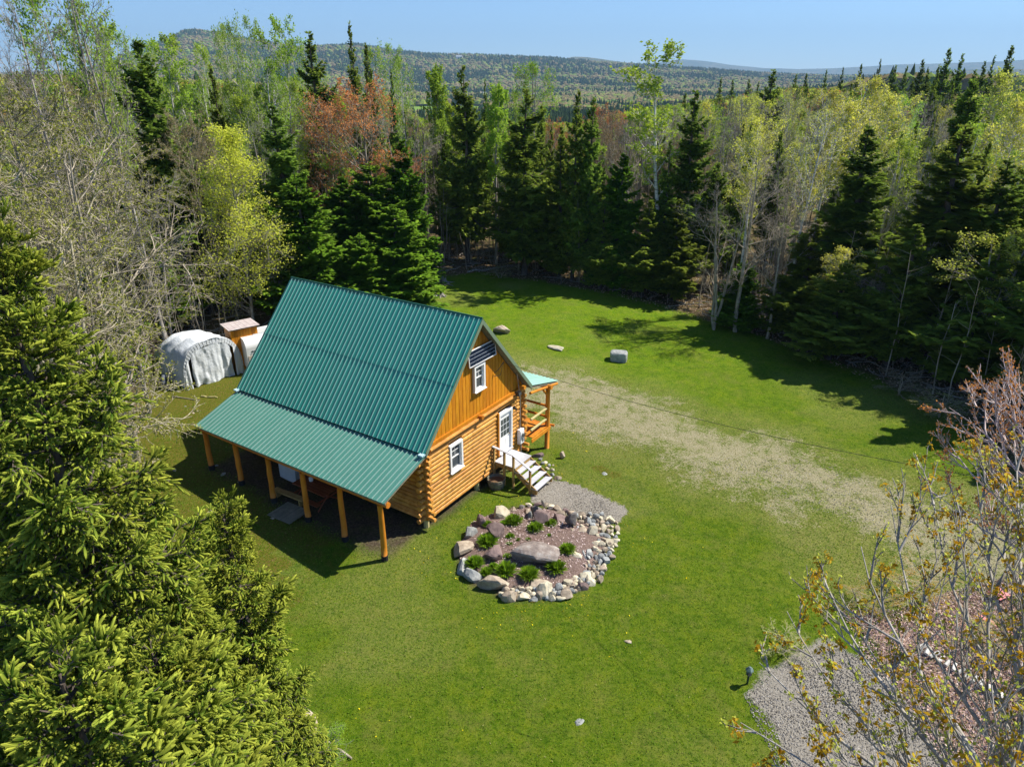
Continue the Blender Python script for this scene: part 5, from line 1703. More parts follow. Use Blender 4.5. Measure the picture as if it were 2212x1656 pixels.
T_('spruce2', 937, 162, 86, 1.2, 'thin dark spruce column behind the left lime green poplar')
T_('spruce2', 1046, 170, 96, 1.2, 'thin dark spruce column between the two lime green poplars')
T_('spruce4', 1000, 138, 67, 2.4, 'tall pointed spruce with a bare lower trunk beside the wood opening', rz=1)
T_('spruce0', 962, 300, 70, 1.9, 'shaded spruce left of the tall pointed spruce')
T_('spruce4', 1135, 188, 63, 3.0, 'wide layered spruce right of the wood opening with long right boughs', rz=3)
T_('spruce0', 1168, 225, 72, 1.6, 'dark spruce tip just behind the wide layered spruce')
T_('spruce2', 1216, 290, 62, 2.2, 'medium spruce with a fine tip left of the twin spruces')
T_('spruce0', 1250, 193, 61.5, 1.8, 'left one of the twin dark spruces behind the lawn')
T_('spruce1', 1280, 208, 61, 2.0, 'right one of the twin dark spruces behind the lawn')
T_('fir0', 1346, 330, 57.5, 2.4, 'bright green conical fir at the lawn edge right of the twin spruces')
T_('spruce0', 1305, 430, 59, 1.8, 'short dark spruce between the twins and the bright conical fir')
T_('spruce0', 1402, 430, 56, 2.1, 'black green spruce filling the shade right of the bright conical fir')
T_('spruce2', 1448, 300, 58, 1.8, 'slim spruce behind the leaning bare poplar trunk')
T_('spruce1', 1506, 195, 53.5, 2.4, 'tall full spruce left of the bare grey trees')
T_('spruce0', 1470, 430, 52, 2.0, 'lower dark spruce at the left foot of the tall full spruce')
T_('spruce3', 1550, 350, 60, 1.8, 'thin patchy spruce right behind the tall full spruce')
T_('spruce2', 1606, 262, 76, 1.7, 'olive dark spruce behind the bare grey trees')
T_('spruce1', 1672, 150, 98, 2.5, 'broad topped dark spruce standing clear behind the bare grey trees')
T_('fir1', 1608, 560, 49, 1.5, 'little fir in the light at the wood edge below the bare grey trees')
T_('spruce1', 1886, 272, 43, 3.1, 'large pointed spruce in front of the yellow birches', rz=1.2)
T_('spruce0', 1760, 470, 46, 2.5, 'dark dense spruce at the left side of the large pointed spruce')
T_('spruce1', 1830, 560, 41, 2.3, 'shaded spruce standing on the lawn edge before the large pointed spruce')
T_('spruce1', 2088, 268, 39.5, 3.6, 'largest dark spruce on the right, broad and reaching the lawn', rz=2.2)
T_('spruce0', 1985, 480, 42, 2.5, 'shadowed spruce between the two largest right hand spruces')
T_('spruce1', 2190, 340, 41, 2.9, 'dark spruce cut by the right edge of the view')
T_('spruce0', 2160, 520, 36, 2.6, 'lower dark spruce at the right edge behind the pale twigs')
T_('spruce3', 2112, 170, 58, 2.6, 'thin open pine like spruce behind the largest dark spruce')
for i, (px, py, Y, hw) in enumerate(((2050, 104, 120, 2.7), (2080, 116, 125, 2.2), (2032, 140, 110, 1.9), (2192, 98, 100, 2.5), (2130, 132, 130, 2.0), (2150, 120, 118, 1.7), (1995, 128, 140, 2.3), (2008, 150, 128, 1.8), (1905, 128, 165, 2.0), (1860, 138, 150, 1.8), (1935, 140, 160, 2.0), (1822, 145, 190, 1.8), (1960, 142, 150, 1.8), (2175, 140, 105, 1.9), (1785, 150, 180, 2.0), (1745, 158, 160, 1.8), (1720, 160, 190, 2.0), (1560, 168, 170, 2.4), (1583, 172, 180, 2.0), (1620, 170, 175, 2.2), (1640, 176, 160, 2.0), (1480, 200, 130, 2.2), (2110, 150, 112, 2.2), (2065, 165, 105, 2.0), (1975, 175, 115, 2.0), (1920, 180, 120, 1.9), (2145, 170, 98, 2.0), (1890, 170, 125, 1.8), (2020, 185, 100, 2.0), (1840, 178, 120, 1.8))):
    T_('spruce%d' % (i % 3), px, py, Y, hw, 'distant dark spruce spire on the skyline above the right hand woods', group='spruce spires on the right hand skyline')
# broadleaf trees
T_('leafy0', 480, 262, 46.5, 3.5, 'bright yellow-green young tree standing beside the tarp shelter', fol=M_LIME, rz=.3)
T_('red0', 785, 195, 58, 4.8, 'wide bare maple with orange red buds behind the cabin ridge', bark=B_TWIG)
T_('red0', 700, 225, 60, 3.2, 'second reddish budding maple left behind the wide one', rz=2)
T_('red0', 880, 330, 64, 2.6, 'small reddish maple right of the wide budding maple', rz=4)
T_('poplar0', 948, 150, 71, 1.5, 'lime green poplar on a dark trunk at the left of the wood opening', tilt=(0, 0))
T_('poplar0', 1068, 190, 66, 1.6, 'lime green poplar right of the tall pointed spruce', rz=3)
T_('poplar0', 972, 225, 75, 1.4, 'pale green poplar crown just left of the tall pointed spruce', rz=2)
T_('leafy1', 1150, 140, 86, 3.4, 'round lime crown rising behind the wide layered spruce', fol=M_GREEN)
T_('leafy1', 1110, 200, 84, 2.4, 'pale green crown left behind the wide layered spruce', fol=M_GREEN)
T_('poplar1', 1452, 104, 60, 3.2, 'tall white trunked poplar with a loose sunlit crown left of the distant blue hills', bark=B_BIRCH, fol=M_GREEN, rz=2.8)
T_('birch0', 1762, 235, 50, 2.6, 'leaning white birch with bare twigs in front of the grey trees', rz=0)
T_('birch1', 1650, 250, 52, 2.6, 'upright pale birch with bare upper limbs', rz=1)
T_('birch1', 1800, 215, 56, 3.0, 'forked pale birch with sparse yellow leaves', rz=2.4)
T_('bare0', 1640, 330, 47.5, 3.6, 'bare grey tree with fine spreading twigs at the wood edge')
T_('bare1', 1580, 400, 48, 3.0, 'bushy bare tree with ascending stems left of the pale birch')
T_('bare0', 1705, 420, 46, 2.6, 'bare young tree below the leaning white birch', rz=1)
T_('bare1', 1560, 250, 66, 3.0, 'pale bare crown behind the tall full spruce')
T_('birch1', 1850, 165, 72, 3.4, 'yellow budding birch above the large pointed spruce', fol=M_YELLOW, bark=B_BIRCH)
T_('birch1', 1930, 200, 70, 3.2, 'broad yellow-green crown between the two largest spruces', fol=M_YELLOW, bark=B_BIRCH)
T_('leafy1', 1985, 300, 58, 2.8, 'pale budding birch with white limbs between the two largest spruces', fol=M_YELLOW, bark=B_BIRCH, rz=2)
T_('birch1', 1768, 190, 74, 3.0, 'yellow-green crown behind the forked pale birch', fol=M_YELLOW, bark=B_BIRCH, rz=3)
T_('birch1', 2175, 150, 62, 3.2, 'yellow budding tree at the upper right corner of the view', fol=M_YELLOW, bark=B_BIRCH, rz=1)
T_('birch1', 2215, 210, 50, 2.6, 'yellow-green tree cut by the right edge below the corner', fol=M_YELLOW, bark=B_BIRCH, rz=1)
T_('leafy1', 2200, 500, 33, 2.4, 'olive yellow budding tree along the right edge of the view', fol=M_YELLOW)
T_('leafy1', 1625, 215, 90, 3.2, 'lime green crown behind the olive dark spruce', fol=M_LIME)
T_('bare1', 1350, 250, 74, 3.2, 'pinkish tan bare crown right behind the twin spruces', fol=M_TAN)
T_('bare0', 1395, 235, 70, 2.8, 'bare crown with curved limbs left of the white trunked poplar')
T_('red0', 1300, 235, 92, 2.6, 'rusty budding crown behind the twin spruces')
# upper left poplars and birches
for px, py, Y, hw, pr, l in ((128, -70, 42, 2.6, 'birch1', 'leftmost tall pale trunk reaching out of the top left of the view'), (182, -95, 40, 2.4, 'birch0', 'second tall pale trunk at the top left with forked limbs'), (100, -40, 46, 2.6, 'birch1', 'thin pale trunk between the tall ones at the top left'), (20, -30, 40, 3.0, 'bare0', 'bare twiggy crown at the top left corner')):
    T_(pr, px, py, Y, hw, l, bark=B_GREY, fol=M_GREEN)
for px, py, Y, hw, l in ((215, 62, 62, 2.2, 'green poplar crown right of the tall pale trunks'), (262, 78, 68, 2.6, 'green poplar crown left of the ragged spruce tip'), (335, 95, 70, 2.4, 'fresh green crown just right of the ragged spruce tip'), (385, 85, 76, 2.6, 'light green airy crown between the ragged spruce and the hill'),
                       (430, 100, 80, 2.2, 'thin green crown above the narrow spruce spire'), (480, 60, 78, 2.0, 'loose airy poplar against the sky left of the hill top'), (520, 42, 76, 2.0, 'airy poplar in front of the hill top'), (565, 70, 74, 2.4, 'pale birch crown in front of the hill top'), (605, 45, 78, 2.2, 'light poplar with white limbs right of the hill top'), (640, 90, 80, 2.0, 'light green crown touching the bushy olive spruce'), (828, 100, 84, 2.4, 'light green poplar right of the highest spruce tips'), (862, 130, 88, 2.0, 'smaller light poplar at the edge of the valley view')):
    T_('poplar1' if int(px) % 2 else 'leafy1', px, py, Y, hw, l, bark=B_BIRCH, fol=M_GREEN)
for px, py, Y, hw, l in ((560, 130, 62, 2.6, 'pale birch with white stems left of the bushy olive spruce'), (600, 170, 60, 2.4, 'second pale birch with twisted white stems'), (520, 200, 60, 2.2, 'slender white stems behind the yellow-green tree')):
    T_('birch1', px, py, Y, hw, l, bark=B_BIRCH, fol=M_GREEN)
# bare thicket on the left
for i, (px, py, Y, hw, l) in enumerate(((10, 215, 30, 5.0, 'broad twiggy budding tree at the left edge, highest of the thicket'), (110, 250, 29, 4.4, 'grey budding tree right of the highest one in the thicket'), (180, 270, 34, 3.0, 'grey budding tree at the upper right of the thicket'), (60, 400, 24, 4.0, 'near budding tree with level grey branches at the left edge'),
                                      (105, 440, 27, 3.2, 'budding tree in the middle of the thicket'), (285, 350, 42, 2.6, 'budding tree at the right margin of the thicket'), (-40, 330, 22, 4.4, 'budding tree cut by the left edge of the view'), (80, 560, 25, 3.0, 'low budding tree above the spruce tip at the left'), (50, 660, 25, 2.6, 'low budding tree whose twigs reach toward the tarp shelter'), (50, 140, 40, 4.0, 'tall budding tree behind the thicket at the left edge'), (170, 180, 44, 3.6, 'budding tree below the tall pale trunks'), (300, 470, 44, 2.2, 'slim budding tree right before the ragged dark spruce'))):
    T_('thick%d' % (i % 2), px, py, Y, hw, l, rz=i * 1.3, bark=[B_THICK, B_TWIG, B_GREY][i % 3])
# trees to the right of the view, only their shade and edges are seen
for i, (x, y, h, hw) in enumerate(((29.5, 36.0, 13, 3.2), (31.0, 31.5, 11.5, 2.8), (34, 33, 13, 3), (30.5, 40, 13, 3.0), (35, 38, 14, 3.2), (33.5, 27.5, 10, 2.6))):
    tree('spruce%d' % (i % 3), x, y, h, hw, ['tall dark spruce at the shady right hand end of the lawn', 'shorter dark spruce nearest the right end of the lawn', 'dark spruce just outside the right edge of the view', 'dark spruce farther back at the right edge of the view', 'spruce deep in the shade beyond the right edge', 'low spruce beyond the right edge next to the bare maple'][i], group='spruces beyond the right edge')

# ------------------------------------------------------------------ the wood behind: individual trees
ENV = [(-400, 150), (0, 165), (260, 165), (380, 175), (500, 185), (600, 190), (700, 200), (850, 215), (900, 262), (1100, 268), (1250, 270), (1400, 235), (1500, 225), (1600, 205), (1700, 190), (1800, 196), (2000, 205), (2200, 205), (2600, 190)]


def px_of(x, y, z):
    d = y * CP - (z - CAM_H) * SP
    return 1106 + FPX * x / d, 828 - FPX * (y * SP + (z - CAM_H) * CP) / d


def env_height(x, y, extra=0):
    px, _ = px_of(x, y, 12)
    e = interp_profile(ENV, px) + extra
    r = ray(px, e); t = math.hypot(x, y) / math.hypot(r[0], r[1])
    return r[2] * t + CAM_H - ground_z(x, y), px


ZONES = [(-900, 340, 'left hand thicket', (('thick', .45), ('fir', .15), ('spr', .15), ('leafg', .15), ('bare', .1))),
         (340, 900, 'wood behind the cabin', (('spr', .32), ('fir', .12), ('leafg', .28), ('red', .13), ('bare', .15))),
         (900, 1500, 'wood behind the middle of the lawn', (('spr', .26), ('fir', .06), ('leafg', .28), ('bare', .26), ('red', .14))),
         (1500, 1820, 'wood behind the bare grey trees', (('spr', .25), ('bare', .35), ('leafy', .25), ('birch', .15))),
         (1820, 3500, 'wood behind the right hand spruces', (('spr', .42), ('leafy', .33), ('bare', .25)))]
rg = np.random.default_rng(99)
pts = []
y = 44.0
while y < 122:
    step = 3.1 if y < 72 else 4.3
    x = -.86 * y - 8
    while x < .86 * y + 8:
        pts.append((x + rg.uniform(-.45, .45) * step, y + rg.uniform(-.45, .45) * step)); x += step
    y += step
pts += [(x + rg.uniform(-1, 1), y + rg.uniform(-1, 1)) for x in np.arange(-46, -21, 3.2) for y in np.arange(26, 44, 3.2)]
pts += [(x + rg.uniform(-1, 1), y + rg.uniform(-1, 1)) for x in np.arange(26, 44, 3.4) for y in np.arange(30, 44, 3.4)]
P_ = np.array(pts)
dl = poly_dist(LAWN, P_[:, 0], P_[:, 1])
counts = {}
pl0 = np.array([(a, b) for a, b, c in placed])
for (x, y), d_ in zip(P_, dl):
    if d_ > -2.2: continue
    u_ = (x - OX) * UX + (y - OY) * UY; v_ = (x - OX) * VX + (y - OY) * VY
    if np.min(np.hypot(pl0[:, 0] - x, pl0[:, 1] - y)) < 1.5: continue
    if math.hypot(x + 19, y - 44) < 6.5 or math.hypot(x + 18, y - 42) < 5: continue
    if y < 62 and 1490 < px_of(x, y, 2)[0] < 1810 and rg.random() < .75: continue
    if y < 47 and 130 < px_of(x, y, 2)[0] < 640: continue
    # small opening in the wood edge left of the middle
    if -9 < x < 3 and y < 72: 
        if rg.random() < .7: continue
    hm, px = env_height(x, y)
    if px < -250 or px > 2500: continue
    zone = next(z for z in ZONES if z[0] <= px < z[1])
    q = rg.random(); acc = 0
    for k, p_ in zone[3]:
        acc += p_
        if q < acc: break
    hgt_ = min(hm, rg.uniform(9.5, 14.5) if y < 75 else rg.uniform(12, 17))
    if d_ > -5: hgt_ *= rg.uniform(.5, .85)
    while x > -4 and hgt_ > 2.5 and not shade_ok(x, y, hgt_): hgt_ *= .85
    if hgt_ < 2.5: continue
    near = y < 75
    c = counts.get(k, 0)
    if c >= 285: k = 'spr' if counts.get('spr', 0) < 285 else 'bare'
    counts[k] = counts.get(k, 0) + 1
    i = int(rg.integers(0, 3))
    zn = zone[2]
    if k == 'spr': tree('spruce%d' % i if near else 'sprucefar%d' % i, x, y, hgt_, rg.uniform(1.5, 2.3) * (hgt_ / 14), 'dark spruce among many in the ' + zn, 'spruces in the ' + zn, parts=False)
    elif k == 'fir': tree('fir%d' % (i % 2), x, y, hgt_ * .8, rg.uniform(1.6, 2.3), 'brighter green fir among many in the ' + zn, 'firs in the ' + zn, parts=False)
    elif k == 'bare': tree('bare%d' % (i % 2), x, y, hgt_, rg.uniform(2.2, 3.2), 'bare grey tree among many in the ' + zn, 'bare trees in the ' + zn, parts=False, bark=[B_TWIG, B_GREY, B_TWIG][i], fol=M_TAN)
    elif k == 'red': tree('red0', x, y, hgt_, rg.uniform(2.2, 3.2), 'reddish budding maple among many in the ' + zn, 'reddish maples in the ' + zn, parts=False, fol=[M_RED, M_TAN, M_TAN][i], name='maple_tree')
    elif k == 'thick': tree('thick%d' % (i % 2), x, y, hgt_, rg.uniform(2.8, 3.8), 'grey budding tree among many in the ' + zn, 'budding trees in the ' + zn, parts=False)
    elif k == 'leafg': tree(['poplar0', 'leafy1', 'poplar1'][i], x, y, hgt_, rg.uniform(1.8, 2.6), 'fresh green broadleaf tree among many in the ' + zn, 'green broadleaf trees in the ' + zn, parts=False, fol=M_GREEN, name='leafy_tree')
    elif k == 'leafy': tree(['birch1', 'leafy1', 'birch0'][i], x, y, hgt_, rg.uniform(2.2, 3.0), 'yellow-green birch among many in the ' + zn, 'yellow-green trees in the ' + zn, parts=False, fol=[M_YELLOW, M_GREEN, M_YELLOW][i], bark=B_BIRCH, name='birch_tree')
    elif k == 'birch': tree('birch%d' % (i % 2), x, y, hgt_, rg.uniform(2.0, 2.6), 'pale trunked birch among many in the ' + zn, 'birches in the ' + zn, parts=False)
print('fill', counts)

# ---- wood farther off: instances of the same trees
srcs = []
src_col = bpy.data.collections.new('far_wood_sources')
for nm, fm_, bm_ in (('sprucefar0', None, None), ('sprucefar1', None, None), ('sprucefar2', None, None), ('leaffar0', M_GREEN, None), ('leaffar0', M_YELLOW, None), ('leaffar1', M_TAN, B_TWIG), ('leaffar1', M_RED, None), ('leaffar1', M_OLIVE, B_TWIG)):
    o = bpy.data.objects.new('far_source_%02d' % len(srcs), PROTO[nm][2]); src_col.objects.link(o)
    if fm_: set_mat(o, 1, fm_)
    if bm_: set_mat(o, 0, bm_)
    srcs.append(o)
N = 30000
r_ = np.sqrt(rg.uniform(118 ** 2, 620 ** 2, N)); a_ = np.radians(rg.uniform(-44, 44, N))
keep = rg.random(N) < np.clip(170 / r_, .25, 1) ** 1.2
r_ = r_[keep]; a_ = a_[keep]
X = r_ * np.sin(a_); Y = r_ * np.cos(a_); Z = terrain(X, Y) - .3
clump = fbm(X * .012 + 5, Y * .012, 3)
fld = np.zeros(len(X))
for fx, fy, sx, sy in FIELDS: fld = np.maximum(fld, np.hypot((X - fx) / sx, (Y - fy) / sy) < 1)
hm = rg.uniform(10, 17, len(X))
pxs = 1106 + FPX * X / (Y * CP + 8 * SP)
env = interp_profile(ENV, pxs) - 4
for i in range(len(X)):
    rr = ray(pxs[i], env[i]); t_ = r_[i] / math.hypot(rr[0], rr[1])
    hm[i] = min(hm[i], rr[2] * t_ + CAM_H - Z[i])
ok = (hm > 5) & (fld < .5)
X, Y, Z, hm, clump = X[ok], Y[ok], Z[ok], hm[ok], clump[ok]
con = rg.random(len(X)) < np.clip((clump - .42) * 4 + .3, .15, .85)
idx = np.where(con, rg.integers(0, 3, len(X)), rg.integers(3, 8, len(X)))
me = bpy.data.meshes.new('far_wood'); me.vertices.add(len(X)); me.vertices.foreach_set('co', np.c_[X, Y, Z].astype(np.float32).ravel())
a = me.attributes.new('pick', 'INT', 'POINT'); a.data.foreach_set('value', idx.astype(np.int32))
a = me.attributes.new('size', 'FLOAT_VECTOR', 'POINT')
wd = rg.uniform(.8, 1.4, len(X)) * np.where(con, 1., 1.15)
a.data.foreach_set('vector', np.c_[wd, wd, hm / 15].astype(np.float32).ravel())
a = me.attributes.new('turn', 'FLOAT_VECTOR', 'POINT'); a.data.foreach_set('vector', np.c_[np.zeros((len(X), 2)), rg.uniform(0, 6.28, len(X))].astype(np.float32).ravel())
fwd = bpy.data.objects.new('far_wood', me); col.objects.link(fwd)
tag(fwd, 'mixed wood of dark conifers and budding trees stretching behind to the valley', 'woods', None, 'stuff')
ng = bpy.data.node_groups.new('scatter_trees', 'GeometryNodeTree')
ng.interface.new_socket(name='Geometry', in_out='INPUT', socket_type='NodeSocketGeometry'); ng.interface.new_socket(name='Geometry', in_out='OUTPUT', socket_type='NodeSocketGeometry')
gi = ng.nodes.new('NodeGroupInput'); go = ng.nodes.new('NodeGroupOutput')
m2p = ng.nodes.new('GeometryNodeMeshToPoints')
iop = ng.nodes.new('GeometryNodeInstanceOnPoints'); ci = ng.nodes.new('GeometryNodeCollectionInfo')
ci.inputs['Collection'].default_value = src_col; ci.inputs['Separate Children'].default_value = True; ci.inputs['Reset Children'].default_value = True


def named(nm, ty):
    q = ng.nodes.new('GeometryNodeInputNamedAttribute'); q.data_type = ty; q.inputs['Name'].default_value = nm; return q.outputs['Attribute']


ng.links.new(gi.outputs[0], m2p.inputs['Mesh']); ng.links.new(m2p.outputs[0], iop.inputs['Points']); ng.links.new(ci.outputs[0], iop.inputs['Instance'])
iop.inputs['Pick Instance'].default_value = True
ng.links.new(named('pick', 'INT'), iop.inputs['Instance Index']); ng.links.new(named('size', 'FLOAT_VECTOR'), iop.inputs['Scale']); ng.links.new(named('turn', 'FLOAT_VECTOR'), iop.inputs['Rotation'])
ng.links.new(iop.outputs[0], go.inputs[0])
md = fwd.modifiers.new('scatter', 'NODES'); md.node_group = ng
print('far wood', len(X))

# ---- crowns on the far hills
N = 80000
r_ = 560 * (4600 / 560) ** rg.random(N); a_ = np.radians(rg.uniform(-40, 40, N))
X = r_ * np.sin(a_); Y = r_ * np.cos(a_); Z = terrain(X, Y)
fld = np.zeros(N)
for fx, fy, sx, sy in FIELDS: fld = np.maximum(fld, np.hypot((X - fx) / sx, (Y - fy) / sy) < 1.0)
ok = fld < .5; X, Y, Z, r_ = X[ok], Y[ok], Z[ok], r_[ok]; N = len(X)
cl = fbm(X * .004, Y * .004, 3); con = rg.random(N) < np.clip((cl - .48) * 6 + .22, .04, .85)
pal = rg.choice([.15, .35, .5, .65, .85], N, p=[.1, .25, .3, .2, .15])
tone = np.where(con, .02, pal)
k = 6; th = np.arange(k) * math.tau / k
hgt = np.where(con, rg.uniform(12, 20, N), rg.uniform(9, 14, N)); rad = np.where(con, rg.uniform(3, 5, N), rg.uniform(5, 8.5, N)) * (1 + r_ / 9000)
j1 = rg.uniform(.75, 1.25, (N, k)); j2 = rg.uniform(.75, 1.25, (N, k))
low = np.stack([X[:, None] + rad[:, None] * j1 * np.cos(th), Y[:, None] + rad[:, None] * j1 * np.sin(th), np.broadcast_to((Z + hgt * np.where(con, .1, .3))[:, None], (N, k))], -1)
f2 = np.where(con, .45, .72)
up_ = np.stack([X[:, None] + (rad * f2)[:, None] * j2 * np.cos(th + .4), Y[:, None] + (rad * f2)[:, None] * j2 * np.sin(th + .4), (Z + hgt * np.where(con, .6, .78))[:, None] * np.ones(k) + rg.uniform(-1, 1, (N, k))], -1)
top = np.stack([X, Y, Z + hgt], -1)[:, None]
V = np.concatenate([low, up_, top], 1).reshape(-1, 3); n_ = 2 * k + 1
i = np.arange(k); Fq = np.stack([i, (i + 1) % k, k + (i + 1) % k, k + i], -1); Ft = np.stack([k + i, k + (i + 1) % k, np.full(k, 2 * k)], -1)
o_ = (np.arange(N) * n_)[:, None, None]
mb = MB(); mb.add(V, (Fq[None] + o_).reshape(-1, 4), 0, np.repeat(tone, n_)); mb.F.append(((Ft[None] + o_).reshape(-1, 3), 0))
t = NT('hill_tree_crowns')
at_ = t.attr('tone').outputs['Fac']
c = t.ramp(at_, [(0, (.035, .065, .025)), (.06, (.05, .08, .03)), (.14, (.22, .28, .05)), (.35, (.16, .14, .06)), (.5, (.21, .17, .09)), (.65, (.14, .20, .045)), (.85, (.20, .15, .07))])
HC = t.pbr(c, 1, 0)
o = obj('hill_trees', mb, HC); tag(o, 'tiny tree crowns covering the far valley sides', 'woods', None, 'stuff')

# ---- far white farm buildings in the valley
for i, (px, py, w, l_, h, lb) in enumerate(((1152, 214, 22, 10, 6, 'long white farm building in the valley right of the lime poplar'), (1112, 226, 12, 9, 6, 'small white house in the valley left of the wide layered spruce'), (1180, 217, 14, 9, 6, 'white shed in the valley just left of the twin spruces'), (1044, 212, 14, 10, 7, 'pale house with a blue roof in the valley beside the tall pointed spruce'), (992, 131, 26, 20, 12, 'grey house high on the far slope above the tall pointed spruce'), (1236, 214, 12, 8, 5, 'tiny pale house in the valley behind the twin spruces'), (905, 196, 16, 8, 5, 'pale barn on the green field left of the lime poplar'))):
    r0 = ray(px, py); d0 = None
    for D in np.geomspace(500, 5000, 400):
        t_ = D / math.hypot(r0[0], r0[1]); zz = CAM_H + r0[2] * t_
        if zz < ground_z(r0[0] * t_, r0[1] * t_): d0 = t_; break
    if d0 is None: continue
    x, y = r0[0] * d0, r0[1] * d0; z = ground_z(x, y); s_ = 1.0
    hb = thing('farm_building', lb, 'house', (x, y, z), rg.uniform(-.4, .4), 'far farm buildings')
    m = MB(); m.box((0, 0, h / 2 + 3), (w, l_, h)); obj('wall', m, M_WHITE, hb)
    m = MB(); m.add([(-w / 2 - .5, -l_ / 2 - .5, h + 3), (w / 2 + .5, -l_ / 2 - .5, h + 3), (w / 2 + .5, l_ / 2 + .5, h + 3), (-w / 2 - .5, l_ / 2 + .5, h + 3), (-w / 2 - .5, 0, h + 3 + l_ * .35), (w / 2 + .5, 0, h + 3 + l_ * .35)], [(0, 1, 5, 4), (2, 3, 4, 5)]); m.F.append((np.array([(0, 4, 3), (1, 2, 5)]), 0))
    obj('roof', m, plain_mat('far_roof', (.35, .38, .42), .5), hb)
    m = MB()
    for q in range(3): m.box((-w * .3 + w * .3 * q, -l_ / 2 - .03, h * .5 + 3), (w * .1, .06, h * .25))
    obj('window', m, M_GLASS, hb)

# ------------------------------------------------------------------ undergrowth at the wood edge
N = 9000
y = rg.uniform(30, 82, N); x = rg.uniform(-45, 40, N)
dl = poly_dist(LAWN, x, y); ok = (dl < -.8) & (dl > -14) & (abs(x) < .8 * y + 6)
x, y = x[ok][:750], y[ok][:750]; N = len(x)
z = terrain(x, y); h = rg.uniform(2.5, 8.5, N); n = 6; s = np.linspace(0, 1, n)
w = np.cumsum(rg.normal(0, .10, (N, n, 2)), 1); w -= w[:, :1]
P = np.concatenate([w + np.stack([x, y], -1)[:, None], (z[:, None] - .1 + h[:, None] * s)[..., None]], -1)
m = MB(); m.tubes(P, (rg.uniform(.018, .055, N))[:, None] * (1 - .7 * s)[None], 4)
P1, L1, t1 = grow(P, h * .22, 9, .3, 1., lambda q: 1 - .3 * q, 1.0, .2, 4, rg)
m.tubes(P1, np.full((len(P1), 4), .012) * np.array([1, .8, .6, .3]), 3)
tag(obj('understory_saplings', m, B_TWIG), 'thin bare saplings standing all along the wood edge', 'saplings', None, 'stuff')
# brush: dead sticks on the wood floor
N = 1400
y = rg.uniform(34, 80, N * 6); x = rg.uniform(-42, 36, N * 6)
dl = poly_dist(LAWN, x, y); ok = (dl < -.6) & (dl > -9); x, y = x[ok][:N], y[ok][:N]; N = len(x)
a = rg.uniform(0, 6.28, N); L = rg.uniform(.4, 2.2, N); s = np.linspace(-.5, .5, 4)
P = np.stack([x[:, None] + np.cos(a)[:, None] * L[:, None] * s, y[:, None] + np.sin(a)[:, None] * L[:, None] * s, terrain(x, y)[:, None] + .1 + rg.uniform(0, .35, N)[:, None] + rg.normal(0, .05, (N, 4))], -1)
m = MB(); m.tubes(P, np.full((N, 4), 1.) * rg.uniform(.012, .04, N)[:, None], 4)
tag(obj('dead_brush', m, B_GREY), 'dead sticks and brush littering the wood floor', 'brush', None, 'stuff')


def ground_cover(name, label, cat, n, test, size, mat, flat=.3, seed=5, box=(-32, 30, 10, 70), up=.8, wd=.3):
    r2 = np.random.default_rng(seed)
    x = r2.uniform(box[0], box[1], n * 8); y = r2.uniform(box[2], box[3], n * 8)
    ok = test(x, y, r2.random(n * 8)); x, y = x[ok][:n], y[ok][:n]; N = len(x)
    z = terrain(x, y)
    B = np.c_[x, y, z + .01]
    d = unit(r2.normal(size=(N, 3)) * np.array([1, 1, flat]) + np.array([0, 0, up]))
    V, F = kites(B, d, size * r2.uniform(.6, 1.5, N), size * wd * r2.uniform(.6, 1.4, N), r2)
    m = MB(); m.add(V, F, 0, np.repeat(r2.random(N), 4))
    tag(obj(name, m, mat), label, cat, None, 'stuff')


def d_of(poly): return lambda x, y: poly_dist(poly, x, y)


M_BLADE = leaf_mat('grass_blades', (.05, .13, .006), (.20, .34, .03), .4, .0, .0)
M_BLADE2 = leaf_mat('dry_grass_blades', (.20, .18, .05), (.50, .46, .20), .4, .0, .0)
M_DANDY = leaf_mat('dandelion_yellow', (.70, .52, .01), (.85, .70, .03), .1, 0, 0)
M_LITTER = leaf_mat('dead_leaves', (.16, .08, .04), (.62, .46, .34), .1, 0, 0)
onl = lambda x, y, q: (poly_dist(LAWN, x, y) > 0) & (poly_dist(PATH, x, y) < .05) & (poly_dist(GRAVEL, x, y) < .1) & (poly_dist(BED, x, y) < -.02)
hu = lambda x, y: (x - OX) * UX + (y - OY) * UY
hv = lambda x, y: (x - OX) * VX + (y - OY) * VY
nothouse = lambda x, y: ~((hu(x, y) > -.1) & (hu(x, y) < 11) & (hv(x, y) > -2.3) & (hv(x, y) < 7.5))
ground_cover('grass_tufts', 'short grass blades over the near lawn', 'grass', 150000, lambda x, y, q: onl(x, y, q) & nothouse(x, y) & (q < np.clip(26 / y, 0, 1) ** 2) & (poly_dist(DRIVE, x, y) < .8), .06, M_BLADE, box=(-18, 24, 11, 50), up=.9, wd=.16)
ground_cover('dry_grass_tufts', 'dry pale grass blades along the drive', 'grass', 26000, lambda x, y, q: onl(x, y, q) & nothouse(x, y) & ((poly_dist(DRIVE, x, y) > -1.5) | (q < .06) | (poly_dist(TAN, x, y) > 0)), .06, M_BLADE2, box=(-18, 28, 11, 52), up=.7, wd=.2)
ground_cover('dandelions', 'tiny yellow dandelion flowers dotting the grass', 'flowers', 900, lambda x, y, q: onl(x, y, q) & nothouse(x, y) & (fbm(x * .5 + 8, y * .5, 3) > .47) & (q < np.maximum(np.clip(1 + poly_dist(BED, x, y) / 2.5, .03, 1), np.clip(1.3 - np.hypot(x - 2.8, y - 31) / 3.5, 0, 1))), .05, M_DANDY, box=(-6, 14, 14, 40), up=1.5, wd=.5)
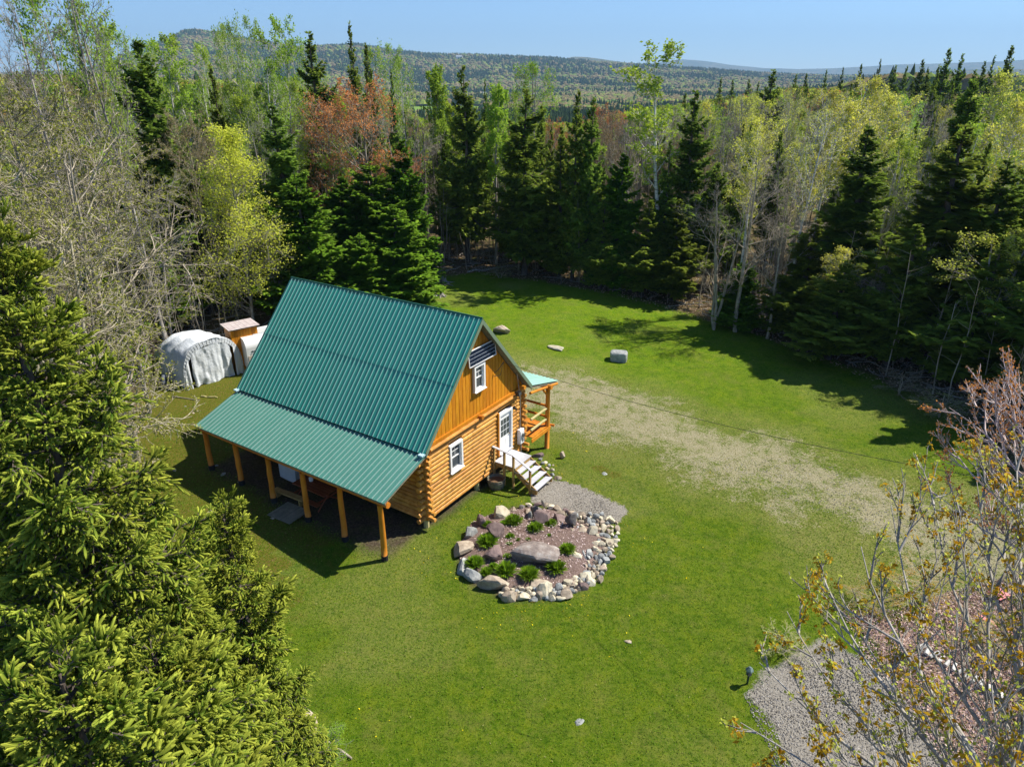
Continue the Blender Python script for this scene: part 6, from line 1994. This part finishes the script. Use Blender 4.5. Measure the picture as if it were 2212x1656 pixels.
ground_cover('fallen_leaves', 'dead leaves on the wood floor', 'leaves', 42000, lambda x, y, q: (poly_dist(LAWN, x, y) < .2) & (q < .9), .11, M_LITTER, box=(-34, 32, 30, 72), up=.35, wd=.4)
ground_cover('pale_leaf_litter', 'pinkish leaf litter at the lower right corner', 'leaves', 26000, lambda x, y, q: (poly_dist(LEAVES, x, y) > -.3), .075, leaf_mat('pale_dead_leaves', (.20, .11, .09), (.78, .62, .56), .1, 0, 0), box=(5, 24, 8, 24), up=.5, wd=.42)
# gravel stones
N = 16000
px_ = rg.uniform(0, 20, N * 12); py_ = rg.uniform(10, 31, N * 12)
inn = (poly_dist(PATH, px_, py_) > -.02) | (poly_dist(GRAVEL, px_, py_) > -.05) | ((poly_dist(DRIVE, px_, py_) > .3) & (rg.random(N * 12) < .12))
px_, py_ = px_[inn][:N], py_[inn][:N]; N = len(px_)
oct_ = np.array([(1, 0, 0), (0, 1, 0), (-1, 0, 0), (0, -1, 0), (0, 0, .8)]); fo = np.array([(0, 1, 4), (1, 2, 4), (2, 3, 4), (3, 0, 4)])
sz = rg.uniform(.012, .032, N); V = (oct_[None] * (1 + rg.uniform(-.3, .3, (N, 5, 1)))) * sz[:, None, None]
a = rg.uniform(0, 6.28, N); c_, s_ = np.cos(a)[:, None], np.sin(a)[:, None]
V = np.stack([V[..., 0] * c_ - V[..., 1] * s_, V[..., 0] * s_ + V[..., 1] * c_, V[..., 2]], -1) + np.c_[px_, py_, terrain(px_, py_) + .004][:, None]
t = NT('gravel_stones'); gcol = t.ramp(t.attr('tone').outputs['Fac'], [(0, (.12, .105, .09)), (.5, (.28, .255, .225)), (1, (.52, .48, .43))])
m = MB(); m.add(V.reshape(-1, 3), (fo[None] + (np.arange(N) * 5)[:, None, None]).reshape(-1, 3), 0, np.repeat(rg.random(N), 5))
tag(obj('gravel', m, t.pbr(gcol, .9, .1)), 'loose grey gravel stones of the path and the lower right patch', 'gravel', None, 'stuff')
# low olive shrubs at lower right and wood edge
def shrub(px, py, h, w, label, fol, proto='thick1', **k):
    x, y, z = at(px, py)
    tree(proto, x, y, h, w, label, fol=fol, name='shrub', **k)


shrub(1960, 1290, 1.3, 1.3, 'low amber leaved shrub on the litter behind the gravel patch', M_ORANGE)
shrub(1860, 1310, 1.0, 1.0, 'small amber leaved shrub at the upper edge of the gravel patch', M_ORANGE)
shrub(2130, 1400, 1.2, 1.1, 'low green shrub beside the split birch logs', M_YELLOW)
shrub(1690, 1410, .8, .8, 'low yellowish shrub behind the green post light', M_YELLOW)
shrub(1080, 600, 1.2, 1.4, 'thin brush at the left end of the spruce row', M_OLIVE)
shrub(1940, 850, 1.4, 1.6, 'bare brush at the foot of the right hand spruces', M_TAN)
shrub(2030, 900, 1.5, 1.7, 'tangled brush at the shady right end of the lawn', M_OLIVE)
shrub(205, 770, 1.2, 1.3, 'pile of bare brush left of the tarp shelter', M_TAN)
shrub(700, 1650, 1.0, .9, 'low green shrub at the bottom edge beside the grey boulder', M_GREEN, proto='leafy1')
shrub(180, 860, 1.4, 1.8, 'low twiggy brush beside the near spruce boughs', M_OLIVE)

# ------------------------------------------------------------------ near spruces on the left, built bough by bough
def bough_mb(L, seed, hang=.0):
    rg = np.random.default_rng(seed)
    wood = MB(); fol = MB()
    n = 9; s = np.linspace(0, 1, n)
    main = np.c_[L * s, .05 * L * np.sin(s * 4 + seed), L * (-.16 * np.sin(s * 2.6) + .16 * s ** 3)][None]
    wood.tubes(main, (.010 + .010 * L) * (1 - .85 * s)[None], 5, 1)
    per = max(5, int(L / .062))
    # side axes
    tt = (np.arange(per) + rg.uniform(0, 1, per)) / per * .92 + .06
    side = np.where(np.arange(per) % 2, 1., -1.)
    x = tt * (n - 1); i0 = np.clip(x.astype(int), 0, n - 2); f = (x - i0)[:, None]
    B = main[0, i0] * (1 - f) + main[0, i0 + 1] * f
    T = unit(main[0, i0 + 1] - main[0, i0])
    S = unit(np.cross(T, [0, 0, 1.])) * side[:, None]
    ln = np.clip((.10 + .52 * (1 - tt) ** .75 * L ** .8 * ss(-.1, .25, tt)) * rg.uniform(.7, 1.2, per), .08, .85)
    d = unit(T * .75 + S * .85 + rg.normal(0, .12, (per, 3)) + np.array([0, 0, -.12]))
    ns = 6; pts = [B]; cur = d
    for k in range(ns - 1):
        cur = unit(cur + T * .10 + np.array([0, 0, -.10 - hang]) + rg.normal(0, .06, cur.shape)); pts.append(pts[-1] + cur * (ln / (ns - 1))[:, None])
    SA = np.stack(pts, 1)
    wood.tubes(SA, np.full((per, ns), .006) * (1 - .5 * np.linspace(0, 1, ns)), 3, 1)
    # tertiary
    P3, L3, t3 = grow(SA, ln, 5, .15, .95, lambda q: .42 * (1 - .5 * q) + .10, .75, -.15 - hang, 4, rg, .06, 1, .55)
    wood.tubes(P3, np.full((len(P3), 4), .004), 3, 1)
    # shoots
    def shoots(P, Ls, gap):
        out_b = []; out_d = []; tip = []
        M, pn, _ = P.shape
        for q in range(M):
            k = max(2, int(Ls[q] / gap)); t_ = np.append((np.arange(k) + rg.uniform(.2, .9, k)) / k, 1.0)
            xx = t_ * (pn - 1); ii = np.clip(xx.astype(int), 0, pn - 2); ff = (xx - ii)[:, None]
            b = P[q, ii] * (1 - ff) + P[q, ii + 1] * ff; tg = unit(P[q, ii + 1] - P[q, ii])
            sd = unit(np.cross(tg, [0, 0, 1.])) * np.where(np.arange(len(t_)) % 2, 1., -1.)[:, None]
            dd = unit(tg * .9 + sd * .62 + rg.normal(0, .18, b.shape) + np.array([0, 0, .10])); dd[-1] = tg[-1]
            out_b.append(b); out_d.append(dd); tip.append(t_)
        return np.concatenate(out_b), np.concatenate(out_d), np.concatenate(tip)
    b1 = shoots(P3, L3, .070); b2 = shoots(SA, ln, .065); b3 = shoots(main, np.array([L]), .05)
    B = np.concatenate([b1[0], b2[0], b3[0]]); D = np.concatenate([b1[1], b2[1], b3[1]]); TT = np.concatenate([b1[2], b2[2], b3[2]])
    N = len(B); sl = rg.uniform(.05, .12, N)
    q = np.array([0, .35, .8, 1.0]); rad = np.array([.0065, .0108, .0095, .003])
    P = B[:, None] + D[:, None] * (q[None, :, None] * sl[:, None, None]); P[:, 2:, 2] += .008
    V, F = tubes(P, np.broadcast_to(rad, (N, 4)) * rg.uniform(.8, 1.15, (N, 1)), 5)
    base = np.clip(rg.normal(.40, .22, N) + .25 * (TT - .5), 0, 1)
    tone = (base[:, None] + np.array([-.38, -.12, .10, .28])[None])
    fol.add(V, F, 0, np.clip(np.repeat(tone.ravel(), 5), 0, 1))
    # needles
    nn = 16
    tq = rg.uniform(.1, 1, (N, nn)); r_ = unit(rg.normal(size=(N, nn, 3)))
    nb_ = B[:, None] + D[:, None] * (tq * sl[:, None])[..., None]
    nd = unit(r_ + D[:, None] * .8)
    tipn = nb_ + nd * rg.uniform(.016, .027, (N, nn, 1)); sdv = unit(np.cross(nd, rg.normal(size=(N, nn, 3)))) * .0022
    V = np.stack([nb_ - sdv, nb_ + sdv, tipn], 2).reshape(-1, 3)
    fol.add(V, np.arange(N * nn * 3).reshape(-1, 3), 0, np.clip(np.repeat((base[:, None] + .25 * (tq - .3)).ravel(), 3), 0, 1))
    return join(fol, wood)


BO = []
for i, (L, hg) in enumerate(((.38, 0), (.7, 0), (1.05, .0), (1.45, .05), (1.9, .08), (2.4, .12), (1.5, .3))):
    me = bough_mb(L, 70 + i, hg).mesh('bough'); me.materials.append(M_NEAR); me.materials.append(B_BROWN)
    BO.append((L, me))
print('bough faces', sum(len(m_.polygons) for _, m_ in BO))


def near_spruce(x, y, top, label, nb=250, spread=.33, lmax=2.5, seed=1, lean=(0, 0), zmin=3.5, rz=0, clear=None):
    rg = np.random.default_rng(seed)
    gz = ground_z(x, y)
    o = thing('spruce_tree', label, 'tree', (x, y, gz))
    H = top - gz
    n = 10; t = np.linspace(0, 1, n)
    m = MB(); tr = np.c_[lean[0] * t ** 1.5 + .04 * np.sin(t * 9), lean[1] * t ** 1.5, t * H]
    m.tube(tr, .16 * (1 - t) ** .7 + .012, 8); obj('trunk', m, B_BROWN, o)
    for i in range(nb):
        f = (i + rg.uniform(0, 1)) / nb
        dd = (H - zmin) * f ** 1.15 + .02           # distance below tip
        h = H - dd
        L = min(lmax, .22 + spread * dd) * rg.uniform(.5, 1.3)
        az = i * 2.39996 + rg.uniform(-.4, .4)
        j = min(range(6), key=lambda q: abs(BO[q][0] - L))
        if j == 3 and rg.random() < .4: j = 6
        s_ = L / BO[j][0]
        el = R(48 - 46 * min(1, dd / 3.0) - 10 * min(1, max(0, dd - 3) / 5) + rg.uniform(-8, 8))
        b = bpy.data.objects.new('bough', BO[j][1]); col.objects.link(b); b.parent = o
        q = h / H
        b.location = (np.interp(q, t, tr[:, 0]), np.interp(q, t, tr[:, 1]), h)
        b.rotation_euler = (rg.uniform(-.25, .25), -el, az); b.scale = (s_, s_, s_)
    # leading shoots
    for k in range(4):
        b = bpy.data.objects.new('bough', BO[0][1]); col.objects.link(b); b.parent = o
        b.location = (tr[-1, 0], tr[-1, 1], H - .30 * (k > 0)); b.rotation_euler = (0, -R(88 if k == 0 else 55), k * 2.1); b.scale = (.8, .5, .8)
    return o


# (tree stands between camera and cabin, its top just under the camera's height)
q = slant_pt(-22, 555, 6.4); near_spruce(q[0], q[1], q[2], 'nearest tall spruce with light shoot tips filling the left edge', 285, .205, 1.5, 1)
q = slant_pt(480, 1120, 9.0); near_spruce(q[0], q[1], q[2], 'near spruce whose leader stands left of the cabin shadow', 190, .13, .68, 2)
q = slant_pt(385, 1290, 8.0); near_spruce(q[0], q[1], q[2], 'near spruce reaching farthest right over the lawn at the lower left', 210, .16, .85, 3, zmin=2.5)
q = slant_pt(128, 1475, 4.6); near_spruce(q[0], q[1], q[2], 'close young spruce with a bare pale leader at the bottom left', 170, .26, 1.2, 4, zmin=4)
q = slant_pt(-60, 700, 12.0); near_spruce(q[0], q[1] + .0, q[2], 'spruce behind the nearest one at the left edge', 240, .26, 2.0, 5)
q = slant_pt(330, 1420, 6.2); near_spruce(q[0], q[1], q[2], 'dense spruce at the bottom left between the nearest spruces', 220, .22, 1.2, 6, zmin=3)

# ------------------------------------------------------------------ near maples on the right
def near_maple(label, stems, seed, fol, bark, leafn, lsz, trunk_base, r0, sub=(7, 5, 3), llen=.75, up=.55, leafclump=1, top_bias=0.):
    rg = np.random.default_rng(seed)
    gz = ground_z(*trunk_base)
    o = thing('maple_tree', label, 'tree', (trunk_base[0], trunk_base[1], gz))
    org = np.array([trunk_base[0], trunk_base[1], gz])
    wood = MB(); leaf = MB()
    fork = np.mean([np.array(s_[0][:3]) for s_ in stems], 0) - np.array([0, 0, 1.4])
    n = 9; t = np.linspace(0, 1, n)[:, None]
    tr = org * (1 - t) + fork * t; tr[1:-1] += rg.normal(0, .05, (n - 2, 3))
    wood.tube(tr - org, np.linspace(r0 * 1.5, r0, n), 9)
    alls = []
    for s_ in stems:
        P = np.array([q[:3] for q in s_]); rr = s_[0][3]
        P = np.vstack([fork, (fork + P[0]) / 2 + rg.normal(0, .08, 3), P])
        d = np.append(0, np.cumsum(np.linalg.norm(np.diff(P, axis=0), axis=1))); u = np.linspace(0, d[-1], 14)
        C = np.stack([np.interp(u, d, P[:, k]) for k in range(3)], -1); C[1:-1] += rg.normal(0, .022, (12, 3))
        for _ in range(1): C[1:-1] = (C[:-2] + C[1:-1] * 2 + C[2:]) / 4
        alls.append(C - org)
        wood.tubes((C - org)[None], np.linspace(rr, .003, 14)[None], 6)
    A = np.stack(alls); LA = np.linalg.norm(A[:, -1] - A[:, 0], axis=1)
    P1, L1, t1 = grow(A, np.minimum(LA, 3.2), sub[0], .25, .97, lambda q: llen * .55 * (1.15 - .75 * q), .55, up, 7, rg, .06)
    s7 = np.linspace(0, 1, 7)
    wood.tubes(P1, (.011 * np.ones(len(P1)))[:, None] * (1 - .8 * s7)[None], 4)
    P2, L2, t2 = grow(P1, L1, sub[1], .15, .98, lambda q: .5 * (1.1 - .5 * q), .6, up, 5, rg, .07)
    wood.tubes(P2, np.full((len(P2), 5), .0055) * (1 - .5 * np.linspace(0, 1, 5)), 3)
    P3, L3, t3 = grow(P2, L2, sub[2], .2, 1., lambda q: .45 * (1.1 - .5 * q), .6, up, 4, rg, .08)
    wood.tubes(P3, np.full((len(P3), 4), .0036) * (1 - .4 * np.linspace(0, 1, 4)), 3)
    Bs = np.concatenate([P3[:, -1], P2[:, -1], P1[:, -1], P3[:, 2]])
    k = rg.random(len(Bs)) < leafn; Bs = Bs[k]
    c = 7 if leafclump else 2
    B = np.repeat(Bs, c, 0) + rg.normal(0, lsz * .35, (len(Bs) * c, 3))
    d = unit(rg.normal(size=B.shape) + np.array([0, 0, -.35 if leafclump else .5]))
    V, F = kites(B, d, lsz * rg.uniform(.6, 1.3, len(B)), lsz * .26 * rg.uniform(.7, 1.3, len(B)), rg)
    leaf.add(V, F, 0, np.repeat(np.clip(rg.normal(.45, .25, len(B)), 0, 1), 4))
    obj('trunk', wood.mesh('trunk', True), bark, o); obj('crown', leaf, fol, o)
    bb = np.concatenate([P3[:, 1], P3[:, 3], P2[:, 2], P2[:, 3]]); bb = bb[rg.random(len(bb)) < .5]; bb = np.repeat(bb, 2, 0) + rg.normal(0, .008, (len(bb) * 2, 3))
    V, F = kites(bb, unit(rg.normal(size=bb.shape) + np.array([0, 0, .6])), .026, .010, rg); obj('buds', MB().add(V, F, 0, np.repeat(rg.random(len(bb)), 4)), M_YELLOW if fol is M_ORANGE else M_RED, o)
    return o


def st_(r, *pts): return [tuple(slant_pt(px, py, d)) + (r,) for px, py, d in pts]


near_maple('near maple with amber new leaves spreading over the gravel patch', [
    st_(.030, (2140, 1760, 5.2), (2000, 1600, 5.3), (1900, 1480, 5.4), (1830, 1390, 5.5), (1770, 1230, 5.7)),
    st_(.030, (2170, 1760, 5.0), (2060, 1560, 5.1), (1960, 1440, 5.3), (1890, 1300, 5.4), (1860, 1180, 5.6)),
    st_(.026, (2190, 1720, 5.2), (2090, 1520, 5.6), (1990, 1380, 5.8), (1945, 1250, 6.0), (1925, 1090, 6.3)),
    st_(.026, (2130, 1780, 4.8), (1960, 1700, 4.9), (1800, 1590, 5.1), (1690, 1480, 5.3), (1640, 1430, 5.5)),
    st_(.022, (2120, 1800, 5.0), (1940, 1640, 5.3), (1800, 1500, 5.6), (1740, 1400, 5.8), (1700, 1320, 6.0)),
    st_(.022, (2100, 1820, 4.7), (1900, 1760, 4.8), (1740, 1660, 4.9), (1600, 1560, 5.1)),
    st_(.026, (2220, 1700, 5.3), (2130, 1420, 5.7), (2050, 1250, 6.0), (2010, 1060, 6.4)),
    st_(.020, (2100, 1750, 5.6), (1960, 1560, 6.0), (1880, 1400, 6.2), (1800, 1300, 6.5)),
], 11, M_ORANGE, B_PALE, .15, .040, (4.3, 4.4), .07, (9, 5, 3), .62)
near_maple('near maple with upright grey stems and amber leaves at the right edge', [
    st_(.040, (2215, 1660, 5.5), (2208, 1480, 5.8), (2214, 1280, 6.2), (2195, 1100, 6.6), (2190, 960, 7.0)),
    st_(.030, (2240, 1600, 5.5), (2170, 1380, 5.9), (2130, 1210, 6.2), (2110, 1040, 6.6)),
    st_(.026, (2260, 1560, 5.4), (2230, 1350, 5.8), (2160, 1180, 6.2), (2060, 1080, 6.5)),
    st_(.026, (2290, 1500, 5.5), (2260, 1300, 5.9), (2212, 1120, 6.3), (2150, 1000, 6.8)),
    st_(.026, (2320, 1450, 5.5), (2300, 1250, 5.9), (2262, 1050, 6.3)),
], 12, M_ORANGE, B_PALE, .15, .040, (5.6, 5.3), .08, (9, 5, 3), .66)
near_maple('pale pinkish bare maple with fine red buds at the right edge', [
    st_(.032, (2330, 1180, 8.0), (2230, 1060, 8.3), (2130, 940, 8.7), (2050, 880, 9.0)),
    st_(.032, (2340, 1160, 8.0), (2250, 1000, 8.3), (2170, 880, 8.7), (2125, 850, 9.0)),
    st_(.030, (2340, 1140, 8.2), (2270, 960, 8.5), (2210, 840, 8.8), (2180, 810, 9.2)),
    st_(.030, (2320, 1220, 7.8), (2200, 1120, 8.1), (2100, 1030, 8.5), (2045, 950, 8.8)),
    st_(.026, (2320, 1240, 7.7), (2200, 1180, 8.0), (2090, 1120, 8.3), (2010, 1060, 8.6)),
    st_(.026, (2350, 1120, 8.4), (2300, 940, 8.6), (2262, 850, 9.0)),
    st_(.026, (2330, 1200, 8.6), (2220, 1020, 8.9), (2130, 880, 9.2), (2085, 870, 9.4)),
], 13, M_TAN, B_REDTWIG, .12, .028, (9.6, 8.3), .09, (10, 6, 4), .72, .45, 0)

# ------------------------------------------------------------------ air
hz = MB(); hz.box((0, 1000, 435), (34000, 32000, 970))
hm_ = bpy.data.materials.new('haze_air'); hm_.use_nodes = True; ht = hm_.node_tree; ht.nodes.clear()
hv_ = ht.nodes.new('ShaderNodeVolumePrincipled'); ho = ht.nodes.new('ShaderNodeOutputMaterial')
hv_.inputs['Color'].default_value = (.42, .68, 1.0, 1); hv_.inputs['Density'].default_value = 0.00009
hv_.inputs['Anisotropy'].default_value = 0.1
ht.links.new(hv_.outputs[0], ho.inputs['Volume'])
tag(obj('haze', hz, hm_), None, None, None, 'stuff')
